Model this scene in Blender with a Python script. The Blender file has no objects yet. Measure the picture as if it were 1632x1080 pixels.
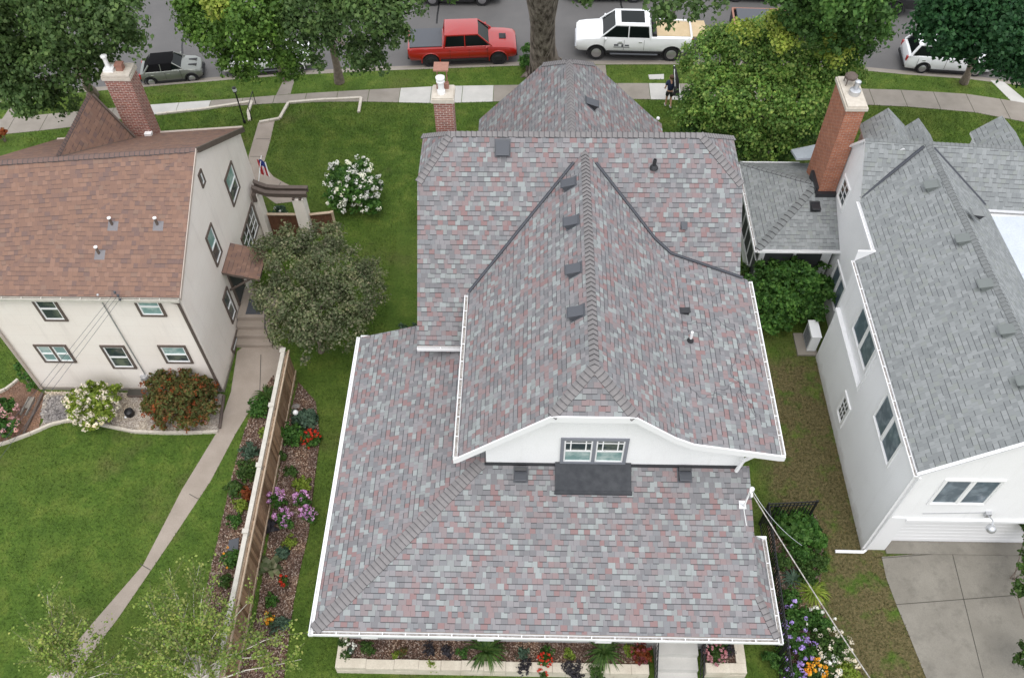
import bpy, bmesh, math, random
import numpy as np
from mathutils import Vector, Matrix, noise
R = math.radians
rng = random.Random(7)
sc = bpy.context.scene
col = sc.collection
# ------------------------------------------------------------------ camera
F, CX, CY, H = 1400.0, 816.0, 540.0, 27.0        # focal length in photo pixels, centre, height
def nrm(v): v = np.array(v, float); return v / np.linalg.norm(v)
_D = nrm([17, 1085, F]); _V = nrm([49, -1806, F])
_Z = -_D; _Y = nrm(_V - np.dot(_V, _Z) * _Z); _X = np.cross(_Y, _Z)
W = np.array([_X, _Y, _Z])
CP = np.array([0, 0, H])
cam = bpy.data.objects.new('camera', bpy.data.cameras.new('camera')); col.objects.link(cam)
cam.data.sensor_width = 36; cam.data.lens = F / 1632 * 36; cam.data.clip_end = 2000; cam.data.clip_start = 0.1
_m = Matrix([[W[i][0], -W[i][1], -W[i][2], CP[i]] for i in range(3)] + [[0, 0, 0, 1]])
cam.matrix_world = _m; sc.camera = cam
# ------------------------------------------------------------------ light
SUN_EL, SUN_AZ = 66, 175        # azimuth measured clockwise from +Y
w = bpy.data.worlds.new('World'); sc.world = w; w.use_nodes = True
nt = w.node_tree; bg = nt.nodes['Background']; sk = nt.nodes.new('ShaderNodeTexSky')
sk.sky_type = 'NISHITA'; sk.sun_disc = False; sk.sun_elevation = R(SUN_EL); sk.sun_rotation = R(SUN_AZ)
sk.air_density = 1.0; sk.dust_density = 4.0; sk.ozone_density = 1.0
hs = nt.nodes.new('ShaderNodeHueSaturation'); hs.inputs['Saturation'].default_value = 0.35
ov = nt.nodes.new('ShaderNodeMix'); ov.data_type = 'RGBA'; ov.inputs[0].default_value = 0.7; ov.inputs[7].default_value = (5.6, 5.75, 6.0, 1)   # cloud layer
nt.links.new(sk.outputs[0], hs.inputs['Color']); nt.links.new(hs.outputs[0], ov.inputs[6]); nt.links.new(ov.outputs[2], bg.inputs[0]); bg.inputs[1].default_value = 0.15
sl = bpy.data.lights.new('sun', 'SUN'); sl.energy = 0.6; sl.angle = R(40); sl.color = (1, .97, .92)
so = bpy.data.objects.new('sun', sl); col.objects.link(so); so.location = (-40, 20, 80)
_a, _e = R(SUN_AZ), R(SUN_EL)
so.rotation_euler = Vector((math.sin(_a) * math.cos(_e), math.cos(_a) * math.cos(_e), math.sin(_e))).to_track_quat('Z', 'Y').to_euler()
sc.view_settings.view_transform = 'Standard'; sc.view_settings.look = 'None'
sc.view_settings.gamma = 1; sc.view_settings.exposure = 0.84
# ------------------------------------------------------------------ pixel of the survey photo -> point in the world
def ray(px, py): return W @ nrm([px - CX, py - CY, F])
def az(px, py, z=0.0): r = ray(px, py); t = (z - H) / r[2]; p = CP + t * r; return Vector(p)
def ax(px, py, x): r = ray(px, py); t = x / r[0]; return Vector(CP + t * r)
def ay(px, py, y): r = ray(px, py); t = y / r[1]; return Vector(CP + t * r)
def apl(px, py, p0, n): r = ray(px, py); t = np.dot(np.array(p0) - CP, n) / np.dot(r, n); return Vector(CP + t * r)
# ------------------------------------------------------------------ mesh builder
class MB:
    def __init__(s): s.v = []; s.f = []; s.m = []
    def quadv(s, pts, mi=0):
        b = len(s.v); s.v += [tuple(p) for p in pts]; s.f.append(tuple(range(b, b + len(pts)))); s.m.append(mi)
    def add(s, vs, fs, mi=0):
        b = len(s.v); s.v += [tuple(p) for p in vs]
        for f in fs: s.f.append(tuple(b + i for i in f)); s.m.append(mi)
    def box(s, x0, x1, y0, y1, z0, z1, mi=0):
        vs = [(x, y, z) for z in (z0, z1) for y in (y0, y1) for x in (x0, x1)]
        s.add(vs, [(0, 2, 3, 1), (4, 5, 7, 6), (0, 1, 5, 4), (1, 3, 7, 5), (3, 2, 6, 7), (2, 0, 4, 6)], mi)
    def obox(s, o, a, b, c, ra, rb, rc, mi=0):      # box in the frame (a,b,c) at o
        o, a, b, c = map(Vector, (o, a, b, c))
        vs = [o + a * i + b * j + c * k for k in rc for j in rb for i in ra]
        s.add(vs, [(0, 2, 3, 1), (4, 5, 7, 6), (0, 1, 5, 4), (1, 3, 7, 5), (3, 2, 6, 7), (2, 0, 4, 6)], mi)
    def prism(s, pts, d, mi=0, mside=None):        # polygon swept by vector d
        n = len(pts); d = Vector(d); pts = [Vector(p) for p in pts]; b = len(s.v)
        s.v += [tuple(p) for p in pts] + [tuple(p + d) for p in pts]
        s.f.append(tuple(b + i for i in range(n))); s.m.append(mi)
        s.f.append(tuple(b + n + i for i in reversed(range(n)))); s.m.append(mi if mside is None else mside)
        for i in range(n):
            j = (i + 1) % n
            s.f.append((b + j, b + i, b + n + i, b + n + j)); s.m.append(mi if mside is None else mside)
    def tube(s, pts, r, n=8, mi=0, r2=None, cap=True):
        pts = [Vector(p) for p in pts]; K = len(pts); b = len(s.v)
        rs = r if isinstance(r, (list, tuple)) else ([r] * K if r2 is None else [r + (r2 - r) * i / (K - 1) for i in range(K)])
        ref = None
        for i, p in enumerate(pts):
            d = (pts[min(i + 1, K - 1)] - pts[max(i - 1, 0)]).normalized()
            if ref is None: ref = d.orthogonal().normalized()
            u = (ref - d * ref.dot(d)).normalized(); ref = u; v = d.cross(u)
            for k in range(n):
                a = 2 * math.pi * k / n; s.v.append(tuple(p + (u * math.cos(a) + v * math.sin(a)) * rs[i]))
        for i in range(K - 1):
            for k in range(n):
                k2 = (k + 1) % n
                s.f.append((b + i * n + k, b + i * n + k2, b + (i + 1) * n + k2, b + (i + 1) * n + k)); s.m.append(mi)
        if cap:
            s.f.append(tuple(b + k for k in reversed(range(n)))); s.m.append(mi)
            s.f.append(tuple(b + (K - 1) * n + k for k in range(n))); s.m.append(mi)
    def lathe(s, prof, o=(0, 0, 0), n=12, mi=0, axis='z'):
        b = len(s.v); o = Vector(o)
        for r, h in prof:
            for k in range(n):
                a = 2 * math.pi * k / n; c, q = r * math.cos(a), r * math.sin(a)
                s.v.append(tuple(o + (Vector((c, q, h)) if axis == 'z' else Vector((c, h, q)))))
        for i in range(len(prof) - 1):
            for k in range(n):
                k2 = (k + 1) % n; f = (b + i * n + k, b + i * n + k2, b + (i + 1) * n + k2, b + (i + 1) * n + k)
                s.f.append(f if axis == 'z' else f[::-1]); s.m.append(mi)
        for i, rev in ((0, True), (len(prof) - 1, False)):
            f = tuple(b + i * n + k for k in range(n))
            if rev != (axis != 'z'): f = f[::-1]
            s.f.append(f); s.m.append(mi)
    def ball(s, c, r, sx=1, sy=1, sz=1, n=8, mi=0):
        prof = [(max(.001, math.sin(math.pi * i / n)) * r, -math.cos(math.pi * i / n) * r) for i in range(n + 1)]
        b = len(s.v); s.lathe(prof, (0, 0, 0), n, mi)
        for i in range(b, len(s.v)): x, y, z = s.v[i]; s.v[i] = (x * sx + c[0], y * sy + c[1], z * sz + c[2])
ORG = {}
def mesh_of(mb, mats, org=(0, 0, 0), smooth=None):
    me = bpy.data.meshes.new('m'); ox, oy, oz = org
    me.from_pydata([(x - ox, y - oy, z - oz) for x, y, z in mb.v], [], mb.f)
    for m in mats: me.materials.append(m)
    for p, i in zip(me.polygons, mb.m): p.material_index = i
    uv = me.uv_layers.new(name='UVMap'); me.update()
    for p in me.polygons:
        n = p.normal
        if abs(n.z) > .995: a, b = Vector((1, 0, 0)), Vector((0, 1, 0))
        else:
            a = Vector((0, 0, 1)).cross(n).normalized(); b = n.cross(a)
            if b.z < 0: b = -b
        for li in p.loop_indices:
            co = me.vertices[me.loops[li].vertex_index].co + Vector(org); uv.data[li].uv = (co.dot(a), co.dot(b))
    if smooth is not None:
        for p in me.polygons: p.use_smooth = True
        me.set_sharp_from_angle(angle=R(smooth))
    return me
def props(o, label=None, cat=None, group=None, kind=None):
    if label: o['label'] = label
    if cat: o['category'] = cat
    if group: o['group'] = group
    if kind: o['kind'] = kind
    return o
def thing(name, loc, label, cat, group=None, rz=0):
    o = bpy.data.objects.new(name, None); col.objects.link(o); o.location = loc; o.rotation_euler.z = rz
    o.empty_display_size = .3
    ORG[o.name] = tuple(loc); return props(o, label, cat, group)
def part(name, mb, mats, parent=None, smooth=None, local=False, label=None):
    if not isinstance(mats, (list, tuple)): mats = [mats]
    org = (0, 0, 0)
    if parent is not None and not local: org = ORG.get(parent.name, (0, 0, 0))
    me = mesh_of(mb, mats, org, smooth); o = bpy.data.objects.new(name, me); col.objects.link(o)
    if parent is not None: o.parent = parent
    ORG[o.name] = org
    if label: o['label'] = label
    return o
def solo(name, mb, mats, label, cat, group=None, smooth=None, loc=None):     # a thing that is one mesh
    if not isinstance(mats, (list, tuple)): mats = [mats]
    if loc is None:
        xs = [v[0] for v in mb.v]; ys = [v[1] for v in mb.v]; loc = ((min(xs) + max(xs)) / 2, (min(ys) + max(ys)) / 2, min(v[2] for v in mb.v))
    me = mesh_of(mb, mats, loc, smooth); o = bpy.data.objects.new(name, me); col.objects.link(o); o.location = loc
    ORG[o.name] = tuple(loc); return props(o, label, cat, group)
def struct(name, mb, mats, kind='structure'):
    if not isinstance(mats, (list, tuple)): mats = [mats]
    o = bpy.data.objects.new(name, mesh_of(mb, mats)); col.objects.link(o); o['kind'] = kind; return o
def copy_tree(o, parent=None):
    c = o.copy(); col.objects.link(c)
    if parent is not None: c.parent = parent
    for ch in list(o.children): copy_tree(ch, c)
    return c
# ------------------------------------------------------------------ materials
def mat(name, colr=(.5, .5, .5), rough=.7, metal=0, spec=.4, coat=0):
    m = bpy.data.materials.new(name); m.use_nodes = True; b = m.node_tree.nodes['Principled BSDF']
    b.inputs['Base Color'].default_value = (*colr, 1); b.inputs['Roughness'].default_value = rough
    b.inputs['Metallic'].default_value = metal; b.inputs['Specular IOR Level'].default_value = spec
    b.inputs['Coat Weight'].default_value = coat; b.inputs['Coat Roughness'].default_value = .05
    return m
class NB:
    def __init__(s, m): s.nt = m.node_tree; s.b = s.nt.nodes['Principled BSDF']
    def n(s, t, **k):
        x = s.nt.nodes.new('ShaderNode' + t)
        for a, v in k.items():
            if a.startswith('i_'): x.inputs[a[2:].replace('_', ' ')].default_value = v
            else: setattr(x, a, v)
        return x
    def l(s, a, b): s.nt.links.new(a, b)
    def math(s, op, a, b=None, c=None):
        x = s.n('Math', operation=op)
        for i, q in enumerate((a, b, c)):
            if q is None: continue
            if isinstance(q, (int, float)): x.inputs[i].default_value = q
            else: s.l(q, x.inputs[i])
        return x.outputs[0]
    def mix(s, fac, a, b, bt='MIX'):
        x = s.n('Mix', data_type='RGBA', blend_type=bt)
        for sock, q in ((x.inputs[0], fac), (x.inputs[6], a), (x.inputs[7], b)):
            if isinstance(q, (int, float)): sock.default_value = q
            elif isinstance(q, (tuple, list)): sock.default_value = (*q, 1)
            else: s.l(q, sock)
        return x.outputs[2]
    def ramp(s, fac, stops, interp='LINEAR'):
        x = s.n('ValToRGB'); x.color_ramp.interpolation = interp; e = x.color_ramp.elements
        while len(e) < len(stops): e.new(.5)
        for i, (p, c) in enumerate(stops): e[i].position = p; e[i].color = (*c, 1)
        s.l(fac, x.inputs[0]); return x.outputs[0]
    def coord(s, which='Object'): return s.n('TexCoord').outputs[which]
    def noise(s, scale, detail=4, co=None, rough=.55, dim='3D'):
        x = s.n('TexNoise'); x.inputs['Scale'].default_value = scale; x.inputs['Detail'].default_value = detail
        x.inputs['Roughness'].default_value = rough
        s.l(co if co is not None else s.coord(), x.inputs['Vector']); return x.outputs[0]
    def bump(s, h, strength=.3, dist=.01):
        x = s.n('Bump'); x.inputs['Strength'].default_value = strength; x.inputs['Distance'].default_value = dist
        s.l(h, x.inputs['Height']); s.l(x.outputs[0], s.b.inputs['Normal'])
    def color(s, c): s.l(c, s.b.inputs['Base Color'])
def noisy(name, c1, c2, scale=6, rough=.85, bump=.2, fine=60, c3=None, bd=.01):
    m = mat(name, c1, rough, spec=.25); g = NB(m)
    a = g.noise(scale, 5); f = g.noise(fine, 3)
    c = g.ramp(a, [(.3, c1), (.7, c2)] if c3 is None else [(.3, c1), (.5, c3), (.72, c2)])
    d = tuple(x * .72 for x in c1)
    c = g.mix(g.math('MULTIPLY', g.math('SUBTRACT', .62, f), 1.2), c, d)
    g.color(c); g.bump(f, bump, bd); return m
def shingle(name, pal, e=.155, w=.17, band=.45, tone=.12):
    """laminated asphalt shingle: uneven tabs of several granule colours, shade painted as a dark band under part of the tabs"""
    m = mat(name, pal[0][1], .92, spec=.2); g = NB(m)
    uv = g.n('SeparateXYZ'); g.l(g.coord('UV'), uv.inputs[0]); u, v = uv.outputs[0], uv.outputs[1]
    vr = g.math('DIVIDE', v, e); row = g.math('FLOOR', vr); fr = g.math('FRACT', vr)
    W1 = g.math('ADD', g.math('DIVIDE', u, w), g.math('MULTIPLY', row, 37.37))
    vo = g.n('TexVoronoi', voronoi_dimensions='1D', feature='F1'); g.l(W1, vo.inputs['W']); vo.inputs['Scale'].default_value = 1; vo.inputs['Randomness'].default_value = .85
    ve = g.n('TexVoronoi', voronoi_dimensions='1D', feature='DISTANCE_TO_EDGE'); g.l(W1, ve.inputs['W']); ve.inputs['Scale'].default_value = 1; ve.inputs['Randomness'].default_value = .85
    cs = g.n('SeparateColor'); g.l(vo.outputs['Color'], cs.inputs[0])
    c = g.ramp(cs.outputs[0], pal, 'CONSTANT')
    gr = g.noise(420, 2, g.coord('UV'))
    c = g.mix(g.math('MULTIPLY', g.math('SUBTRACT', gr, .5), .9), c, (1, 1, 1), 'SOFT_LIGHT')
    big = g.noise(.55, 3, g.coord('UV')); c = g.mix(g.math('MULTIPLY', g.math('SUBTRACT', big, .35), tone * 2), c, tuple(x * .55 for x in pal[0][1]))
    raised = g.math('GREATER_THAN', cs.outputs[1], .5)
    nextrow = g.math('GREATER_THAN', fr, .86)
    # shadow of the tab above, painted as a dark band at the course top
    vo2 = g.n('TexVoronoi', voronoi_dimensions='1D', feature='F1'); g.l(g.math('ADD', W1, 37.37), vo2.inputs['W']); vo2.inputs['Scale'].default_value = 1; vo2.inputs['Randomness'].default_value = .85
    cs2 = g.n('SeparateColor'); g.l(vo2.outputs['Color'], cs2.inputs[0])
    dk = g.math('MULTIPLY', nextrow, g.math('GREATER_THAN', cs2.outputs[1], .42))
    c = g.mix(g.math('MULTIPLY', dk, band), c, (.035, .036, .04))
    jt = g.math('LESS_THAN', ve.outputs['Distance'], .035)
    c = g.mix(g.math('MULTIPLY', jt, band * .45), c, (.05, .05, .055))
    g.color(c)
    hgt = g.math('ADD', g.math('MULTIPLY', g.math('SUBTRACT', 1, fr), .6), g.math('MULTIPLY', raised, .4))
    hgt = g.math('ADD', hgt, g.math('MULTIPLY', gr, .25))
    g.bump(hgt, .55, .012); return m
def brick(name, c1, c2, mortar, scale=1, bw=.21, rh=.075):
    m = mat(name, c1, .9, spec=.2); g = NB(m); t = g.n('TexBrick'); g.l(g.coord('UV'), t.inputs['Vector'])
    t.inputs['Scale'].default_value = scale; t.inputs['Brick Width'].default_value = bw; t.inputs['Row Height'].default_value = rh
    t.inputs['Mortar Size'].default_value = .009; t.inputs['Mortar Smooth'].default_value = .2; t.inputs['Bias'].default_value = 0
    t.inputs['Color1'].default_value = (*c1, 1); t.inputs['Color2'].default_value = (*c2, 1); t.inputs['Mortar'].default_value = (*mortar, 1)
    n = g.noise(5, 5); c = g.mix(g.math('MULTIPLY', g.math('SUBTRACT', n, .4), .9), t.outputs[0], (.10, .05, .04))
    g.color(c); g.bump(g.math('SUBTRACT', 1, t.outputs['Fac']), .6, .01); return m
def leafmat(name, stops, trans=.35, rough=.55):
    m = mat(name, stops[0], rough, spec=.25); g = NB(m); ge = g.n('NewGeometry')
    k = len(stops); c = g.ramp(ge.outputs['Random Per Island'], [(i / max(1, k - 1), s) for i, s in enumerate(stops)])
    n = g.noise(1.3, 3); c = g.mix(1.0, c, g.ramp(n, [(.34, (.72, .72, .74)), (.5, (1, 1, 1)), (.66, (1.38, 1.34, 1.2))]), 'MULTIPLY')
    g.color(c); tr = g.n('BsdfTranslucent'); g.l(c, tr.inputs[0]); mx = g.n('MixShader'); mx.inputs[0].default_value = trans
    out = g.nt.nodes['Material Output']; g.l(g.b.outputs[0], mx.inputs[1]); g.l(tr.outputs[0], mx.inputs[2]); g.l(mx.outputs[0], out.inputs[0])
    return m
M = {}
def setup_mats():
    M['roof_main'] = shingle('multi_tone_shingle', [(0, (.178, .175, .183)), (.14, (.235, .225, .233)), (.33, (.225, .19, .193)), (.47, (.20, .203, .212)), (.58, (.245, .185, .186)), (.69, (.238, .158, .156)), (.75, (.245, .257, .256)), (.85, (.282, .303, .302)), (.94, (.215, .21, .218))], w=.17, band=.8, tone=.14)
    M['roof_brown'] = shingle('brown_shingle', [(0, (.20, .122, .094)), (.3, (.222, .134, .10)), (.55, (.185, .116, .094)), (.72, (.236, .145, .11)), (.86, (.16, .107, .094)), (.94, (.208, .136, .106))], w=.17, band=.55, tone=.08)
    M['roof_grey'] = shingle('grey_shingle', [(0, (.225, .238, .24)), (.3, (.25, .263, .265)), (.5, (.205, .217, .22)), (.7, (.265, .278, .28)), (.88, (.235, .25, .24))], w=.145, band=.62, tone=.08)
    M['cap'] = noisy('ridge_cap_shingle', (.205, .195, .197), (.25, .235, .235), 3, .95, .3, 200)
    M['cap_brown'] = noisy('brown_cap_shingle', (.15, .105, .095), (.19, .125, .105), 3, .95, .3, 200)
    M['cap_grey'] = noisy('grey_cap_shingle', (.18, .19, .192), (.225, .235, .235), 3, .95, .3, 200)
    M['butt_and_shade'] = mat('asphalt_edge_and_shade', (.075, .073, .076), .95)
    M['white'] = noisy('white_painted_stucco', (.86, .86, .865), (.90, .90, .905), .9, .85, .25, 55)
    g = NB(M['white']); src = g.b.inputs['Base Color'].links[0].from_socket; mp = g.n('Mapping'); g.l(g.coord(), mp.inputs[0]); mp.inputs['Scale'].default_value = (1, 1, .12)
    g.color(g.mix(g.math('MULTIPLY', g.math('SUBTRACT', g.noise(3.0, 5, mp.outputs[0], .65), .56), 1.1), src, (.58, .57, .55)))
    M['trim'] = mat('white_gutter_enamel', (.82, .82, .83), .35, spec=.5)
    M['gutter_in'] = noisy('weathered_gutter_trough', (.22, .19, .17), (.60, .58, .55), 14, .7, .3, 40)
    M['cream'] = noisy('cream_stucco', (.80, .725, .665), (.86, .80, .745), .7, .9, .3, 50)
    g = NB(M['cream']); src = g.b.inputs['Base Color'].links[0].from_socket; mp = g.n('Mapping'); g.l(g.coord(), mp.inputs[0]); mp.inputs['Scale'].default_value = (1, 1, .15)
    c_ = g.mix(g.math('MULTIPLY', g.math('SUBTRACT', g.noise(2.4, 5, mp.outputs[0], .65), .55), 1.3), src, (.50, .45, .42))
    bt = g.n('TexBrick'); g.l(g.coord('UV'), bt.inputs['Vector']); bt.inputs['Scale'].default_value = 1; bt.inputs['Brick Width'].default_value = 1.1; bt.inputs['Row Height'].default_value = .55; bt.inputs['Mortar Size'].default_value = .012; bt.inputs['Mortar Smooth'].default_value = 1
    g.color(g.mix(g.math('MULTIPLY', bt.outputs['Fac'], .16), c_, (.40, .36, .34)))
    M['greywall'] = noisy('light_grey_siding', (.42, .42, .43), (.50, .50, .50), 2, .8, .1, 60)
    M['browntrim'] = noisy('brown_painted_trim', (.105, .082, .07), (.14, .11, .095), 5, .6, .05, 60)
    M['lightbrown'] = noisy('tan_trim', (.45, .38, .33), (.52, .45, .40), 5, .6, .05, 60)
    M['greytrim'] = mat('slate_grey_trim', (.21, .22, .25), .5)
    M['vinyl'] = mat('white_vinyl_sash', (.85, .85, .85), .3, spec=.5)
    M['glass'] = mat('window_glass', (.035, .05, .055), .04, spec=.9)
    M['glass_teal'] = mat('pale_blind_and_reflection_glass', (.20, .32, .31), .1, spec=.8)
    M['glass_blue'] = mat('blue_grey_screened_glass', (.10, .135, .165), .12, spec=.8)
    M['rolled'] = noisy('black_roll_roofing', (.045, .048, .055), (.075, .078, .085), 4, .9, .3, 150)
    M['ventgrn'] = mat('green_grey_vent', (.15, .165, .16), .6)
    M['black'] = mat('black_vent_metal', (.025, .026, .03), .45, spec=.5)
    M['iron'] = mat('black_iron', (.012, .012, .014), .45)
    M['ventgrey'] = mat('dark_grey_vent', (.075, .08, .092), .5)
    M['steel'] = mat('galvanised_steel', (.55, .56, .58), .35, metal=.7)
    M['flash'] = mat('grey_flashing', (.05, .055, .068), .5, metal=.1)
    M['lead'] = mat('dull_lead', (.20, .19, .20), .6, metal=.2)
    M['pvc'] = mat('white_pipe', (.8, .8, .8), .4)
    M['brick'] = brick('weathered_red_brick', (.33, .115, .085), (.22, .09, .075), (.62, .54, .48))
    M['brick_or'] = brick('orange_red_brick', (.45, .165, .09), (.35, .12, .07), (.40, .30, .24))
    M['cap_conc'] = noisy('pale_mortar_crown', (.50, .45, .38), (.62, .57, .50), 6, .9, .2, 70)
    M['clay'] = noisy('clay_flue', (.29, .145, .11), (.36, .19, .145), 8, .8, .1, 60)
    M['concrete'] = noisy('old_concrete', (.235, .21, .18), (.30, .27, .235), 1.5, .9, .15, 50)
    M['concrete_new'] = noisy('new_concrete', (.46, .45, .425), (.55, .535, .505), 1.5, .9, .1, 60)
    M['concrete_path'] = noisy('tan_concrete_path', (.29, .245, .205), (.37, .315, .27), 1.2, .9, .15, 50)
    M['concrete_drive'] = noisy('grey_concrete_drive', (.20, .185, .158), (.265, .247, .213), .9, .9, .2, 40)
    g = NB(M['concrete_drive']); src = g.b.inputs['Base Color'].links[0].from_socket
    g.color(g.mix(g.math('MULTIPLY', g.math('SUBTRACT', g.noise(1.7, 7, None, .72), .5), 2.2), src, (.085, .08, .068)))
    M['joint'] = mat('dark_joint', (.07, .065, .055), .95)
    M['asphalt'] = noisy('street_asphalt', (.115, .112, .112), (.145, .14, .138), .5, .9, .25, 90)
    M['tar'] = mat('tar_crack_filler', (.02, .02, .022), .5)
    M['stone'] = noisy('limestone_block', (.55, .49, .40), (.68, .62, .52), 3, .85, .25, 30)
    M['mulch'] = noisy('wood_chip_mulch', (.07, .04, .03), (.16, .10, .075), 14, .95, 1, 38, (.11, .07, .05), .05)
    M['gravel'] = noisy('pea_gravel', (.36, .30, .25), (.52, .45, .38), 5, .95, 1, 30, None, .04)
    M['soil'] = noisy('bare_reddish_soil', (.20, .12, .085), (.30, .19, .14), 3, .95, .6, 30)
    M['fabric'] = noisy('grey_landscape_stones', (.24, .22, .21), (.36, .33, .31), 7, .95, 1, 22, None, .05)
    M['cedar'] = noisy('cedar_fence_board', (.25, .155, .095), (.35, .24, .16), 4, .85, .2, 30)
    g = NB(M['cedar']); src = g.b.inputs['Base Color'].links[0].from_socket; ge = g.n('NewGeometry'); g.color(g.mix(1.0, src, g.ramp(ge.outputs['Random Per Island'], [(0, (.55, .48, .42)), (.5, (1, 1, 1)), (1, (1.35, 1.3, 1.25))]), 'MULTIPLY'))
    M['cedar_cap'] = noisy('weathered_fence_cap', (.48, .45, .40), (.60, .57, .51), 4, .8, .1, 30)
    M['cedar_light'] = noisy('pale_cedar_rail', (.42, .32, .23), (.52, .41, .31), 4, .8, .1, 30)
    M['ply'] = noisy('plywood_sheet', (.47, .36, .215), (.56, .44, .28), 2, .7, .05, 40)
    M['bark'] = noisy('grey_brown_bark', (.17, .135, .11), (.30, .25, .21), 5, .95, 1, 14, None, .05)
    M['bark_pale'] = noisy('pale_bark', (.50, .46, .40), (.62, .58, .52), 6, .9, .3, 30)
    M['rubber'] = mat('tyre_rubber', (.018, .018, .02), .8)
    M['rim'] = mat('alloy_rim', (.5, .5, .52), .3, metal=.8)
    M['rim_dark'] = mat('dark_alloy_rim', (.04, .04, .045), .35, metal=.5)
    M['chrome2'] = mat('polished_trim', (.6, .6, .62), .2, metal=.9)
    M['carglass'] = mat('car_glass', (.006, .009, .009), .08, spec=.16)
    M['softtop'] = mat('black_soft_top_cloth', (.008, .008, .009), .95, spec=.08)
    M['chrome'] = mat('chrome', (.7, .7, .72), .15, metal=1)
    M['lamp_clear'] = mat('headlamp_lens', (.65, .67, .7), .1, spec=.8)
    M['lamp_red'] = mat('tail_lamp_lens', (.35, .01, .012), .15, spec=.8)
    M['plastic'] = mat('black_plastic_trim', (.02, .02, .022), .6)
    M['skin'] = mat('skin', (.52, .30, .21), .55)
    M['hair'] = mat('brown_hair', (.10, .055, .03), .7)
    M['navy'] = mat('navy_cloth', (.022, .032, .075), .85)
    M['shoe'] = mat('grey_shoe', (.4, .38, .35), .7)
    M['red'] = mat('red_cloth', (.5, .03, .04), .8)
    M['flagwhite'] = mat('white_cloth', (.8, .8, .8), .8)
    M['blue'] = mat('blue_cloth', (.02, .05, .25), .8)
    M['membrane'] = noisy('white_roof_membrane', (.50, .54, .60), (.60, .64, .70), .6, .5, .05, 20)
    M['net'] = mat('insect_screen', (.05, .055, .055), .7)
    # lawn
    m = mat('lawn_grass', (.05, .1, .02), .85, spec=.15); g = NB(m); co = g.coord()
    big = g.noise(.22, 4, co); mid = g.noise(1.3, 6, co, .6); fine = g.noise(11, 5, co, .75); xf = g.noise(34, 3, co, .7)
    c = g.ramp(mid, [(.28, (.052, .10, .015)), (.5, (.085, .147, .022)), (.72, (.15, .20, .038))])
    c = g.mix(g.math('MULTIPLY', g.math('SUBTRACT', big, .44), 2.4), c, (.10, .13, .026))
    sx = g.n('SeparateXYZ'); g.l(co, sx.inputs[0])
    mr = g.n('MapRange', interpolation_type='SMOOTHSTEP'); g.l(sx.outputs[0], mr.inputs[0]); mr.inputs[1].default_value = 7.3; mr.inputs[2].default_value = 9.4
    mr2 = g.n('MapRange', interpolation_type='SMOOTHSTEP'); g.l(sx.outputs[1], mr2.inputs[0]); mr2.inputs[1].default_value = 22; mr2.inputs[2].default_value = 18.5
    dn = g.noise(1.1, 6, co, .65)
    dry = g.math('MULTIPLY', g.math('MULTIPLY', mr.outputs[0], mr2.outputs[0]), g.math('MULTIPLY', g.math('SUBTRACT', dn, .30), 4.0))
    dn2 = g.noise(.45, 5, co, .6)
    dry2 = g.math('MULTIPLY', g.math('SUBTRACT', dn2, .56), 3.6)
    dry = g.n('Clamp'); 
    dr = g.math('MAXIMUM', g.math('MULTIPLY', g.math('MULTIPLY', mr.outputs[0], mr2.outputs[0]), g.math('MULTIPLY', g.math('SUBTRACT', dn, .35), 7.0)), g.math('MULTIPLY', dry2, .8))
    g.l(dr, dry.inputs[0])
    c = g.mix(dry.outputs[0], c, g.ramp(fine, [(.3, (.085, .07, .03)), (.7, (.185, .145, .075))]))
    c = g.mix(g.math('MULTIPLY', g.math('SUBTRACT', .56, fine), 2.4), c, (.012, .024, .006))
    c = g.mix(g.math('MULTIPLY', g.math('SUBTRACT', xf, .5), 1.5), c, (.12, .19, .045))
    g.color(c); g.bump(g.math('ADD', fine, g.math('MULTIPLY', xf, .5)), .9, .05); M['grass'] = m
    mbld = m.copy(); mbld.name = 'grass_blade'; M['blade'] = mbld; g2_ = NB(mbld); src = g2_.b.inputs['Base Color'].links[0].from_socket
    ge = g2_.n('NewGeometry'); k_ = g2_.ramp(ge.outputs['Random Per Island'], [(0, (.55, .6, .5)), (.5, (1.0, 1.05, .9)), (.85, (1.5, 1.5, 1.3)), (1, (2.1, 1.95, 1.6))])
    g2_.color(g2_.mix(1.0, src, k_, 'MULTIPLY'))
    L = lambda n, *s, **k: M.__setitem__(n, leafmat(n, list(s), **k))
    L('leaf_elm', (.048, .095, .027), (.082, .148, .043), (.135, .205, .07))
    L('leaf_light', (.06, .13, .022), (.10, .20, .035), (.16, .27, .055))
    L('leaf_gold', (.20, .29, .04), (.28, .36, .06), (.40, .44, .10))
    L('leaf_yg', (.075, .17, .03), (.13, .245, .05), (.20, .33, .075), (.33, .42, .11))
    L('leaf_maple', (.038, .10, .022), (.068, .15, .034), (.12, .225, .055))
    L('leaf_dark', (.014, .058, .02), (.028, .092, .03), (.048, .13, .044))
    L('leaf_olive', (.07, .10, .042), (.115, .145, .065), (.175, .20, .105), (.25, .23, .15))
    L('leaf_shrub', (.03, .09, .017), (.06, .155, .028), (.12, .235, .05))
    L('leaf_red', (.20, .045, .018), (.30, .07, .02), (.20, .10, .03))
    L('leaf_burn', (.075, .11, .03), (.12, .14, .04), (.18, .08, .03), (.11, .15, .04))
    L('leaf_lime', (.13, .20, .025), (.22, .31, .04), (.34, .40, .07))
    L('leaf_mid', (.03, .075, .015), (.06, .12, .025), (.10, .17, .04))
    L('leaf_blue', (.05, .095, .06), (.09, .15, .10), (.13, .20, .13))
    L('leaf_thin', (.11, .19, .035), (.18, .27, .055), (.28, .36, .09), (.36, .38, .12))
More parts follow.
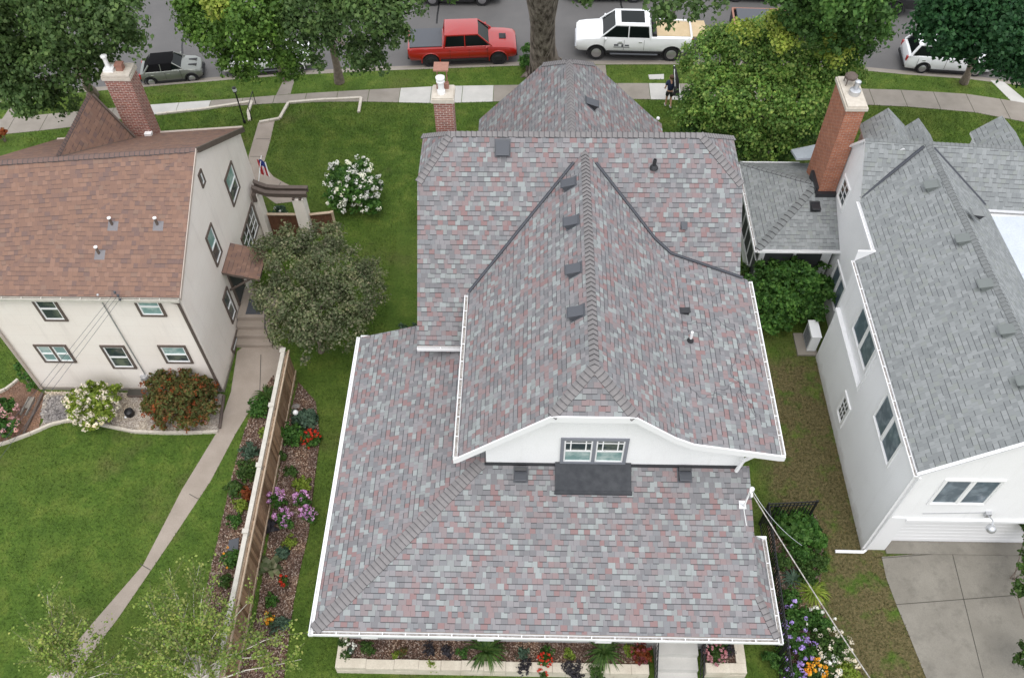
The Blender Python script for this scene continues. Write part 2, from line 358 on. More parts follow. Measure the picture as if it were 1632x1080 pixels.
    L('leaf_dusk', (.03, .028, .035), (.055, .05, .06), (.08, .075, .08))
    L('petal_white', (.74, .76, .64), (.84, .84, .78), (.88, .88, .84), trans=.2)
    L('petal_blush', (.66, .58, .42), (.78, .70, .56), (.84, .80, .70), trans=.2)
    L('petal_pink', (.60, .28, .30), (.72, .42, .42), (.78, .55, .52), trans=.2)
    L('petal_mag', (.50, .20, .48), (.60, .32, .58), (.68, .44, .66), trans=.2)
    L('petal_lav', (.35, .24, .62), (.45, .33, .72), (.55, .42, .78), trans=.2)
    L('petal_red', (.55, .03, .015), (.65, .06, .02), (.50, .02, .02), trans=.2)
    L('petal_or', (.75, .25, .02), (.80, .38, .03), (.80, .5, .05), trans=.2)
    L('petal_wine', (.20, .03, .04), (.28, .07, .08), (.14, .03, .04), trans=.2)
    L('petal_rose', (.45, .16, .20), (.55, .25, .28), (.60, .35, .36), trans=.2)
setup_mats()
for k_, alt in (('glass', (.13, .15, .12)), ('glass_teal', (.42, .52, .50)), ('glass_blue', (.20, .25, .29))):
    g = NB(M[k_]); c0_ = tuple(g.b.inputs['Base Color'].default_value)[:3]; g.color(g.mix(g.math('MULTIPLY', g.math('SUBTRACT', g.noise(2.6, 4, None, .6), .46), 5.0), c0_, alt))  # reflections of trees painted into the glass colour as pale patches
for k_ in ('white', 'cream'):
    g = NB(M[k_]); src = g.b.inputs['Base Color'].links[0].from_socket; sz = g.n('SeparateXYZ'); g.l(g.coord(), sz.inputs[0])
    low_ = g.math('MULTIPLY', g.math('SUBTRACT', g.math('MULTIPLY', g.noise(2.2, 5, None, .7), .9), sz.outputs[2]), 1.2); cl_ = g.n('Clamp'); g.l(low_, cl_.inputs[0]); cl_.inputs[2].default_value = .45
    g.color(g.mix(cl_.outputs[0], src, (.36, .33, .29)))
def paint(name, c, metal=0): return mat(name, c, .35, metal=metal, spec=.6, coat=.8)
# ================================================================== GROUND
def interp(pl, x):
    for (x0, y0), (x1, y1) in zip(pl, pl[1:]):
        if x <= x1: return y0 + (y1 - y0) * (x - x0) / (x1 - x0)
    return pl[-1][1]
def wl(pts, z=0.0): return [tuple(az(px, py, z)[:2]) for px, py in pts]
CURB = wl([(-40, 170), (0, 163), (120, 148), (240, 138), (370, 127), (450, 121), (600, 113), (720, 109), (850, 104), (1000, 103), (1100, 103), (1250, 105), (1370, 112), (1443, 119), (1540, 126), (1640, 138), (1700, 147)])
WALK_N = wl([(-40, 196), (0, 190), (100, 180), (233, 168), (400, 156), (460, 151), (560, 145), (700, 138), (830, 136), (1000, 133), (1100, 134), (1250, 137), (1370, 142), (1440, 144), (1550, 151), (1640, 166), (1700, 176)])
WALK_S = wl([(-40, 220), (0, 215), (100, 205), (233, 184), (400, 167), (460, 164), (560, 162), (700, 165), (830, 161), (1000, 158), (1100, 160), (1250, 164), (1370, 167), (1440, 170), (1550, 179), (1640, 196), (1700, 208)])
xa, xb = -70.0, 70.0
def ext(pl): return [(xa, pl[0][1] - 14)] + pl + [(xb, pl[-1][1] - 14)]
CURB, WALK_N, WALK_S = ext(CURB), ext(WALK_N), ext(WALK_S)
xs = sorted(set([round(p[0], 3) for p in CURB + WALK_N + WALK_S] + [i * 2.0 for i in range(-35, 36)]))
ROADW = 9.0
mb = MB(); mb.box(-700, 700, -300, 900, -.6, -.5); struct('ground', mb, M['grass'])
g1, g2, rd, kb, kb2 = MB(), MB(), MB(), MB(), MB()
for a, b in zip(xs, xs[1:]):
    ca, cb = interp(CURB, a), interp(CURB, b)
    g1.quadv([(a, -40, 0), (b, -40, 0), (b, cb, 0), (a, ca, 0)])
    g1.quadv([(a, ca, 0), (b, cb, 0), (b, cb, -.3), (a, ca, -.3)])
    rd.quadv([(a, ca + .05, -.14), (b, cb + .05, -.14), (b, cb + ROADW, -.14), (a, ca + ROADW, -.14)])
    for k, (o0, o1, z) in enumerate(((.0, .16, .006), (.16, .52, -.125))):
        kb.quadv([(a, ca + o0, z), (b, cb + o0, z), (b, cb + o1, z), (a, ca + o1, z)])
    kb.quadv([(a, ca + .16, .006), (b, cb + .16, .006), (b, cb + .16, -.2), (a, ca + .16, -.2)])
    for o0, o1, z in ((ROADW - .5, ROADW - .14, -.125), (ROADW - .14, ROADW + .02, .01)):
        kb2.quadv([(a, ca + o0, z), (b, cb + o0, z), (b, cb + o1, z), (a, ca + o1, z)])
    kb2.quadv([(a, ca + ROADW - .14, .01), (b, cb + ROADW - .14, .01), (b, cb + ROADW - .14, -.2), (a, ca + ROADW - .14, -.2)])
    g2.quadv([(a, ca + ROADW, 0), (b, cb + ROADW, 0), (b, 260, 0), (a, 260, 0)])
struct('lawn', g1, M['grass']); struct('far_lawn', g2, M['grass']); struct('street', rd, M['asphalt'])
struct('kerb', kb, M['concrete']); struct('far_kerb', kb2, M['concrete'])
# sidewalk slabs
mb = MB(); x = -50.0; new = [(az(233, 175)[0], az(327, 175)[0]), (az(615, 150)[0], az(772, 150)[0]), (az(1052, 147)[0], az(1092, 147)[0])]
while x < 50:
    x2 = x + 1.55; m = (x + x2) / 2; mi = 1 if any(a < m < b for a, b in new) else 0
    for a, b in ((x, x2),):
        mb.prism([(a, interp(WALK_S, a), .022), (b - .025, interp(WALK_S, b - .025), .022), (b - .025, interp(WALK_N, b - .025), .022), (a, interp(WALK_N, a), .022)][::-1], (0, 0, -.06), mi)
    x = x2
struct('sidewalk', mb, [M['concrete'], M['concrete_new']])
def flat(name, px, m, z=.012, th=.05, kind='structure', zz=0.0):
    pts = [az(a, b, zz) for a, b in px]; pts = [(p[0], p[1], zz + z) for p in pts]
    mb = MB(); mb.prism(pts, (0, 0, -th)); 
    o = struct(name, mb, m, kind); bm = bmesh.new(); bm.from_mesh(o.data); bmesh.ops.recalc_face_normals(bm, faces=bm.faces); bm.to_mesh(o.data); bm.free(); return o
# paths
flat('front_path', [(412, 195), (438, 192), (430, 228), (420, 262), (436, 282), (462, 296), (476, 306), (480, 320), (440, 325), (405, 300), (396, 250)], M['concrete_path'])
flat('side_path', [(378, 560), (398, 545), (452, 552), (454, 572), (440, 602), (402, 648), (376, 690), (336, 766), (275, 858), (243, 905), (188, 985), (112, 1085), (70, 1085), (150, 990), (228, 900), (290, 780), (345, 690), (368, 625)], M['concrete_path'])
flat('boulevard_path', [(440, 152), (452, 128), (470, 126), (463, 150)], M['concrete'])
flat('boulevard_path', [(2, 192), (20, 166), (34, 165), (18, 190)], M['concrete'])
flat('boulevard_path', [(1578, 128), (1600, 131), (1700, 215), (1640, 190)], M['concrete_new'])
flat('boulevard_path', [(935, 105), (965, 104), (968, 133), (938, 133)], M['concrete'], z=.014)
flat('stepping_stone', [(1033, 120), (1058, 119), (1058, 127), (1035, 127)], M['concrete_new'], z=.03)
DRIVE = [(1405, 887), (1650, 868), (1700, 1085), (1790, 1500), (1600, 1500), (1478, 1085), (1452, 1020), (1428, 962), (1412, 920)]
flat('driveway', DRIVE, M['concrete_drive'], z=.016)
mb = MB()
for seg in (((1428, 963), (1660, 945)), ((1517, 880), (1568, 1085)), ((1405, 889), (1650, 870))):
    a, b = [az(*q) for q in seg]; a.z = b.z = .017; d = (b - a).normalized(); n = Vector((-d.y, d.x, 0)) * .012
    mb.quadv([a + n, a - n, b - n, b + n][::-1])
struct('driveway_joint', mb, M['joint'])
for o in [bpy.data.objects['driveway_joint']]:
    for v in o.data.vertices: v.co.z += .003
# path joints
mb = MB()
for a, b in (((302, 787), (316, 795)), ((223, 898), (240, 908)), ((416, 565), (414, 632)), ((399, 250), (420, 250)), ((408, 222), (430, 222)), ((436, 308), (448, 291))):
    a, b = az(*a), az(*b); d = (b - a).normalized(); n = Vector((-d.y, d.x, 0)) * .012
    a.z = b.z = .018; mb.quadv([a + n, a - n, b - n, b + n][::-1])
struct('path_joint', mb, M['joint'])
# tar sealed cracks in the street
def crack(px):
    mb = MB(); pts = [az(a, b, -.14) for a, b in px]
    for p in pts: p.z = -.134
    for i, (p, q) in enumerate(zip(pts, pts[1:])):
        d = (q - p); n = Vector((-d.y, d.x, 0)).normalized() * .045
        mb.quadv([p + n, p - n, q - n, q + n][::-1])
    return mb
for c in ([(302, 28), (296, 45), (292, 60), (290, 74), (291, 86)], [(700, 0), (699, 12), (697, 25), (696, 38)], [(989, 0), (990, 9), (993, 18), (992, 24)]):
    struct('tar_crack', crack(c), M['tar'])
# beds
flat('mulch_bed', [(476, 610), (503, 640), (510, 700), (502, 760), (492, 850), (480, 900), (468, 960), (452, 1085), (376, 1085), (409, 980), (425, 880), (440, 780), (455, 690)], M['mulch'], z=.03)
flat('mulch_bed', [(436, 598), (404, 646), (386, 700), (370, 760), (352, 840), (338, 900), (325, 960), (318, 1085), (375, 1085), (384, 960), (405, 850), (425, 740), (440, 650)], M['mulch'], z=.028)
flat('gravel_bed', [(70, 624), (356, 628), (352, 672), (348, 688), (262, 690), (214, 688), (176, 680), (130, 672), (84, 676), (62, 684), (88, 640)], M['gravel'], z=.02)
flat('soil_bed', [(30, 608), (60, 622), (72, 628), (62, 684), (30, 700), (-30, 712), (-30, 650)], M['soil'], z=.016)
flat('stone_patch', [(73, 630), (116, 634), (112, 668), (72, 674), (66, 660)], M['fabric'], z=.03)
flat('flower_bed', [(1222, 832), (1300, 822), (1312, 870), (1306, 930), (1318, 1000), (1345, 1085), (1262, 1085), (1240, 960)], M['mulch'], z=.02)
def edging(name, px, label, w=.12, h=.12, m='cap_conc', z0=0):
    mb = MB(); pts = [az(a, b, z0) for a, b in px]
    for i, (p, q) in enumerate(zip(pts, pts[1:])):
        d = (q - p); L = d.length; d.normalize(); n = Vector((-d.y, d.x, 0)); k = max(1, int(L / .45))
        for j in range(k):
            s0, s1 = L * j / k + (.012 if j or i else 0), L * (j + 1) / k
            hh = h + .006 * ((i * 7 + j * 3) % 3)
            mb.obox(p, d, n, (0, 0, 1), (s0, s1), (-w / 2, w / 2), (-.02, hh))
    return solo(name, mb, M[m], label, 'edging')
edging('bed_edging', [(348, 689), (300, 691), (262, 691), (214, 689), (176, 681), (140, 673), (110, 671), (84, 677), (50, 692), (18, 704), (-20, 716)], 'curved pale concrete edging between gravel bed and back lawn of cream house', w=.09)
edging('bed_edging', [(30, 606), (22, 613), (10, 622), (-20, 634)], 'short pale curved edging at far left edge beside reddish soil', w=.09)
edging('lawn_wall', [(250, 183), (330, 174), (402, 163), (396, 180), (398, 193)], 'low pale concrete lawn wall left of the cream house front steps', .13, .09)
edging('lawn_wall', [(414, 196), (446, 190), (460, 165), (520, 160), (576, 157), (572, 180)], 'low pale concrete lawn wall bordering the lawn right of the front steps', .13, .09)
# ================================================================== ROOF AND WALL HELPERS
def slab(mb, pts, th=.14, mi=0, ms=1):
    pts = [Vector(p) for p in pts]; n = Vector((0, 0, 0))
    for a, b in zip(pts, pts[1:] + pts[:1]): n += a.cross(b)
    if n.z < 0: pts = pts[::-1]
    b = len(mb.v); k = len(pts); mb.v += [tuple(p) for p in pts] + [(p[0], p[1], p[2] - th) for p in pts]
    mb.f.append(tuple(range(b, b + k))); mb.m.append(mi)
    mb.f.append(tuple(b + k + i for i in reversed(range(k)))); mb.m.append(ms)
    for i in range(k):
        j = (i + 1) % k; mb.f.append((b + i, b + k + i, b + k + j, b + j)); mb.m.append(ms)
def caps(mb, p0, p1, d1, d2, w=.15, e=.165, lift=.035):
    """overlapping ridge caps from p0 (low or start) to p1; d1,d2 = unit downslope vectors either side"""
    p0, p1, d1, d2 = map(Vector, (p0, p1, d1, d2)); L = (p1 - p0).length; d = (p1 - p0) / L; k = max(1, int(L / e)); up = -(d1 + d2).normalized()
    if up.z < 0: up = -up
    for i in range(k):
        a = p0 + d * (L * i / k); b = p0 + d * min(L, L * (i + 1) / k + .02)
        ua, ub = up * lift, up * (lift * .3)
        j = rng.uniform(-.006, .006)
        for s in (d1, d2):
            q = [a + ua, b + ub, b + ub + s * (w + j), a + ua + s * (w + j)]
            n = (q[1] - q[0]).cross(q[3] - q[0])
            mb.quadv(q if n.z > 0 else q[::-1], 0)
            q2 = [q[0] + up * .003, q[0].lerp(q[1], .10) + up * .003, q[3].lerp(q[2], .10) + up * .003, q[3] + up * .003]  # strip in the second colour paints the shadow line at each cap's low edge
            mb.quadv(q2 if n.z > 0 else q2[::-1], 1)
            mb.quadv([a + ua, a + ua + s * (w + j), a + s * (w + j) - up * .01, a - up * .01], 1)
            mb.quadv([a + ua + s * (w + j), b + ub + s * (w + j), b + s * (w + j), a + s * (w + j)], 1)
def gutter(mb, p0, p1, out, w=.115, h=.11, hang=.62, inner=1):
    """open trough hung below and outside the eave line p0-p1"""
    p0, p1, o = Vector(p0), Vector(p1), Vector(out).normalized(); L = (p1 - p0).length; d = (p1 - p0) / L; u = d.cross(o); 
    if u.z < 0: u = -u
    mb.obox(p0, d, o, u, (0, L), (.0, .012), (-h, -.005), 0)
    mb.obox(p0, d, o, u, (0, L), (w - .022, w + .004), (-h, .012), 0)
    mb.obox(p0, d, o, u, (0, L), (.0125, w - .0225), (-h, -h + .02), inner)
    for s in (0.0, L - .012): mb.obox(p0, d, o, u, (s, s + .012), (.0125, w - .0225), (-h + .021, .0), 0)
    k = max(1, int(L / hang))
    for i in range(1, k): s = L * i / k; mb.obox(p0, d, o, u, (s, s + .025), (.0125, w - .0225), (-.014, .004), 0)
def dslope(a):            # unit downslope vector from (dx,dy,dz)
    return Vector(a).normalized()
def window(parent, o, r, n, w, h, style='double', trim='browntrim', glass=('glass',), tw=.09, sill=True, name='window', lites=(0, 0), split=1, depth=.05):
    """o = lower corner on the wall, r = direction along the wall, n = outward"""
    o, r, n = Vector(o), Vector(r).normalized(), Vector(n).normalized(); up = Vector((0, 0, 1))
    mb = MB(); dd = depth
    mb.obox(o, r, up, n, (0, w), (0, tw), (-.02, dd)); mb.obox(o, r, up, n, (0, w), (h - tw, h), (-.02, dd))
    mb.obox(o, r, up, n, (0, tw), (tw, h - tw), (-.02, dd)); mb.obox(o, r, up, n, (w - tw, w), (tw, h - tw), (-.02, dd))
    for k in range(1, split):
        c = w * k / split; mb.obox(o, r, up, n, (c - tw * .5, c + tw * .5), (tw, h - tw), (-.02, dd * .9))
    win = part(name, mb, M[trim], parent)
    cw = (w - 2 * tw - (split - 1) * tw) / split
    for k in range(split):
        x0 = tw + k * (cw + tw); x1 = x0 + cw; f = .045; mb = MB(); a, b = tw, h - tw
        mb.obox(o, r, up, n, (x0, x1), (a, a + f), (-.02, .028)); mb.obox(o, r, up, n, (x0, x1), (b - f, b), (-.02, .028))
        mb.obox(o, r, up, n, (x0, x0 + f), (a + f, b - f), (-.02, .028)); mb.obox(o, r, up, n, (x1 - f, x1), (a + f, b - f), (-.02, .028))
        if style == 'double': mb.obox(o, r, up, n, (x0 + f, x1 - f), ((a + b) / 2 - .03, (a + b) / 2 + .03), (-.02, .034))
        if style == 'prairie':
            mid = (a + b) / 2; mb.obox(o, r, up, n, (x0 + f, x1 - f), (mid - .03, mid + .03), (-.02, .034)); q = .018
            for t in (.2, .8): c = x0 + f + (cw - 2 * f) * t; mb.obox(o, r, up, n, (c - q, c + q), (mid + .03, b - f), (-.02, .024))
            mb.obox(o, r, up, n, (x0 + f, x1 - f), (b - f - .14, b - f - .11), (-.02, .0235))
        for i in range(1, lites[0]): c = x0 + f + (cw - 2 * f) * i / lites[0]; mb.obox(o, r, up, n, (c - .014, c + .014), (a + f, b - f), (-.02, .022))
        for i in range(1, lites[1]): c = a + f + (b - a - 2 * f) * i / lites[1]; mb.obox(o, r, up, n, (x0 + f, x1 - f), (c - .014, c + .014), (-.02, .0215))
        part('sash', mb, M['vinyl'], win)
        if style in ('double', 'prairie'):
            for q, (aa, bb) in enumerate(((a + f, (a + b) / 2), ((a + b) / 2, b - f))):
                mb = MB(); mb.obox(o, r, up, n, (x0 + f, x1 - f), (aa, bb), (-.03, .008 if q else .004)); part('pane', mb, M[glass[q % len(glass)]], win)
        else:
            mb = MB(); mb.obox(o, r, up, n, (x0 + f, x1 - f), (a + f, b - f), (-.03, .006)); part('pane', mb, M[glass[0]], win)
    return win
def box_vent(parent, p, down, m='ventgrey', s=.3, name='roof_vent', dark=False):
    s *= 1.3
    """slant-back louvre vent on a roof at p; down = downslope unit vector"""
    p, dn = Vector(p), Vector(down).normalized(); side = Vector((0, 0, 1)).cross(dn).normalized(); n = dn.cross(side)
    if n.z < 0: n = -n
    mb = MB(); h = .2 if s > .25 else .1
    mb.obox(p, dn, side, n, (-s * .75, s * .62), (-s * .62, s * .62), (-.02, .012), 0)
    a = [p - dn * s * .6 + n * .02, p + dn * s * .5 + n * h, p + dn * s * .5 + n * .02]
    mb.prism([q - side * s * .5 for q in a], side * s, 1, 0)
    b = p + dn * s * .5
    mb.obox(b, dn, side, n, (.0, .03), (-s * .5, s * .5), (h - .03, h + .01), 0)
    if dark: mb.obox(p, dn, side, n, (-s * .6, -s * .3), (-s * .5, s * .5), (.013, h * .75), 1)
    v = part(name, mb, [M[m], M['black']], parent)
    mb = MB(); mb.obox(b, dn, side, n, (.001, .012), (-s * .42, s * .42), (.025, h - .035)); part('louvre', mb, M['black'], v)
    return v
def pipe_vent(parent, p, m='pvc', h=.4, r=.045, base='flash', name='vent_pipe', cone=False):
    mb = MB(); p = Vector(p)
    mb.lathe([(r * 2.4, 0), (r * 2.2, .04), (r * 1.3, .12), (r * 1.2, .13)], p, 12)
    v = part('pipe_boot' if False else name, mb, M[base], parent, 40)
    mb = MB(); mb.lathe([(r, 0), (r, h), (r * .7, h), (r * .7, h - .05)], p, 12); part('pipe', mb, M[m], v, 40); return v
def boot_vent(parent, p, down):
    p, dn = Vector(p), Vector(down).normalized(); side = Vector((0, 0, 1)).cross(dn).normalized(); n = dn.cross(side)
    if n.z < 0: n = -n
    mb = MB(); s = .17; ap = p + Vector((0, 0, .10)) 
    q = [p + dn * s + side * s, p + dn * s - side * s, p - dn * s - side * s, p - dn * s + side * s]
    for i in range(4): mb.quadv([q[i], q[(i + 1) % 4], ap][::-1] if (q[(i + 1) % 4] - q[i]).cross(ap - q[i]).z < 0 else [q[i], q[(i + 1) % 4], ap])
    mb.quadv([v - Vector((0, 0, .01)) for v in q])
    v = part('vent_pipe', mb, M['lead'], parent)
    mb = MB(); mb.lathe([(.045, .02), (.045, .34)], p, 12); part('pipe', mb, M['browntrim'], v, 40)
    mb = MB(); mb.lathe([(.05, .34), (.06, .345), (.06, .38), (.03, .382), (.028, .36)], p, 14); part('pipe_cap', mb, M['pvc'], v, 40)
# ================================================================== MAIN HOUSE
MH = thing('bungalow_house', (2.0, 17, 0), 'large central house with mottled grey and red shingle roof and white rear gable', 'house')
XL, XR, RY, RZ, SL = -3.68, 6.72, 22.36, 8.9, .918
EY, EZ = 17.3, RZ - SL * (22.36 - 17.3)
def rz(y): return RZ - SL * abs(y - RY)
cy_, cz_ = 21.19, rz(21.19)
JL, JR = -2.62, 5.35
roof = MB()
slab(roof, [(XL, EY, EZ), (XR, EY, EZ), (XR, cy_, cz_), (JR, RY, RZ), (JL, RY, RZ), (XL, cy_, cz_)])
fy, fcy = 2 * RY - EY, 2 * RY - cy_
slab(roof, [(XL, fy, EZ), (XR, fy, EZ), (XR, fcy, cz_), (JR, RY, RZ), (JL, RY, RZ), (XL, fcy, cz_)])
slab(roof, [(XL, cy_, cz_), (JL, RY, RZ), (XL, fcy, cz_)]); slab(roof, [(XR, cy_, cz_), (JR, RY, RZ), (XR, fcy, cz_)])
# rear cross gable
GX, GZ = 1.68, 8.54; def_y = lambda z: 18.56 + (z - 5.41) / SL
RL = [(GX, GZ), (-2.0, 5.43)]; RR = [(GX, GZ), (3.95, 6.64), (4.5, 6.31), (6.97, 5.76)]
jy, jx0, jx1, jz, ry0 = 12.5, .568, 2.80, 7.6, 13.48
D = .02
slab(roof, [(-2.0, jy, 5.43), (jx0, jy, jz), (GX, ry0, GZ), (GX, def_y(GZ) + D, GZ), (-2.0, def_y(5.43) + D, 5.43)])
slab(roof, [(GX, def_y(GZ) + D, GZ), (GX, ry0, GZ), (jx1, jy, jz), (3.95, jy, 6.64), (3.95, def_y(6.64) + D, 6.64)])
slab(roof, [(3.95, def_y(6.64) + D, 6.64), (3.95, jy, 6.64), (4.5, jy, 6.31), (4.5, def_y(6.31) + D, 6.31)])
slab(roof, [(4.5, def_y(6.31) + D, 6.31), (4.5, jy, 6.31), (6.97, jy, 5.76), (6.97, def_y(5.76) + D, 5.76)])
slab(roof, [(jx0, jy, jz), (jx1, jy, jz), (GX, ry0, GZ)])
# front cross gable
FX, FZ, FY = 1.25, 8.86, 27.4; fl = 1.04; fr_ = .98
slab(roof, [(-2.06, FY, FZ - 3.31 * fl), (.38, FY, FZ - .87 * fl), (FX, 26.3, FZ), (FX, RY + .05, FZ), (-2.06, 24, FZ - 3.31 * fl)])
slab(roof, [(4.62, FY, 5.55), (2.15, FY, FZ - .9 * fr_), (FX, 26.3, FZ), (FX, RY + .05, FZ), (4.62, 24, 5.55)])
slab(roof, [(4.62, FY, 5.55), (4.62, 24, 5.55), (4.95, 24, 5.35), (4.95, FY - .1, 5.35)])
slab(roof, [(.38, FY, FZ - .87 * fl), (2.15, FY, FZ - .9 * fr_), (FX, 26.3, FZ)])
# low roof wrapping the back and left
LE, LS = 2.8, 1 / 3
lz = lambda y: LE + (y - 8.45) * LS
slab(roof, [(-5.93, 8.45, LE), (6.90, 8.45, LE), (6.46, 9.5, lz(9.5)), (6.46, 12.97, lz(12.97)), (-1.41, 12.97, lz(12.97))], .12)
slab(roof, [(6.90, 8.45, LE), (6.90, 11.4, LE), (6.465, 11.4, lz(9.5)), (6.465, 9.5, lz(9.5))], .10)
slab(roof, [(-5.93, 8.45, LE), (-1.41, 12.97, lz(12.97)), (-1.20, 12.97, LE + 4.73 * LS), (-1.20, 18.75, LE + 4.73 * LS), (-5.93, 18.75, LE)], .12)
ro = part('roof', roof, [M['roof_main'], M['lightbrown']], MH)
cp = MB(); s2 = math.sqrt(.5)
dL, dR = dslope((-1, 0, -.845)), dslope((1, 0, -.838))
caps(cp, (GX, ry0, GZ), (GX, def_y(GZ) - .1, GZ), dL, dR, .17)
dB = dslope((0, -1, -SL)); dF = dslope((0, 1, -SL))
caps(cp, (JL, RY, RZ), (JR, RY, RZ), dB, dF, .17)
hip = lambda a, b: (Vector(b) - Vector(a)).normalized()
def hipcaps(mb, p0, p1, n1, n2, w=.17, e=.15):
    """hip from low p0 to high p1; n1,n2 normals of the two planes"""
    d = hip(p0, p1); a = Vector(n1).normalized().cross(d); b = Vector(n2).normalized().cross(d)
    m1 = a if a.z < 0 else -a; m2 = b if b.z < 0 else -b
    caps(mb, p0, p1, m1, m2, w, e)
def hipw(mb, p0, p1, side1, side2, w=.17, e=.15): caps(mb, p0, p1, Vector(side1).normalized(), Vector(side2).normalized(), w, e)
def perp(p0, p1, q):       # unit vector in the plane (p0,p1,q) perpendicular to p0p1, towards q
    p0, p1, q = map(Vector, (p0, p1, q)); d = (p1 - p0).normalized(); v = q - p0; return (v - d * v.dot(d)).normalized()
def H2(mb, p0, p1, qa, qb, w=.17, e=.15): caps(mb, p0, p1, perp(p0, p1, qa), perp(p0, p1, qb), w, e)
H2(cp, (XL, cy_, cz_), (JL, RY, RZ), (XL, fcy, cz_), (0, EY, EZ)); H2(cp, (XR, cy_, cz_), (JR, RY, RZ), (XR, fcy, cz_), (0, EY, EZ))
H2(cp, (XL, fcy, cz_), (JL, RY, RZ), (XL, cy_, cz_), (0, fy, EZ)); H2(cp, (XR, fcy, cz_), (JR, RY, RZ), (XR, cy_, cz_), (0, fy, EZ))
H2(cp, (jx0, jy, jz), (GX, ry0, GZ), (jx1, jy, jz), (-2, 14, 5.43)); H2(cp, (jx1, jy, jz), (GX, ry0, GZ), (jx0, jy, jz), (3.95, 14, 6.64))
caps(cp, (FX, 26.3, FZ), (FX, RY + .1, FZ), dslope((-1, 0, -fl)), dslope((1, 0, -fr_)), .17)
H2(cp, (.38, FY, FZ - .87 * fl), (FX, 26.3, FZ), (2, FY, FZ - .9), (-2.06, 25, 5.4)); H2(cp, (2.15, FY, FZ - .9 * fr_), (FX, 26.3, FZ), (0.4, FY, FZ - .9), (4.62, 25, 5.55))
H2(cp, (-5.93, 8.45, LE), (-1.41, 12.97, lz(12.97)), (3, 8.45, LE), (-5.93, 14, LE), .20)
H2(cp, (6.90, 8.45, LE), (6.46, 9.5, lz(9.5)), (6.9, 11, LE), (3, 8.45, LE), .13)
part('ridge_caps', cp, [M['cap'], M['butt_and_shade']], ro)
# valleys and rake metal
vf = MB()
def vstrip(mb, a, b, w=.06, lift=.045):
    a, b = Vector(a), Vector(b); mb.tube([a + Vector((0, 0, lift)), b + Vector((0, 0, lift))], w, 6)
vstrip(vf, (GX - .35, def_y(GZ - .3), GZ - .3), (-2.0, def_y(5.43), 5.43), .05)
vstrip(vf, (GX + .35, def_y(GZ - .3), GZ - .3), (3.95, def_y(6.64), 6.64), .05); vstrip(vf, (3.95, def_y(6.64), 6.64), (4.5, def_y(6.31), 6.31), .05); vstrip(vf, (4.5, def_y(6.31), 6.31), (6.8, def_y(5.8), 5.8), .045)
part('valley_flashing', vf, M['flash'], ro)
gt = MB()
gutter(gt, (-5.95, 8.43, LE - .01), (6.92, 8.43, LE - .01), (0, -1, 0)); part('gutter', gt, [M['trim'], M['gutter_in']], MH)
gt = MB(); gutter(gt, (-5.95, 8.3, LE - .01), (-5.95, 18.76, LE - .01), (-1, 0, 0)); part('gutter', gt, [M['trim'], M['trim']], MH)
gt = MB(); gutter(gt, (6.92, 8.3, LE - .01), (6.92, 11.4, LE - .01), (1, 0, 0)); part('gutter', gt, [M['trim'], M['gutter_in']], MH)
gt = MB(); gt.box(6.47, 7.05, 11.4, 11.47, LE - .1, LE + .02); part('gutter_end', gt, M['trim'], MH)
gt = MB(); gutter(gt, (-2.02, jy, 5.42), (-2.02, def_y(5.43) - .1, 5.42), (-1, 0, 0)); part('gutter', gt, [M['trim'], M['gutter_in']], MH)
gt = MB(); gutter(gt, (6.99, jy, 5.75), (6.99, def_y(5.76) - .05, 5.75), (1, 0, 0)); part('gutter', gt, [M['trim'], M['gutter_in']], MH)
gt = MB(); gutter(gt, (XL, EY - .02, EZ), (-2.16, EY - .02, EZ), (0, -1, 0)); part('gutter', gt, [M['trim'], M['gutter_in']], MH)
gt = MB(); gt.box(-5.93, -3.68, 18.76, 18.82, LE - .12, LE + .02); part('gutter', gt, M['trim'], MH)
# rake boards of the rear gable (white)
rk = MB(); prof = [(-2.14, 5.31), (-2.0, 5.42), (jx0, jz), (jx1, jz), (3.95, 6.63), (4.5, 6.30), (6.97, 5.75), (7.11, 5.70)]
low = [(x, z - .19 - (.05 if 0 < i < 7 else 0)) for i, (x, z) in enumerate(prof)]
for i in range(len(prof) - 1):
    (x0, z0), (x1, z1) = prof[i], prof[i + 1]; (a0, b0), (a1, b1) = low[i], low[i + 1]
    rk.prism([(x0, jy - .05, z0 + .012), (x1, jy - .05, z1 + .012), (a1, jy - .05, b1), (a0, jy - .05, b0)], (0, .045, 0))
    rk.prism([(a0, jy + .0, b0 + .02), (a1, jy + .0, b1 + .02), (a1, jy + .5, b1 + .02), (a0, jy + .5, b0 + .02)], (0, 0, -.02))
part('rake_board', rk, M['trim'], MH)
# walls
wl_ = MB()
gp = [(-1.25, 5.9), (jx0, jz - .16), (jx1, jz - .16), (3.95, 6.47), (4.5, 6.14), (6.2, 5.78)]
wl_.prism([(-1.25, 12.95, 4.2), (6.2, 12.95, 4.2)] + [(x, 12.95, z) for x, z in reversed(gp)], (0, .2, 0))
wl_.box(-1.25, -1.05, 13.15, 18.6, 4.1, 5.9); wl_.box(6.0, 6.2, 13.15, 18.8, 0, 5.75)
part('gable_wall', wl_, M['white'], MH)
wl_ = MB()
wl_.box(-3.3, 6.38, 17.75, 26.95, 0, 4.55)
wl_.prism([(6.38, 17.75, 4.55), (6.38, 26.95, 4.55), (6.38, 23.6, 7.55), (6.38, 21.1, 7.55)], (-.2, 0, 0)); wl_.prism([(-3.3, 17.75, 4.55), (-3.3, 26.95, 4.55), (-3.3, 23.6, 7.55), (-3.3, 21.1, 7.55)], (.2, 0, 0))
wl_.box(-1.6, 4.2, 26.95, 27.15, 0, 5.5); wl_.prism([(-1.6, 27.15, 5.5), (4.2, 27.15, 5.5), (2.0, 27.15, 7.6), (.5, 27.15, 7.6)], (0, -.2, 0))
part('main_wall', wl_, M['white'], MH)
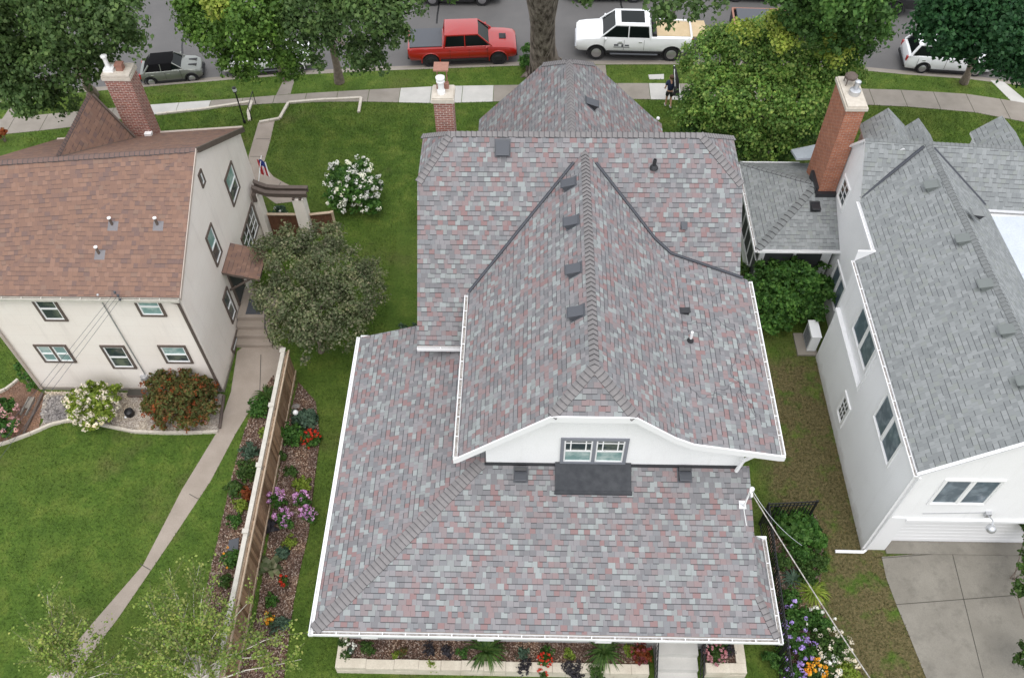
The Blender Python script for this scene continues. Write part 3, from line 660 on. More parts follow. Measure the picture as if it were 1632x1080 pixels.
wl_ = MB(); wl_.box(-5.35, 6.0, 9.25, 17.7, 1.0, 2.66); wl_.box(-5.35, -3.35, 17.7, 18.4, 1.0, 2.66); part('porch_wall', wl_, M['greywall'], MH)
wl_ = MB(); wl_.box(-5.45, 6.1, 9.05, 17.7, 0, .85); wl_.box(-5.5, 6.15, 8.98, 9.24, .85, 1.0); part('porch_skirt', wl_, M['greywall'], MH)
mb = MB(); mb.box(-1.3, 6.22, 12.89, 12.949, 4.24, 4.37); part('base_flashing', mb, M['black'], MH)
for px in (585, 773, 963):
    p = az(px, 1012, 1.6); mb = MB(); x = p[0]
    mb.box(x - .2, x + .2, 8.86, 9.05, 1.2, 2.66); mb.box(x - .24, x + .24, 8.8, 9.05, 1.1, 1.2); part('porch_pier', mb, M['trim'], MH)
mb = MB(); mb.box(6.33, 6.5, 12.4, 12.52, 4.55, 5.6); a = Vector((6.2, 12.75, 5.5))
mb = MB(); mb.tube([(6.36, 12.6, 5.62), (6.1, 12.7, 5.1), (6.02, 12.72, 4.45)], .06, 6); part('downspout', mb, M['trim'], MH)
# window and the roll roofed ledge below it
window(MH, (.90, 12.95, 4.42), (1, 0, 0), (0, -1, 0), 1.92, 1.38, 'prairie', 'greytrim', ('glass_teal', 'glass'), .1, split=2, depth=.05)
mb = MB(); n0 = lambda y, h: lz(y) + h
mb.prism([(.77, 12.94, lz(12.94) + .16), (2.99, 12.94, lz(12.94) + .16), (2.99, 12.2, lz(12.2) + .02), (2.99, 12.2, lz(12.2) - .04), (2.99, 12.94, lz(12.94) - .04)][0:0] or [(.77, 12.94, lz(12.94) + .15), (.77, 12.18, lz(12.18) + .03), (.77, 12.18, lz(12.18) - .05), (.77, 12.94, lz(12.94) - .05)], (2.22, 0, 0))
mb.box(.75, 3.01, 12.1, 12.2, lz(12.1) + .0, lz(12.2) + .045)
part('window_ledge', mb, M['rolled'], MH)
# vents
nL = np.array([-.845, 0, 1.0]) * np.array([1, 1, 1]); nLv = np.array([-.845, 0, 1.])
for px, py in ((908, 294), (912, 355), (916, 431), (920, 499)):
    p = apl(px, py, (GX, 0, GZ), np.array([.845 * -1, 0, 1.])); box_vent(MH, p, (-1, 0, -.845), 'ventgrey', .28)
p = apl(941, 166, (FX, 0, FZ), np.array([fr_, 0, 1.])); box_vent(MH, p, (1, 0, -fr_), 'ventgrey', .28)
pb = lambda px, py: apl(px, py, (0, RY, RZ), np.array([0, -SL, 1.]))
box_vent(MH, pb(801, 237), (0, -1, -SL), 'ventgrey', .32)
box_vent(MH, pb(1090, 360), (0, -1, -SL), 'ventgrey', .14, 'roof_vent')
pipe_vent(MH, pb(1042, 268), 'black', .35, .06, 'black')
pl_ = lambda px, py: apl(px, py, (0, 8.45, LE), np.array([0, -LS, 1.]))
box_vent(MH, pl_(830, 757), (0, -1, -LS), 'ventgrey', .27, dark=True); box_vent(MH, pl_(1091, 757), (0, -1, -LS), 'ventgrey', .27, dark=True)
pf = lambda px, py: apl(px, py, (4.5, 0, 6.31), np.array([.2227, 0, 1.]))
box_vent(MH, pf(1091, 496), (1, 0, -.22), 'black', .16); pipe_vent(MH, pf(1100, 543), 'pvc', .42, .045, 'black')
# left chimney of the main house
mb = MB(); cx0, cx1, cyA, cyB = -3.24, -2.62, 23.55, 24.2
mb.box(cx0, cx1, cyA, cyB, 7.2, 9.12); ch = part('chimney', mb, M['brick'], MH)
mb = MB(); mb.box(cx0 - .06, cx1 + .06, cyA - .06, cyB + .06, 9.12, 9.26); mb.prism([(cx0 - .03, cyA - .03, 9.26), (cx1 + .03, cyA - .03, 9.26), (cx1 + .03, cyB + .03, 9.26), (cx0 - .03, cyB + .03, 9.26)][::-1], (0, 0, .05)); part('chimney_crown', mb, M['cap_conc'], ch)
mb = MB(); mb.lathe([(.13, 9.3), (.13, 9.42), (.10, 9.45), (.10, 9.72)], (-2.98, 23.8, 0), 14); mb.lathe([(.13, 9.72), (.14, 9.74), (.14, 9.78), (.11, 9.8), (.11, 9.84), (.15, 9.86), (.15, 9.92), (.03, 9.97)], (-2.98, 23.8, 0), 14); part('flue_pipe', mb, M['pvc'], ch, 40)
mb = MB(); mb.box(-3.15, -2.75, 24.0, 24.15, 9.3, 9.5); mb.box(-3.2, -2.72, 23.9, 24.35, 10.05, 10.1); mb.tube([(-3.1, 24.1, 9.5), (-3.1, 24.1, 10.06)], .02, 5); mb.tube([(-2.8, 24.1, 9.5), (-2.8, 24.1, 10.06)], .02, 5); part('flue_cap', mb, M['clay'], ch)
# small steel flue cowl and stub seen at far gable corner
mb = MB(); mb.ball((4.75, 27.1, 5.75), .07, n=8); part('vent_ball', mb, M['pvc'], MH, 60)
for q in ((3.4, 6.6, 26.9, 28.9), (-3.2, -.8, 26.9, 29.4)):
    mb = MB(); mb.box(*q, 2.7, 2.85); part('front_porch_roof', mb, M['rolled'], MH); mb = MB(); mb.box(q[0] + .2, q[1] - .2, 27.2, q[3] - .2, 0, 2.7); part('front_porch_wall', mb, M['white'], MH)
# ================================================================== LEFT HOUSE
LH = thing('stucco_house', (-14.8, 22.8, 0), 'two storey cream stucco house with brown shingle roof at left', 'house')
x0, x1, ya, yb, ry, rzL = -18.3, -11.35, 18.2, 27.3, 22.96, 7.65
zA, zB = 5.5, 5.04; sA = (rzL - zA) / (ry - ya); sB = (rzL - zB) / (yb - ry)
mb = MB()
ryf = lambda x: ry + .115 * (x - x1); ybf = lambda x: yb + .115 * (x - x1)
slab(mb, [(x0 - .15, ya, zA), (x1, ya, zA), (x1, ry, rzL)], .12); slab(mb, [(x0 - .15, ya, zA), (x1, ry, rzL), (x0 - .15, ryf(x0), rzL)], .12)
slab(mb, [(x0 - .15, ybf(x0), zB), (x1, yb, zB), (x1, ry, rzL), (x0 - .15, ryf(x0), rzL)], .12)
zf = lambda y: rzL - sB * (y - ry)
DX, DR, DLx, DYf = -15.93, -14.99, -16.8, 25.95
zD = rzL - sB * (DYf - ryf(DX))
slab(mb, [(DX, ryf(DX), rzL), (DX, DYf, rzL), (DR, DYf + .05, zD + .02)], .06)
slab(mb, [(DX, ryf(DX), rzL), (DX, DYf, rzL), (DLx, DYf + .05, zD + .02)], .06)
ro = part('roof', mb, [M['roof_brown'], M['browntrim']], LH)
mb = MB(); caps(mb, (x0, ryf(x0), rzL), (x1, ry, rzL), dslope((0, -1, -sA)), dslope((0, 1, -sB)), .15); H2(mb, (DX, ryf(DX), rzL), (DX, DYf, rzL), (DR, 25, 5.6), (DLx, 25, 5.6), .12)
part('ridge_caps', mb, [M['cap_brown'], M['butt_and_shade']], ro)
mb = MB(); mb.tube([(DX + .06, ryf(DX), rzL + .0), (DR + .02, DYf, zD + .05)], .035, 5); mb.tube([(DX + .1, DYf + .02, rzL - .1), (DR + .02, DYf + .02, zD + .1)], .05, 5); part('valley_flashing', mb, M['browntrim'], ro)
mb = MB(); mb.prism([(DX, DYf - .05, rzL - .1), (DR, DYf - .05, zD), (DLx, DYf - .05, zD)], (0, .04, 0)); part('gable_face', mb, M['cream'], LH)
mb = MB(); wx0, wx1, wy0, wy1 = -18.22, -11.4, 18.3, 27.1
mb.prism([(wx0, wy0, 4.85), (wx1, wy0, 4.85), (wx1, wy1, 4.85), (wx0, wy1 - .8, 4.85)], (0, 0, -4.85))
mb.prism([(wx1, wy0, 4.85), (wx1, wy1, 4.85), (wx1, wy1, zf(wy1) - .13), (wx1, ry, rzL - .13), (wx1, wy0, 5.5 - .06)], (-.25, 0, 0))
mb.box(wx0, wx1 - .26, wy0, wy0 + .2, 4.85, 5.42); part('wall', mb, M['cream'], LH)
mb = MB(); mb.box(wx0 - .03, wx1 + .035, wy0 - .035, wy0 + 8, 0, .16); part('foundation', mb, M['concrete'], LH)
# rake trim on the gable
mb = MB(); mb.prism([(x1 + .003, ya, zA - .02), (x1 + .003, ry, rzL - .0), (x1 + .003, ry, rzL - .12), (x1 + .003, ya, zA - .16)], (.03, 0, 0)); part('rake_board', mb, M['lightbrown'], LH)
mb = MB(); mb.prism([(x1 + .003, ry, rzL + .02), (x1 + .003, yb, zB + .02), (x1 + .003, yb, zB - .2), (x1 + .003, ry, rzL - .2)], (.08, 0, 0)); part('rake_board', mb, M['browntrim'], LH)
mb = MB(); gutter(mb, (x0 - .15, ya - .01, zA - .02), (x1, ya - .01, zA - .02), (0, -1, 0), .12, .11); part('gutter', mb, [M['cedar_cap'], M['gutter_in']], LH)
mb = MB(); mb.prism([(x0 - .1, ybf(x0), zB), (x1, yb, zB), (x1, yb + .11, zB), (x0 - .1, ybf(x0) + .11, zB)][::-1], (0, 0, -.1)); part('gutter', mb, M['lightbrown'], LH)
WY = 18.3
for (xa_, xb_, z0, z1, st, gl, sp) in ((-16.36, -15.55, 4.12, 5.4, 'double', ('glass', 'glass'), 1), (-12.97, -12.1, 4.42, 5.42, 'double', ('glass_teal', 'glass_teal'), 1), (-17.38, -16.22, 1.75, 2.78, 'double', ('glass_teal', 'glass_teal'), 2), (-15.03, -14.16, 1.42, 2.78, 'double', ('glass', 'glass'), 1), (-12.98, -12.0, 1.78, 2.82, 'double', ('glass', 'glass_teal'), 1)):
    window(LH, (xa_, WY, z0), (1, 0, 0), (0, -1, 0), xb_ - xa_, z1 - z0, st, 'browntrim', gl, .08, split=sp)
for (y0, y1, z0, z1, st, gl, sp, li) in ((24.3, 25.42, 3.65, 5.0, 'double', ('glass', 'glass_teal'), 1, (0, 0)), (22.5, 22.86, 6.25, 6.85, 'fixed', ('glass',), 1, (0, 0)), (21.33, 22.12, 3.5, 5.0, 'double', ('glass', 'glass_teal'), 1, (0, 0)), (23.95, 26.0, 1.0, 2.3, 'fixed', ('glass',), 2, (2, 3)), (20.78, 21.46, .9, 2.35, 'double', ('glass', 'glass'), 1, (0, 0)), (19.95, 20.9, .06, .42, 'fixed', ('glass',), 1, (0, 0))):
    window(LH, (wx1, y0, z0), (0, 1, 0), (1, 0, 0), y1 - y0, z1 - z0, st, 'browntrim', gl, .08, split=sp, lites=li)
# side door, canopy, landing
mb = MB(); mb.box(wx1, wx1 + .06, 21.8, 21.9, .75, 2.75); mb.box(wx1, wx1 + .06, 22.8, 22.9, .75, 2.75); mb.box(wx1, wx1 + .06, 21.9, 22.8, 2.66, 2.75); mb.box(wx1 - .02, wx1 + .03, 21.9, 22.8, .75, 2.66, 1)
dr = part('side_door', mb, [M['browntrim'], M['net']], LH); mb = MB(); mb.ball((wx1 + .07, 22.0, 1.7), .04, n=8); part('door_handle', mb, M['steel'], dr, 60)
mb = MB(); slab(mb, [(wx1 + .01, 21.5, 3.05), (wx1 + .01, 23.0, 3.05), (-10.08, 23.0, 2.66), (-10.08, 21.5, 2.66)], .12)
cn = part('door_canopy', mb, [M['roof_brown'], M['browntrim']], LH)
for y in (21.6, 22.86): mb = MB(); mb.tube([(wx1 + .03, y, 1.95), (-10.35, y, 2.66)], .045, 6); part('canopy_bracket', mb, M['browntrim'], cn)
mb = MB(); mb.box(-11.36, -9.95, 21.25, 22.75, 0, .75)
for i in range(3): mb.box(-11.36, -9.97 , 21.24 - .3 * (i + 1), 21.24 - .3 * i, 0, .75 - .19 * (i + 1))
part('side_steps', mb, M['concrete_path'], LH)
mb = MB(); mb.box(-11.05, -10.4, 21.4, 22.15, .752, .768); 
solo('door_mat', mb, M['ventgrey'], 'dark grey rubber mat lying on the side door landing of the cream house', 'door mat')
mb = MB()
for y in (20.5, 21.3, 22.6): mb.tube([(-10.05, y, .1 if y < 20.6 else .75), (-10.05, y, 1.05 if y < 20.6 else 1.65)], .02, 6)
mb.tube([(-10.05, 20.45, 1.0), (-10.05, 21.3, 1.66), (-10.05, 22.65, 1.66)], .025, 6); part('stair_railing', mb, M['iron'], LH)
# downspouts
mb = MB(); mb.tube([(-11.62, 18.1, 5.38), (-11.5, 18.24, 5.15), (-11.46, 18.24, .15)], .05, 6); part('downspout', mb, M['browntrim'], LH)
mb = MB(); mb.tube([(-18.1, 18.1, 5.38), (-18.18, 18.22, 5.15), (-18.2, 18.22, .15)], .055, 6); part('downspout', mb, M['lightbrown'], LH)
mb = MB(); a, b = az(357, 630, .1), az(350, 682, .06); mb.tube([a, b], .055, 6); part('drain_leader', mb, M['browntrim'], LH)
mb = MB(); a, b = az(68, 626, .1), az(38, 690, .06); mb.tube([a, b], .055, 6); part('drain_leader', mb, M['browntrim'], LH)
a, b = ay(156, 470, WY - .05), ay(231, 596, WY - .05)
mb = MB(); mb.tube([a, b], .022, 6); mb.ball((a.x, a.y, a.z), .05, n=6); cd = part('service_conduit', mb, M['steel'], LH)
m_ = ay(231, 600, WY - .02); mb = MB(); mb.lathe([(.001, -.16), (.11, -.16), (.12, -.05), (.12, .0)], (m_.x, m_.y, m_.z), 12, 0, 'y'); mb.box(m_.x - .13, m_.x + .13, WY - .1, WY, m_.z - .35, m_.z + .1); mb.lathe([(.001, -.12), (.07, -.12), (.07, 0)], (m_.x + .3, m_.y, m_.z - .05), 10, 0, 'y'); mb.box(m_.x + .2, m_.x + .4, WY - .08, WY, m_.z - .2, m_.z + .08); part('electric_meter', mb, M['steel'], LH, 40)
mb = MB(); mb.box(-14.95, -14.05, 18.0, 18.262, 0, .10, 0); mb.box(-14.9, -14.1, 17.95, 17.99, .0, .12, 1); part('window_well', mb, [M['joint'], M['browntrim']], LH)
for px, py in ((180, 360), (252, 360), (159, 406)): boot_vent(LH, apl(px, py, (0, ya, zA), np.array([0, -sA, 1.])), (0, -1, -sA))
# chimney
cA = (-15.45, -14.5, 26.4, 27.12); mb = MB(); mb.box(*cA, 0.0, 7.85); ch = part('chimney', mb, M['brick'], LH)
mb = MB(); mb.box(cA[0] - .05, cA[1] + .05, cA[2] - .05, cA[3] + .05, 7.85, 7.97); mb.box(cA[0] - .03, cA[1] + .03, cA[2] - .03, cA[3] + .03, 7.981, 8.06); part('chimney_crown', mb, M['cap_conc'], ch)
mb = MB(); mb.box(-14.98, -14.74, 26.64, 26.88, 8.06, 8.26); mb.box(-15.0, -14.72, 26.62, 26.9, 8.26, 8.31); part('clay_flue', mb, M['clay'], ch)
mb = MB(); mb.box(-15.42, -15.07, 26.55, 26.9, 8.06, 8.16); mb.lathe([(.08, 8.16), (.08, 8.55)], (-15.28, 26.75, 0), 12); mb.lathe([(.08, 8.56), (.12, 8.58), (.12, 8.63), (.03, 8.67)], (-15.28, 26.75, 0), 12); part('flue_pipe', mb, M['pvc'], ch, 40)
mb = MB(); q = az(234, 210, 5.6); mb.box(q.x - .1, q.x + .16, q.y - .1, q.y + .1, 5.45, 5.56); part('chimney_flashing', mb, M['pvc'], ch)
# ================================================================== RIGHT HOUSE
RH = thing('white_house', (13.5, 19, 0), 'white stucco house with grey shingle roof and attached garage at right', 'house')
SR = .78; ex, ez = 10.93, 5.05; zr = lambda x: ez + SR * (x - ex)
yR = 12.3
mb = MB()
slab(mb, [(ex, yR, ez), (13.95, yR, zr(13.95)), (13.62, 24.2, zr(13.62)), (11.5, 22.95, zr(11.5)), (11.5, 20.5, zr(11.5)), (ex, 20.5, ez)], .12)
slab(mb, [(13.95, yR, zr(13.95)), (16.25, yR, 5.55), (15.75, 23.9, 5.55), (13.62, 24.2, zr(13.62))], .12)
MZ, MS = 7.14, 1.14
slab(mb, [(11.5, 22.88, MZ - MS * 1.42), (20.5, 22.2, MZ - MS * 1.42), (20.5, 23.6, MZ), (11.5, 24.3, MZ)], .12)
slab(mb, [(11.5, 24.3, MZ), (20.5, 23.6, MZ), (20.5, 26.4, MZ - 1.09 * 2.8), (11.5, 27.1, MZ - 1.09 * 2.8)], .12)
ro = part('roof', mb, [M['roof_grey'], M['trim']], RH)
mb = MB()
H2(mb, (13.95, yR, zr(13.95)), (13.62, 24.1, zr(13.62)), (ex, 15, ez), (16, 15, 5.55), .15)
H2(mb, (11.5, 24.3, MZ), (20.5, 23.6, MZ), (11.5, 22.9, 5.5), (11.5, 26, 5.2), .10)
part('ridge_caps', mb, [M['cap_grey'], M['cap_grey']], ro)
mb = MB(); vstrip(mb, (13.45, 24.0, 7.02), (11.52, 23.0, 5.54), .055); vstrip(mb, (13.8, 23.95, 6.98), (15.7, 22.65, 5.6), .05); part('valley_flashing', mb, M['flash'], ro)
mb = MB(); mb.box(15.76, 20.4, 13.0, 22.25, 5.2, 5.42); mb.prism([(15.78, 22.3, 5.43), (20.4, 22.3, 5.43), (20.4, 19.0, 5.43), (16.0, 19.0, 5.43)][::-1], (0, 0, -.01)); part('flat_roof', mb, M['membrane'], RH)
mb = MB(); mb.box(15.9, 20.4, 19.6, 19.64, 5.425, 5.44); part('membrane_seam', mb, M['steel'], RH)
# dormers toward the street
for k, (pk, ev, bk) in enumerate((((1416, 172), (1381, 207), (1443, 221)), ((1464, 188), (1444, 201), (1487, 222)), ((1597, 184), (1563, 207), (1630, 233)))):
    zt = 7.0 if k != 1 else 6.6
    P = az(*pk, zt); B = Vector((P.x, 24.0, zt)); hw = .82 if k != 1 else .7; zl = zt - .75
    mb = MB(); slab(mb, [(P.x - hw, P.y, zl), (P.x, P.y, zt), (P.x, 24.0, zt), (P.x - hw, 24.0, zl)], .08); slab(mb, [(P.x + hw, P.y, zl), (P.x, P.y, zt), (P.x, 24.0, zt), (P.x + hw, 24.0, zl)], .08)
    dm = MB(); dm.prism([(P.x - hw + .12, P.y - .12, 4.9), (P.x + hw - .12, P.y - .12, 4.9), (P.x + hw - .12, P.y - .12, zl + .02), (P.x, P.y - .12, zt - .13), (P.x - hw + .12, P.y - .12, zl + .02)], (0, -1.6, 0))
    d = part('dormer', dm, M['white'], RH); part('dormer_roof', mb, [M['roof_grey'], M['trim']], d)
# walls
mb = MB(); mb.box(11.0, 16.1, 12.42, 20.45, 2.2, 4.98); mb.box(11.0, 11.65, 12.42, 20.2, 0, 2.2); mb.box(16.6, 20.4, 12.42, 20.45, 0, 5.2); mb.box(16.1, 16.6, 12.42, 13.4, 2.2, 4.98)
mb.prism([(11.0, 12.42, 4.98), (13.95, 12.42, zr(13.95) - .13), (16.15, 12.42, 5.5), (16.15, 12.42, 4.98)], (0, .2, 0))
mb.box(11.65, 20.4, 20.45, 22.95, 0, 5.3); mb.box(11.65, 20.4, 22.95, 26.7, 0, 4.3); mb.box(11.66, 16.6, 19.0, 20.2, 0, 2.2)
mb.prism([(11.65, 22.95, 4.3), (11.65, 22.95, 5.45), (11.65, 24.3, MZ - .13), (11.65, 26.7, 4.42), (11.65, 26.7, 4.3)], (.2, 0, 0))
part('wall', mb, M['white'], RH)
mb = MB(); mb.box(10.88, 10.995, 12.42, 20.2, 0, 2.78); mb.box(10.88, 10.995, 12.42, 16.69, 2.7801, 4.94); mb.box(10.84, 10.88 + .115, 16.7, 20.24, 2.781, 2.9); mb.box(10.85, 10.999, 16.70, 16.8, 2.9, 4.94); part('lower_wall', mb, M['white'], RH)
mb = MB(); mb.box(10.87, 10.95, 12.36, 12.415, 0, 4.94); mb.box(11.06, 11.64, 12.385, 12.415, 0, 2.3); part('corner_board', mb, M['trim'], RH)
mb = MB(); mb.box(11.7, 16.6, 12.7, 12.76, 0, 2.2); 
for i in range(1, 9): mb.box(11.7, 16.6, 12.694, 12.7, i * .235, i * .235 + .02)
gd = part('garage_door', mb, M['trim'], RH)
mb = MB(); mb.box(11.6, 16.7, 12.35, 12.42, 2.1, 2.22); part('door_header', mb, M['trim'], RH)
mb = MB(); mb.box(11.66, 16.6, 12.25, 12.69, 0, .05); part('garage_apron', mb, M['concrete_drive'], RH)
mb = MB(); mb.prism([(ex, yR + .012, ez + .01), (13.95, yR + .012, zr(13.95) + .01), (13.95, yR + .012, zr(13.95) - .16), (ex, yR + .012, ez - .16)], (0, .1, 0)); part('rake_board', mb, M['trim'], RH)
mb = MB(); gutter(mb, (ex, yR, ez), (ex, 20.5, ez), (-1, 0, 0), .12, .1); part('gutter', mb, [M['trim'], M['gutter_in']], RH)
mb = MB(); gutter(mb, (11.48, 20.55, zr(11.5)), (11.48, 22.9, zr(11.5)), (-1, 0, 0), .11, .1); part('gutter', mb, [M['trim'], M['trim']], RH)
mb = MB(); mb.box(ex - .02, 11.5, 20.5, 20.56, ez - .12, zr(11.5) + .02); part('rake_board', mb, M['trim'], RH)
window(RH, (11.0, 18.95, 3.4), (0, -1, 0), (-1, 0, 0), 1.95, 1.5, 'fixed', 'vinyl', ('glass_blue',), .07, split=2)
window(RH, (10.88, 15.35, 3.45), (0, -1, 0), (-1, 0, 0), 1.9, 1.45, 'fixed', 'vinyl', ('glass_blue',), .07, split=2)
window(RH, (10.88, 17.35, .75), (0, -1, 0), (-1, 0, 0), .8, 1.2, 'fixed', 'vinyl', ('glass',), .12, lites=(3, 3))
window(RH, (11.65, 25.1, 3.75), (0, -1, 0), (-1, 0, 0), .9, 1.1, 'fixed', 'vinyl', ('glass',), .08, lites=(2, 3))
window(RH, (11.65, 23.05, .9), (0, -1, 0), (-1, 0, 0), 1.5, 1.5, 'fixed', 'vinyl', ('glass_blue',), .1, split=2)
window(RH, (11.85, 12.42, 3.2), (1, 0, 0), (0, -1, 0), 1.72, 1.5, 'fixed', 'vinyl', ('glass_blue',), .06, split=2)
window(RH, (14.9, 12.42, 3.2), (1, 0, 0), (0, -1, 0), 1.0, 1.4, 'fixed', 'vinyl', ('glass_blue',), .06)
mb = MB(); p = ay(1575, 822, 12.3); mb.box(p.x - .08, p.x + .08, 12.3, 12.42, p.z - .1, p.z + .1); mb.tube([(p.x, 12.32, p.z), (p.x + .03, 12.1, p.z + .12), (p.x, 11.95, p.z)], .025, 6); mb.ball((p.x, 11.93, p.z - .08), .15, 1, 1, .95, 12); mb.tube([(p.x - 1.9, 12.4, p.z - .1), (p.x - .1, 12.4, p.z + .02)], .012, 5); part('globe_lamp', mb, M['steel'], RH, 50)
mb = MB(); mb.tube([az(1376, 879, .12), az(1331, 878, .08)], .055, 6); mb.tube([(11.02, 12.32, 4.95), (11.0, 12.33, .12), az(1376, 879, .12)], .045, 6); part('downspout', mb, M['trim'], RH)
for px, py in ((1485, 297), (1536, 382), (1572, 454), (1606, 527), (1634, 608)): box_vent(RH, apl(px, py, (ex, 0, ez), np.array([-SR, 0, 1.])), (-1, 0, -SR), 'ventgrn', .26)
box_vent(RH, Vector((14.2, 20.7, 7.05)), (1, 0, -.75), 'cap_grey', .24)
box_vent(RH, apl(1299, 330, (0, 23.2, 2.75), np.array([0, -.441, 1.])), (0, -1, -.44), 'black', .25)
# chimney
mb = MB(); cB = (10.95, 11.6, 25.3, 27.0); mb.box(*cB, 0, 7.55); ch = part('chimney', mb, M['brick_or'], RH)
mb = MB(); mb.box(cB[0] - .06, cB[1] + .06, cB[2] - .06, cB[3] + .06, 7.55, 7.67); mb.box(cB[0] - .01, cB[1] + .01, cB[2] - .01, cB[3] + .01, 7.671, 7.73); part('chimney_crown', mb, M['cap_conc'], ch)
mb = MB(); mb.lathe([(.2, 7.73), (.2, 7.9), (.14, 7.93)], (11.3, 26.0, 0), 12); mb.lathe([(.08, 7.9), (.08, 8.1), (.11, 8.15), (.11, 8.25), (.02, 8.3)], (11.3, 26.0, 0), 12); part('flue_pipe', mb, M['steel'], ch, 40)
mb = MB()
for a in (-.15, .15):
    for b in (-.15, .15): mb.tube([(11.25 + a, 26.6 + b, 7.73), (11.25 + a, 26.6 + b, 8.0)], .02, 5)
mb.lathe([(.24, 7.98), (.23, 8.06), (.16, 8.12), (.02, 8.13)], (11.25, 26.6, 0), 8); part('flue_cap', mb, M['browntrim'], ch)
mb = MB(); mb.box(10.86, 11.62, 25.14, 25.3, 3.45, 3.78); mb.box(10.84, 10.95, 25.3, 26.3, 3.6, 3.95); part('chimney_flashing', mb, M['black'], ch)
# sunroom
SE = 2.75; sx0, sx1, sy0, sy1 = 8.55, 11.64, 23.2, 28.1; ax_, ay_, azz = 10.95, 25.65, 3.83
mb = MB()
slab(mb, [(sx0, sy0, SE), (sx1, sy0, SE), (sx1, ay_, azz), (ax_, ay_, azz)], .1)
slab(mb, [(sx0, sy1, SE), (sx1, sy1, SE), (sx1, ay_, azz), (ax_, ay_, azz)], .1)
slab(mb, [(sx0, sy0, SE), (sx0, sy1, SE), (ax_, ay_, azz)], .1)
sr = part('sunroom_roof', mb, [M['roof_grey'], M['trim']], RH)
mb = MB(); H2(mb, (sx0, sy0, SE), (ax_, ay_, azz), (11, sy0, SE), (sx0, sy1, SE), .16, .22); H2(mb, (sx0, sy1, SE), (ax_, ay_, azz), (11, sy1, SE), (sx0, sy0, SE), .1, .22); part('ridge_caps', mb, [M['cap_grey'], M['butt_and_shade']], sr)
mb = MB(); gutter(mb, (sx0 - .02, sy0 - .1, SE), (sx0 - .02, sy1, SE), (-1, 0, 0), .1, .08); gutter(mb, (sx0, sy0 - .02, SE), (sx1, sy0 - .02, SE), (0, -1, 0), .1, .08); mb.box(sx0, 11.0, sy1, sy1 + .05, SE - .08, SE + .02); part('gutter', mb, [M['trim'], M['gutter_in']], RH)
mb = MB(); slab(mb, [(10.6, 27.5, 3.5), (11.6, 27.1, 3.9), (11.6, 28.4, 3.5), (10.6, 28.4, 3.2)], .1, 0, 0); part('entry_roof', mb, [M['membrane']], RH)
mb = MB(); X0, Y0, Y1 = 8.8, 23.5, 27.9
mb.box(X0, 11.64, Y0, Y1, 0, .55)
for t in np.linspace(0, 1, 7): y = Y0 + (Y1 - Y0) * t; mb.box(X0 - .0, X0 + .07, y - .035, y + .035, .55, 2.65)
mb.box(X0 - .005, X0 + .065, Y0, Y1, 1.55, 1.6); mb.box(X0 - .005, X0 + .065, Y0, Y1, 2.55, 2.65)
for x, w_ in ((8.8, .2), (10.1, .1), (11.2, .35)): mb.box(x, x + w_, Y0 - .005, Y0 + .07, .55, 2.65)
mb.box(X0, 11.64, Y0 - .008, Y0 + .06, 2.52, 2.65); part('sunroom_frame', mb, M['trim'], RH)
mb = MB(); mb.box(X0 + .03, 11.6, Y0 + .03, Y1 - .03, .55, 2.6); part('sunroom_screen', mb, M['net'], RH)
# air conditioner
AC = thing('air_conditioner', (10.65, 20.7, 0), 'white outdoor air conditioner on grey pad between round shrub and white house', 'air conditioner')
mb = MB(); mb.box(10.2, 10.95, 20.25, 21.3, 0, .08); part('pad', mb, M['concrete'], AC)
mb = MB(); mb.box(10.55, 10.88, 20.4, 21.2, .12, .95); mb.box(10.53, 10.9, 20.38, 21.22, .951, .99)
mb.box(10.6, 10.7, 20.45, 20.55, .08, .12); mb.box(10.6, 10.7, 21.05, 21.15, .08, .12); part('cabinet', mb, M['trim'], AC)
mb = MB(); 
for k in range(9): mb.box(10.535, 10.548, 20.48, 21.12, .2 + k * .075, .22 + k * .075)
part('grille', mb, M['ventgrey'], AC)
# gate arch of the cream house
GA = thing('garden_gateway', (-10.3, 26.3, 0), 'brown curved gateway beam on stucco piers beside the cream house', 'gateway')
mb = MB(); mb.box(-9.75, -9.3, 26.1, 26.6, 0, 2.35); part('pier', mb, M['cream'], GA); mb = MB(); mb.box(-11.35, -11.1, 26.1, 26.6, 0, 2.6); part('pier', mb, M['cream'], GA)
mb = MB(); cu = [(-11.25, 2.98), (-11.0, 2.82), (-10.75, 2.70), (-10.3, 2.66), (-9.7, 2.66), (-9.1, 2.66)]
for (a, z0), (b, z1) in zip(cu, cu[1:]):
    for y, dz, w2 in ((26.12, 0, .1), (26.45, 0, .1)): mb.prism([(a, y, z0), (b, y, z1), (b, y, z1 - .2), (a, y, z0 - .2)], (0, w2, 0))
    mb.prism([(a, 26.08, z0 + .04), (b, 26.08, z1 + .04), (b, 26.08, z1 + .003), (a, 26.08, z0 + .003)], (0, .18, 0)); mb.prism([(a, 26.41, z0 + .04), (b, 26.41, z1 + .04), (b, 26.41, z1 + .003), (a, 26.41, z0 + .003)], (0, .18, 0))
part('beam', mb, M['browntrim'], GA)
mb = MB(); 
for x in (-9.72, -9.45): mb.box(x, x + .09, 26.05, 26.65, 2.36, 2.44)
mb.box(-11.3, -11.15, 26.0, 26.7, 2.3, 2.7); part('bracket', mb, M['browntrim'], GA)
M['cedar_dark'] = noisy('dark_stained_board', (.10, .045, .028), (.16, .075, .045), 4, .8, .2, 30)
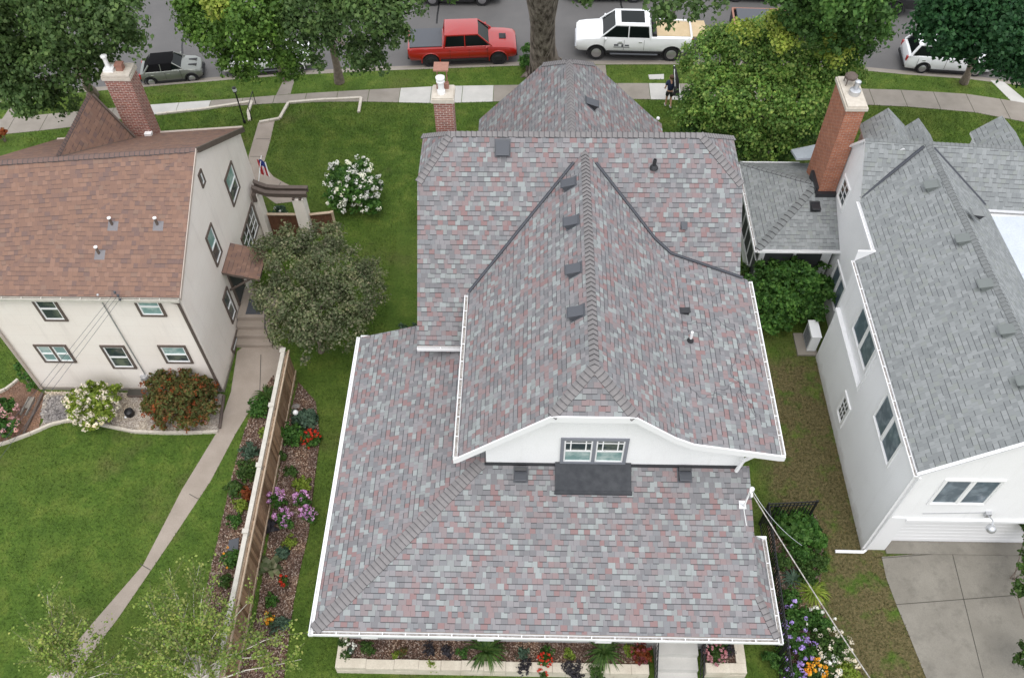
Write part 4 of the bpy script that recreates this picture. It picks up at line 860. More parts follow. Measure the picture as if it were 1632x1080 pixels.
def board_fence(name, p, q, h, label, nb=9, m='cedar_dark'):
    p, q = Vector(p), Vector(q); L = (q - p).length; d = (q - p) / L; n = Vector((-d.y, d.x, 0)); t = thing(name, p, label, 'fence')
    mb = MB(); k = max(2, int(L / .14))
    for i in range(k): mb.obox(p, d, n, (0, 0, 1), (L * i / k + .006, L * (i + 1) / k), (-.012, .012), (.04, h + .01 * (i % 2)))
    part('board', mb, M[m], t); mb = MB(); mb.obox(p, d, n, (0, 0, 1), (0, L), (-.06, .06), (h + .03, h + .07)); part('top_cap', mb, M['cedar_light'], t)
    mb = MB(); mb.obox(p, d, n, (0, 0, 1), (L - .05, L + .05), (-.05, .05), (0, h + .1)); part('post', mb, M['cedar_light'], t)
board_fence('garden_gate', (-11.05, 26.35, 0), (-9.78, 26.35, 0), 1.25, 'low brown wooden gate between the stucco piers of the gateway')
board_fence('wooden_fence', (-9.28, 26.4, 0), (-8.35, 26.55, 0), 1.2, 'short dark wooden fence panel right of the gateway pier')
# flag
FL = thing('house_flag', (-11.3, 27.1, 2.4), 'small striped flag on a short pole above the gateway of the cream house', 'flag')
a, b = az(413, 297, 2.45), az(419, 248, 3.0)
a = Vector((-11.3, 27.1, 2.35)); b = Vector((-11.1, 27.75, 3.25))
mb = MB(); mb.tube([a, b], .018, 6); part('pole', mb, M['flagwhite'], FL)
mb = MB(); nst = 7; hh = .8
for i in range(nst):
    for j in range(6):
        def FP(u, v): return (b.x - .02 + (u - .5) * .38 + .05 * math.sin(u * 9), b.y - .12 - .1 * u + .06 * math.cos(u * 11), b.z - .08 - v * hh - .12 * abs(u - .5))
        u0, u1 = j / 6, (j + 1) / 6; v0, v1 = i / nst, (i + 1) / nst
        mi = 2 if (v0 < .4 and .2 < (u0 + u1) / 2 < .8) else (0 if j % 2 == 0 else 1)
        mb.quadv([FP(u0, v1), FP(u1, v1), FP(u1, v0), FP(u0, v0)], mi)
part('cloth', mb, [M['red'], M['flagwhite'], M['blue']], FL)
# ================================================================== FENCES
def lf(px, py, z): return az(px, py, z)
FT = [az(452, 571, 1.75), az(376, 957, 1.75)]; pA = Vector((FT[0].x, FT[0].y + .5, 0)); pB = Vector((FT[1].x, FT[1].y - 2.2, 0)); pB.x = pA.x + (FT[1].x - FT[0].x) * 1.0
d = (pB - pA).normalized(); L = (pB - pA).length; n = Vector((-d.y, d.x, 0)); 
if n.x > 0: n = -n
WF = thing('privacy_fence', pA, 'long tan cedar privacy fence with pale cap rail left of the shingled house', 'fence')
mb = MB(); k = int(L / .15)
for i in range(k): mb.obox(pA, d, n, (0, 0, 1), (i * .15 + .012, i * .15 + .138), (-.03 - .02 * (i % 2), -.008), (.06, 1.60 - rng.uniform(0, .02)))
part('boards', mb, M['cedar'], WF)
mb = MB(); mb.obox(pA, d, n, (0, 0, 1), (0, L), (.02, .16), (1.70, 1.75)); part('cap_rail', mb, M['cedar_cap'], WF)
mb = MB(); mb.obox(pA, d, n, (0, 0, 1), (0, L), (-.09, -.04), (1.52, 1.60)); mb.obox(pA, d, n, (0, 0, 1), (0, L), (-.075, -.038), (.25, .34)); mb.obox(pA, d, n, (0, 0, 1), (0, L), (-.005, .08), (1.42, 1.50)); part('rail', mb, M['cedar_light'], WF)
for s in np.arange(.1, L, 2.35):
    mb = MB(); mb.obox(pA, d, n, (0, 0, 1), (s, s + .1), (.045, .145), (0, 1.699)); mb.obox(pA, d, n, (0, 0, 1), (s - .03, s + .13), (.0, .2), (1.751, 1.80)); part('post', mb, M['cedar_cap'], WF)
def iron_fence(p, q, h, label, ends=(1, 1)):
    p, q = Vector(p), Vector(q); L = (q - p).length; d = (q - p) / L; n = Vector((-d.y, d.x, 0)); t = thing('iron_fence', p, label, 'fence')
    mb = MB(); k = int(L / .12)
    for i in range(1, k): s = L * i / k; mb.obox(p, d, n, (0, 0, 1), (s - .012, s + .012), (-.012, .012), (.06, h - .002))
    part('pickets', mb, M['iron'], t)
    mb = MB(); 
    for z in (h, h - .18, .12): mb.obox(p, d, n, (0, 0, 1), (0, L), (-.016, .016), (z, z + .035))
    part('rail', mb, M['iron'], t)
    for s in ([0] if ends[0] else []) + ([L] if ends[1] else []) + list(np.arange(2.2, L - 1, 2.2)):
        mb = MB(); mb.obox(p, d, n, (0, 0, 1), (s - .03, s + .03), (-.031, .031), (0, h + .07)); part('post', mb, M['iron'], t)
c0 = az(1226, 802, 1.5); c1 = az(1303, 798, 1.5); c2 = az(1264, 1075, 1.5)
iron_fence((c0.x, c0.y, 0), (c1.x, c1.y, 0), 1.45, 'short black iron fence panel running toward the white house')
iron_fence((c0.x, c0.y, 0), (c0.x + (c2.x - c0.x) * 1.25, c0.y + (c2.y - c0.y) * 1.25, 0), 1.45, 'long black iron fence beside the shingled house and the flower bed', (0, 1))
# stair railings at the bottom
for x, lab in ((3.78, 'black railing at the left edge of the concrete back steps'), (5.12, 'black railing at the right edge of the concrete back steps')):
    t = thing('step_railing', (x, 8.8, 0), lab, 'railing'); mb = MB()
    pr_ = [(x, 9.2, 1.0 + .85), (x, 8.75, 1.0 + .8), (x, 7.9, .85)]
    mb.tube(pr_, .022, 6); mb.tube([(x, 8.75, 1.1), (x, 7.9, .2)], .015, 6)
    part('handrail', mb, M['iron'], t); mb = MB()
    for s in np.linspace(0, 1, 9): mb.tube([(x, 8.75 - .85 * s, 1.05 - .88 * s), (x, 8.75 - .85 * s, 1.78 - .93 * s)], .01, 4)
    part('baluster', mb, M['iron'], t)
ST = MB(); 
ST.box(3.85, 5.05, 8.6, 9.1, 0, .85)
for i in range(2): ST.box(3.85, 5.05, 8.6 - .36 * (i + 1) + .003, 8.6 - .36 * i, 0, .85 - .26 * (i + 1))
ST.box(3.7, 5.2, 6.5, 7.88, 0, .05)
solo('back_steps', ST, M['concrete_new'], 'pale concrete back steps between two black railings at bottom', 'steps')
# stone planters
def stones(name, segs, label, w=.28, h=.48):
    mb = MB()
    for p, q in segs:
        p, q = Vector((*p, 0)), Vector((*q, 0)); L = (q - p).length; d = (q - p) / L; n = Vector((-d.y, d.x, 0)); s = 0
        while s < L - .05:
            l = min(rng.uniform(.55, .95), L - s); 
            if L - s - l < .3: l = L - s
            j = rng.uniform(-.012, .012)
            mb.obox(p, d, n, (0, 0, 1), (s + .004, s + l - .004), (-w / 2 + j, w / 2 + j), (h * .5 + .003, h + rng.uniform(-.01, .012)))
            s += l
        s = 0
        while s < L - .05:
            l = min(rng.uniform(.5, .9), L - s); 
            if L - s - l < .3: l = L - s
            mb.obox(p, d, n, (0, 0, 1), (s + .004, s + l - .004), (-w / 2 + .0, w / 2 + .0), (0, h * .5)); s += l
    return solo(name, mb, M['stone'], label, 'planter wall')
bx0, by0 = -5.55, 8.28
stones('stone_planter', [((bx0 - .14, by0), (3.62, by0)), ((bx0, by0 + .15), (bx0, 9.2))], 'long limestone planter wall below the back eave')
stones('stone_planter', [((5.3, 8.35), (6.5, 8.35)), ((6.36, 8.5), (6.36, 9.4))], 'short limestone planter corner right of the back steps')
mb = MB(); mb.prism([(bx0 + .14, by0 + .14, .36), (3.6, by0 + .14, .36), (3.6, 9.04, .36), (bx0 + .14, 9.04, .36)][::-1], (0, 0, -.3)); struct('planter_mulch', mb, M['mulch'])
mb = MB(); mb.prism([(5.3, 8.5, .37), (6.22, 8.5, .37), (6.22, 9.04, .37), (5.3, 9.04, .37)][::-1], (0, 0, -.3)); struct('planter_mulch', mb, M['mulch'])
# ================================================================== SERVICE MAST, WIRES, LAMP POST
MA = thing('service_mast', (6.3, 12.0, 3.9), 'white service mast with insulator on the low roof edge', 'mast')
tp = az(1196, 782, 4.9)
mb = MB(); mb.tube([(tp.x, tp.y, 3.8), tuple(tp)], .03, 8); mb.tube([tuple(tp), (tp.x + .02, tp.y - .1, tp.z + .03), (tp.x + .02, tp.y - .16, tp.z - .04)], .035, 8); part('mast_pipe', mb, M['pvc'], MA, 40)
mb = MB(); mb.ball((tp.x + .05, tp.y + .05, tp.z + .02), .075, n=8); part('insulator', mb, M['pvc'], MA, 60)
mb = MB(); q = pl_(1183, 804); mb.obox(q, (1, 0, 0), (0, .95, .31), (0, -.31, .95), (-.10, .10), (-.12, .12), (.005, .03)); part('base_flashing', mb, M['steel'], MA)
mb = MB(); mb.tube([(tp.x, tp.y - .02, 4.7), (tp.x - .1, tp.y - .2, 4.3), (tp.x + .05, tp.y - .5, 3.75)], .012, 6); part('drip_loop', mb, M['pvc'], MA)
def wire(name, a, b, r, label, m='steel', sag=.3, n=24):
    a, b = Vector(a), Vector(b); mb = MB()
    mb.tube([a.lerp(b, i / n) - Vector((0, 0, sag * 4 * (i / n) * (1 - i / n))) for i in range(n + 1)], r, 6)
    return solo(name, mb, M[m], label, 'cable', smooth=60)
e = az(1400, 1082, 6.0); e2 = Vector(tp) + (Vector(e) - Vector(tp)) * 2.2
wire('service_cable', tp, e2, .016, 'thick pale service cable running from the roof mast to bottom right', 'gutter_in', .35)
e = az(1330, 970, 5.4); wire('service_cable', Vector(tp) + Vector((.05, .05, 0)), Vector(tp) + (Vector(e) - Vector(tp)) * .55 + Vector((.3, .3, -.2)), .007, 'thin grey wire looping beside the thick service cable', 'steel', .25)
for k, (a, b) in enumerate((((180, 470), (64, 612)), ((186, 473), (72, 616)), ((190, 478), (80, 622)))):
    A = ay(a[0], a[1], 18.0); Bq = az(b[0], b[1], 5.2); Bq = A + (Bq - A) * 2.6
    wire('overhead_wire', A, Bq, .006, ('upper', 'middle', 'lower')[k] + ' one of three thin overhead wires leaving the cream house eave', 'flash', .05)
I_ = MB(); 
for a in ((183, 466), (188, 471), (191, 477)): p = ay(a[0], a[1], 18.02); I_.lathe([(.03, -.05), (.045, 0), (.03, .05)], (p.x, p.y, p.z), 8)
part('wire_insulator', I_, M['ventgrey'], LH)
lp = az(390, 196, 0); LP = thing('lamp_post', lp, 'slim black lamp post on the lawn beside the front steps', 'lamp post')
mb = MB(); h = 1.75; mb.tube([lp, lp + Vector((0, 0, h))], .035, 8); mb.lathe([(.07, 0), (.07, .12), (.045, .18)], lp, 10); part('post', mb, M['iron'], LP, 40)
mb = MB(); mb.lathe([(.05, h), (.1, h + .05), (.1, h + .28), (.02, h + .32)], lp, 6); mb2 = mb; part('lantern', mb2, M['iron'], LP)
mb = MB(); mb.lathe([(.075, h + .06), (.103, h + .1), (.103, h + .24)], lp, 6); part('lantern_glass', mb, M['lamp_clear'], LP)
t = thing('hand_rail', az(402, 192), 'small black hand rail at the lawn wall steps near the sidewalk', 'railing')
mb = MB(); a = az(402, 192, 0); b = az(414, 178, 0); b2 = az(408, 166, 0); mb.tube([a, a + Vector((0, 0, .8)), b2 + Vector((0, 0, .75)), b2], .02, 6); part('rail', mb, M['iron'], t)
# ================================================================== PLANTS
nr = np.random.default_rng(11)
def leaf_mesh(C_, N_, size, aspect=.72, fold=.15, droop=0.0, jitter=.6):
    """many small leaves: centres C_ (n,3), facing N_ (n,3)"""
    n = len(C_); N_ = N_ + nr.normal(0, jitter, (n, 3)); N_ /= np.linalg.norm(N_, axis=1, keepdims=True) + 1e-9
    t = nr.normal(0, 1, (n, 3)); t[:, 2] -= droop; t -= N_ * (t * N_).sum(1, keepdims=True); t /= np.linalg.norm(t, axis=1, keepdims=True) + 1e-9
    b = np.cross(N_, t); s = size * nr.uniform(.6, 1.35, (n, 1))
    v = np.empty((n, 4, 3)); v[:, 0] = C_ - t * s * .5; v[:, 1] = C_ + b * s * aspect * .5 + N_ * s * fold; v[:, 2] = C_ + t * s * .5; v[:, 3] = C_ - b * s * aspect * .5 + N_ * s * fold
    return v.reshape(-1, 3)
def leaf_obj(name, V, m, parent=None, org=(0, 0, 0)):
    me = bpy.data.meshes.new(name); n4 = len(V); nf = n4 // 4; V = V - np.array(org)
    me.vertices.add(n4); me.vertices.foreach_set('co', V.astype(np.float32).ravel()); me.loops.add(n4); me.loops.foreach_set('vertex_index', np.arange(n4, dtype=np.int32))
    me.polygons.add(nf); me.polygons.foreach_set('loop_start', np.arange(0, n4, 4, dtype=np.int32)); me.polygons.foreach_set('loop_total', np.full(nf, 4, dtype=np.int32))
    me.materials.append(m); me.update(calc_edges=True); me.validate()
    o = bpy.data.objects.new(name, me); col.objects.link(o)
    if parent is not None: o.parent = parent
    return o
def rdir(n):
    d = nr.normal(0, 1, (n, 3)); return d / np.linalg.norm(d, axis=1, keepdims=True)
def crown(blobs, dens, size, clump=.42, up=.3, droop=0., per=26, squash=.85, shell=.55):
    """blobs: (centre, radius). clumps of leaves sit in the outer part of each blob"""
    out = []
    for c, r in blobs:
        c = np.array(c, float); k = max(4, int(dens * 2.5 * 4 * math.pi * r * r)); d = rdir(k); d[:, 2] = np.where(d[:, 2] < -.35, -d[:, 2], d[:, 2])
        rad = r * nr.uniform(shell, 1.0, (k, 1)) * (1 + .20 * np.sin(d[:, :1] * 5 + c[0]) * np.cos(d[:, 1:2] * 4 + c[1]))
        cc = c + d * rad * np.array([1, 1, squash]); cr = clump * nr.uniform(.55, 1.25, (k, 1))
        e = rdir(k * per).reshape(k, per, 3); lp_ = cc[:, None, :] + e * (cr * nr.uniform(.35, 1, (k, per)).reshape(k, per) if False else (cr * nr.uniform(.3, 1, (k, per))))[:, :, None] * np.array([1, 1, .7])
        nn = (e * .6 + d[:, None, :] * .5 + np.array([0, 0, up])).reshape(-1, 3)
        out.append(leaf_mesh(lp_.reshape(-1, 3), nn, size * 1.12, droop=droop))
    return np.concatenate(out)
def pb_(px, py, z, rpx):        # blob seen at this pixel, at height z, with this apparent radius
    p = az(px, py, z); d = (Vector(p) - Vector(CP)).length
    r = ray(px, py); depth = d * float(np.dot(r, W @ np.array([0, 0, 1.]))) ; return (p, rpx * depth / F)
def trunk_mb(base, top, r0, r1, forks=(), wob=.15, n=10):
    mb = MB(); base, top = Vector(base), Vector(top); K = 6
    pts = [base.lerp(top, i / K) + Vector((rng.uniform(-1, 1), rng.uniform(-1, 1), 0)) * wob * (0 < i < K) for i in range(K + 1)]
    rs = [r0 * 1.35] + [r0 + (r1 - r0) * i / K for i in range(1, K + 1)]
    mb.tube(pts, rs, n)
    for f, tip in forks:
        s = base.lerp(top, f); tip = Vector(tip); mid = s.lerp(tip, .5) + Vector((rng.uniform(-.2, .2), rng.uniform(-.2, .2), .25)); rr = (r0 + (r1 - r0) * f) * .6
        mb.tube([s, mid, tip], [rr, rr * .6, rr * .2], 7)
    return mb
def tree(name, base, blobs, leaf, label, cat='tree', r0=.22, size=.17, dens=1.1, bark='bark', group=None, extra=None, forkn=10, trunk_top=None, **kw):
    t = thing(name, base, label, cat, group); B = Vector(base)
    cs = [Vector(c) for c, r in blobs]; mean = sum(cs, Vector()) / len(cs)
    top = Vector(trunk_top) if trunk_top else Vector((B.x * .7 + mean.x * .3, B.y * .7 + mean.y * .3, mean.z * .8))
    pick = [cs[int(i * len(cs) / min(forkn, len(cs)))] for i in range(min(forkn, len(cs)))]
    mb = trunk_mb(base, top, r0, r0 * .45, [(rng.uniform(.5, .98), c) for c in pick]); part('trunk', mb, M[bark], t, 60)
    leaf_obj('crown', crown(blobs, dens, size, **kw), M[leaf], t, B)
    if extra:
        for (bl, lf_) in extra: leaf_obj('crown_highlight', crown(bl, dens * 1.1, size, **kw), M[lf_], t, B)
    return t
P = pb_
# boulevard and street trees
tree('elm_tree', az(148, 152, 0), [P(40, 40, 8, 75), P(120, 40, 9, 75), P(180, 55, 9, 50), P(0, 90, 7, 65), P(70, 110, 7, 60), P(130, 105, 7, 50), P(50, 155, 6, 40), P(15, 150, 6, 40), P(95, 158, 5.5, 32), P(190, 20, 10, 45), P(-40, 40, 9, 60), P(60, -20, 10, 70), P(150, -10, 10, 60), P(176, 92, 7, 25), P(200, 65, 8.5, 28)], 'leaf_elm', 'dark green elm at far left with drooping branches over the street', size=.145, dens=1.9, droop=1.2, r0=.24, trunk_top=az(120, 95, 5))
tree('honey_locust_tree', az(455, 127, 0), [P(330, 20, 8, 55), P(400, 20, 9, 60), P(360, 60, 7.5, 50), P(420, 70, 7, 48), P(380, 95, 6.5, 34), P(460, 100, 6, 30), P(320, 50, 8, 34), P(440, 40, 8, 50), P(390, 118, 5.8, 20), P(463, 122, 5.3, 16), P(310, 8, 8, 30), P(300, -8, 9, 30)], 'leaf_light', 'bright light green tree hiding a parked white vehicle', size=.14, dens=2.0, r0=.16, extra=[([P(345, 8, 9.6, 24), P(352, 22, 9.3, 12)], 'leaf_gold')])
tree('elm_tree', az(541, 131, 0), [P(500, 20, 9, 55), P(560, 30, 9, 60), P(600, 20, 10, 50), P(620, 60, 8, 36), P(570, 85, 7.5, 34), P(510, 60, 8, 40), P(480, 45, 8.5, 30), P(545, -20, 10, 60), P(640, 5, 10, 40), P(602, 102, 6.8, 22), P(570, 108, 6.5, 14), P(505, 100, 7, 14)], 'leaf_elm', 'grey green elm between the light green tree and the red pickup', size=.14, dens=1.7, droop=.6, r0=.2)
# big trunk in the centre of the street edge
BT = thing('street_elm', az(868, 112, 0), 'massive elm with thick furrowed trunk between red pickup and white pickup', 'tree')
b = az(868, 112, 0); top = az(862, -30, 6.5)
mb = MB(); pts = [b, b.lerp(top, .12), b.lerp(top, .3) + Vector((-.05, 0, 0)), b.lerp(top, .55), b.lerp(top, .75), top]
mb.tube(pts, [.98, .74, .62, .58, .62, .7], 20)
f1 = az(810, -60, 8.5); f2 = az(925, -70, 9)
mb.tube([b.lerp(top, .6) + Vector((-.15, 0, 0)), top + Vector((-.5, 0, .6)), f1, f1 + Vector((-2.5, 1, 3.5))], [.42, .4, .34, .2], 14)
mb.tube([b.lerp(top, .6) + Vector((.12, 0, 0)), top + Vector((.6, 0, .8)), f2, f2 + Vector((2.5, 1.5, 3.5))], [.45, .42, .36, .2], 14)
for a in np.arange(0, 2 * math.pi, .9): mb.tube([b + Vector((math.cos(a) * .5, math.sin(a) * .5, .5)), b + Vector((math.cos(a) * .95, math.sin(a) * .95, .02)), b + Vector((math.cos(a) * 1.35, math.sin(a) * 1.35, -.06))], [.3, .2, .07], 8)
br = noisy('furrowed_elm_bark', (.15, .12, .10), (.33, .28, .24), 2, .95, 1, 10, (.24, .20, .17), .08)
g = NB(br); cw = g.n('Mapping'); g.l(g.coord(), cw.inputs[0]); cw.inputs['Scale'].default_value = (1, 1, .14); fn = g.noise(5.5, 6, cw.outputs[0], .7)
g.color(g.ramp(fn, [(.38, (.05, .038, .03)), (.5, (.20, .165, .14)), (.66, (.36, .31, .27))])); g.bump(fn, 1.0, .16)
part('trunk', mb, br, BT, 60)
mb = MB(); l0 = az(1130, -120, 12); mb.tube([f2 + Vector((2.0, 1.2, 2.6)), f2.lerp(az(1075, 20, 10), .7) + Vector((0, 0, 1)), az(1075, 20, 10)], [.22, .14, .05], 8); part('branch', mb, br, BT, 60)
leaf_obj('crown', crown([P(1080, 14, 10, 34), P(1110, 30, 9.5, 24), P(1050, 6, 10.5, 26), P(1045, -10, 11, 26), P(1000, -15, 11, 24), P(1130, 0, 10, 30), P(1060, 34, 9.6, 14), P(935, 2, 9, 9), P(725, -30, 10, 40), P(800, -60, 12, 50), P(1000, -60, 12, 60), P(880, -110, 14, 80)], .62, .17, droop=.8), M['leaf_elm'], BT, b)
lb = az(846, 112, 0); leaf_obj('sucker_leaves', crown([((lb.x - .2, lb.y - .1, .5), .35), ((lb.x - .05, lb.y, 1.2), .3)], 4, .16, clump=.2), M['leaf_shrub'], BT, b)
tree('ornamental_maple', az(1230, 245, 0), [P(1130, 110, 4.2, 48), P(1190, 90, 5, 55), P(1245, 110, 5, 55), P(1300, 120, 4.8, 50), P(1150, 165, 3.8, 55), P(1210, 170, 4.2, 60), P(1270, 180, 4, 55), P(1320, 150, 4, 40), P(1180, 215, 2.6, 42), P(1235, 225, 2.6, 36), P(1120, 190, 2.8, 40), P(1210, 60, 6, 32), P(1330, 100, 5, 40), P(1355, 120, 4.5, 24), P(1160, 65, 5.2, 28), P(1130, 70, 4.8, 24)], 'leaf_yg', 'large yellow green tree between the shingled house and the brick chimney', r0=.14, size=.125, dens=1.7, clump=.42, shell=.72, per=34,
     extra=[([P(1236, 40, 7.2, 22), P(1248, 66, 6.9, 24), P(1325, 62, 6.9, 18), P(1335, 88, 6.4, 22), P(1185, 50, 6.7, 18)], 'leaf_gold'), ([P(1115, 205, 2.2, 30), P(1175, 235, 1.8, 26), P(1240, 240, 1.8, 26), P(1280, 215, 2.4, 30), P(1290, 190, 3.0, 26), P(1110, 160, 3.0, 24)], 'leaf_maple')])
tree('maple_tree', az(1335, 112, 0), [P(1290, 20, 8, 50), P(1340, 10, 9, 50), P(1380, 35, 8, 40), P(1330, 55, 7, 40), P(1270, 50, 7, 30), P(1400, 10, 9, 30), P(1395, 60, 7, 26), P(1350, 78, 6, 24), P(1250, 10, 8.5, 28), P(1380, 80, 6, 14), P(1310, -20, 9.5, 50)], 'leaf_maple', 'mid green round maple above the street right of the yellow green tree', size=.155, dens=2.0, r0=.16)
tree('linden_tree', az(1536, 132, 0), [P(1520, 30, 8, 62), P(1580, 40, 8, 65), P(1620, 60, 7, 50), P(1560, 85, 6.5, 45), P(1600, 105, 5.5, 30), P(1500, 60, 7, 36), P(1480, 30, 8, 28), P(1640, 10, 8, 60), P(1540, -10, 9, 60), P(1500, 85, 5.6, 16), P(1632, 125, 5, 18), P(1522, 75, 6, 24), P(1650, 90, 6, 40)], 'leaf_dark', 'dense dark green tree covering the front of the white minivan', size=.15, dens=2.2, r0=.17)
# garden trees and shrubs
tree('crabapple_tree', az(512, 560, 0), [P(470, 425, 3.2, 48), P(530, 430, 3.4, 55), P(570, 470, 3, 48), P(450, 480, 2.6, 48), P(510, 500, 2.6, 60), P(490, 545, 1.8, 34), P(555, 520, 2.2, 42), P(440, 400, 3.0, 32), P(470, 385, 3.4, 30), P(520, 385, 3.4, 32), P(590, 440, 2.8, 28), P(455, 530, 1.8, 30)], 'leaf_olive', 'broad olive and bronze leaved small tree beside the cream house side door', r0=.1, size=.085, dens=2.7, clump=.27, per=30, shell=.7)
def shrub(name, blobs, leaf, label, cat='shrub', size=.09, dens=6, clump=.14, flowers=None, group=None, stems=5, **kw):
    cs = [Vector(c) for c, r in blobs]; m_ = sum(cs, Vector()) / len(cs); t = thing(name, (m_.x, m_.y, 0), label, cat, group)
    leaf_obj('foliage', crown(blobs, dens, size, clump=clump, shell=.35, **kw), M[leaf], t, (m_.x, m_.y, 0))
    mb = MB()
    for i in range(stems):
        c = cs[i % len(cs)]; mb.tube([(m_.x + rng.uniform(-.06, .06), m_.y + rng.uniform(-.06, .06), 0), tuple(c)], [.02, .008], 5)
    part('stem', mb, M['bark'], t, 60)
    if flowers:
        for fl_ in flowers:
            fm, n, fr, fs = fl_[:4]; pts = []
            tot = sum(r * r for c, r in blobs)
            for c, r in blobs:
                k = max(1, int(n * r * r / tot)); d = rdir(k); d[:, 2] = np.abs(d[:, 2]) * .9 - .12; d[:, 1] -= fl_[4] if len(fl_) > 4 else .15; d /= np.linalg.norm(d, axis=1, keepdims=True)
                pts.append(np.array(c) + d * r * nr.uniform(.95, 1.15, (k, 1)))
            pts = np.concatenate(pts); k = len(pts); per = 14; e = rdir(k * per).reshape(k, per, 3)
            L_ = (pts[:, None, :] + e * (fr * nr.uniform(.55, 1.1, (k, 1, 1)))).reshape(-1, 3)
            leaf_obj('blossoms', leaf_mesh(L_, e.reshape(-1, 3), fs, aspect=.9, jitter=.3), M[fm], t, (m_.x, m_.y, 0))
    return t
shrub('hydrangea_shrub', [P(548, 285, 1.0, 28), P(580, 300, 1.0, 28), P(545, 315, .8, 26), P(575, 270, 1.1, 18), P(590, 325, .7, 18), P(565, 300, 1.3, 28)], 'leaf_shrub', 'white flowering hydrangea on the lawn left of the shingled house', flowers=[('petal_white', 150, .10, .085)], size=.12, dens=5, clump=.16)
shrub('limelight_hydrangea', [P(150, 630, .9, 24), P(130, 655, .7, 20), P(165, 655, .7, 22), P(178, 630, .8, 18), P(145, 672, .5, 16), P(120, 635, .7, 16)], 'leaf_lime', 'lime green hydrangea with blush cones against the cream house rear wall', flowers=[('petal_blush', 120, .085, .07, .5)], size=.11, dens=7, clump=.12)
shrub('burning_bush', [P(260, 615, 1.0, 28), P(300, 620, 1.1, 34), P(325, 650, .8, 26), P(280, 650, .8, 34), P(245, 645, .7, 22), P(305, 665, .6, 24), P(258, 668, .5, 18), P(330, 620, .8, 18)], 'leaf_burn', 'round shrub turning from green to red at the corner of the cream house', size=.08, dens=12, clump=.11, flowers=[('leaf_red', 55, .12, .07, .2)])
shrub('pink_hydrangea', [P(8, 650, .7, 18), P(-5, 680, .6, 22), P(15, 680, .5, 14), P(-12, 650, .7, 18)], 'leaf_shrub', 'pink flowering hydrangea at the far left edge of the cream house bed', flowers=[('petal_pink', 60, .085, .07, .1)], size=.1, dens=6)
shrub('round_shrub', [P(1230, 450, 1.4, 38), P(1280, 450, 1.5, 40), P(1310, 465, 1.2, 26), P(1250, 485, 1.1, 38), P(1215, 480, 1.0, 26), P(1290, 490, 1.0, 26), P(1235, 515, .7, 22), P(1262, 430, 1.7, 26)], 'leaf_shrub', 'dense bright green shrub between the shingled house and the white house', size=.12, dens=5.5, clump=.17)
shrub('edge_shrub', [P(1640, 830, 1.5, 26), P(1645, 900, 1.4, 26), P(1640, 940, 1.4, 22), P(1650, 870, 1.5, 26), P(1650, 1050, 1.2, 34), P(1645, 790, 1.6, 16)], 'leaf_mid', 'green shrub at the right edge beside the garage driveway', size=.11, dens=6)
shrub('foundation_shrub', [P(1184, 428, .6, 8), P(1190, 440, .5, 7)], 'leaf_mid', 'tiny shrub in the gap below the sunroom corner', size=.1)
shrub('yew_shrub', [P(40, 600, .5, 10), P(50, 615, .35, 8), P(30, 585, .6, 8)], 'leaf_shrub', 'small dark shrub behind the left corner of the cream house', size=.08)
shrub('white_rose_shrub', [P(335 + 310, 528, .9, 12), P(662, 524, .9, 8), P(650, 532, .7, 8)], 'leaf_blue', 'small pale green bush tucked against the left roof corner', size=.09)
shrub('sidewalk_shrub', [P(5, 212, .5, 8), P(-4, 215, .4, 9)], 'leaf_red', 'tiny reddish shrub on the sidewalk edge at far left', size=.1)
shrub('gateway_shrub', [P(446, 336, .9, 10), P(440, 345, .8, 9), P(452, 346, .7, 8)], 'leaf_blue', 'variegated leafy bush growing inside the gateway', size=.1, flowers=[('petal_white', 6, .05, .06)])
shrub('front_bed_shrub', [P(1180, 243, .8, 8), P(1190, 250, .7, 7)], 'leaf_mid', 'small white dotted shrub behind the sunroom corner', size=.1, flowers=[('petal_white', 8, .05, .06)])
# thin birch like trees at the lower left
def thin_tree(name, base, tips, label, lpx, dens=1.0, leaf='leaf_thin', h=2.2):
    t = thing(name, base, label, 'tree'); B = Vector(base); mb = MB(); fork = B + Vector((0, 0, h)); mb.tube([B, B.lerp(fork, .5) + Vector((.03, .02, 0)), fork], [.06, .05, .04], 8); mt = MB()
    L_ = []; N_ = []
    for tip in tips:
        tip = Vector(tip); mid = fork.lerp(tip, .45) + Vector((rng.uniform(-.15, .15), rng.uniform(-.15, .15), .35)); pts = [fork.lerp(B, rng.uniform(0, .3)), mid, tip]
        bend = Vector((rng.uniform(-.18, .18), rng.uniform(-.18, .18), rng.uniform(0, .15))); mb.tube([pts[0], pts[0].lerp(pts[1], .5) + bend * .5, pts[1], pts[1].lerp(pts[2], .55) + bend * .6, pts[2]], [.030, .024, .018, .011, .005], 6)
        for q in range(11):
            u = rng.uniform(.3, 1); s = (pts[1].lerp(pts[2], (u - .45) / .55) if u > .45 else pts[0].lerp(pts[1], u / .45)); d = (pts[2] - pts[0]).normalized()
            e = s + d * rng.uniform(.15, .6) + Vector((rng.uniform(-.5, .5), rng.uniform(-.5, .5), rng.uniform(-.1, .45))); mt.tube([s, e], [.006, .002], 4)
            k = int(22 * dens); uu = nr.uniform(0, 1, (k, 1)); L_.append(np.array(s) + (np.array(e) - np.array(s)) * uu + nr.normal(0, .07, (k, 3))); N_.append(rdir(k) + [0, 0, .6])
    part('trunk', mb, M['bark_pale'], t, 60); part('twigs', mt, M['bark'], t, 60); leaf_obj('crown', leaf_mesh(np.concatenate(L_), np.concatenate(N_), .082, aspect=.7), M[leaf], t, B)
    return t
b1 = az(352, 1120, 0)
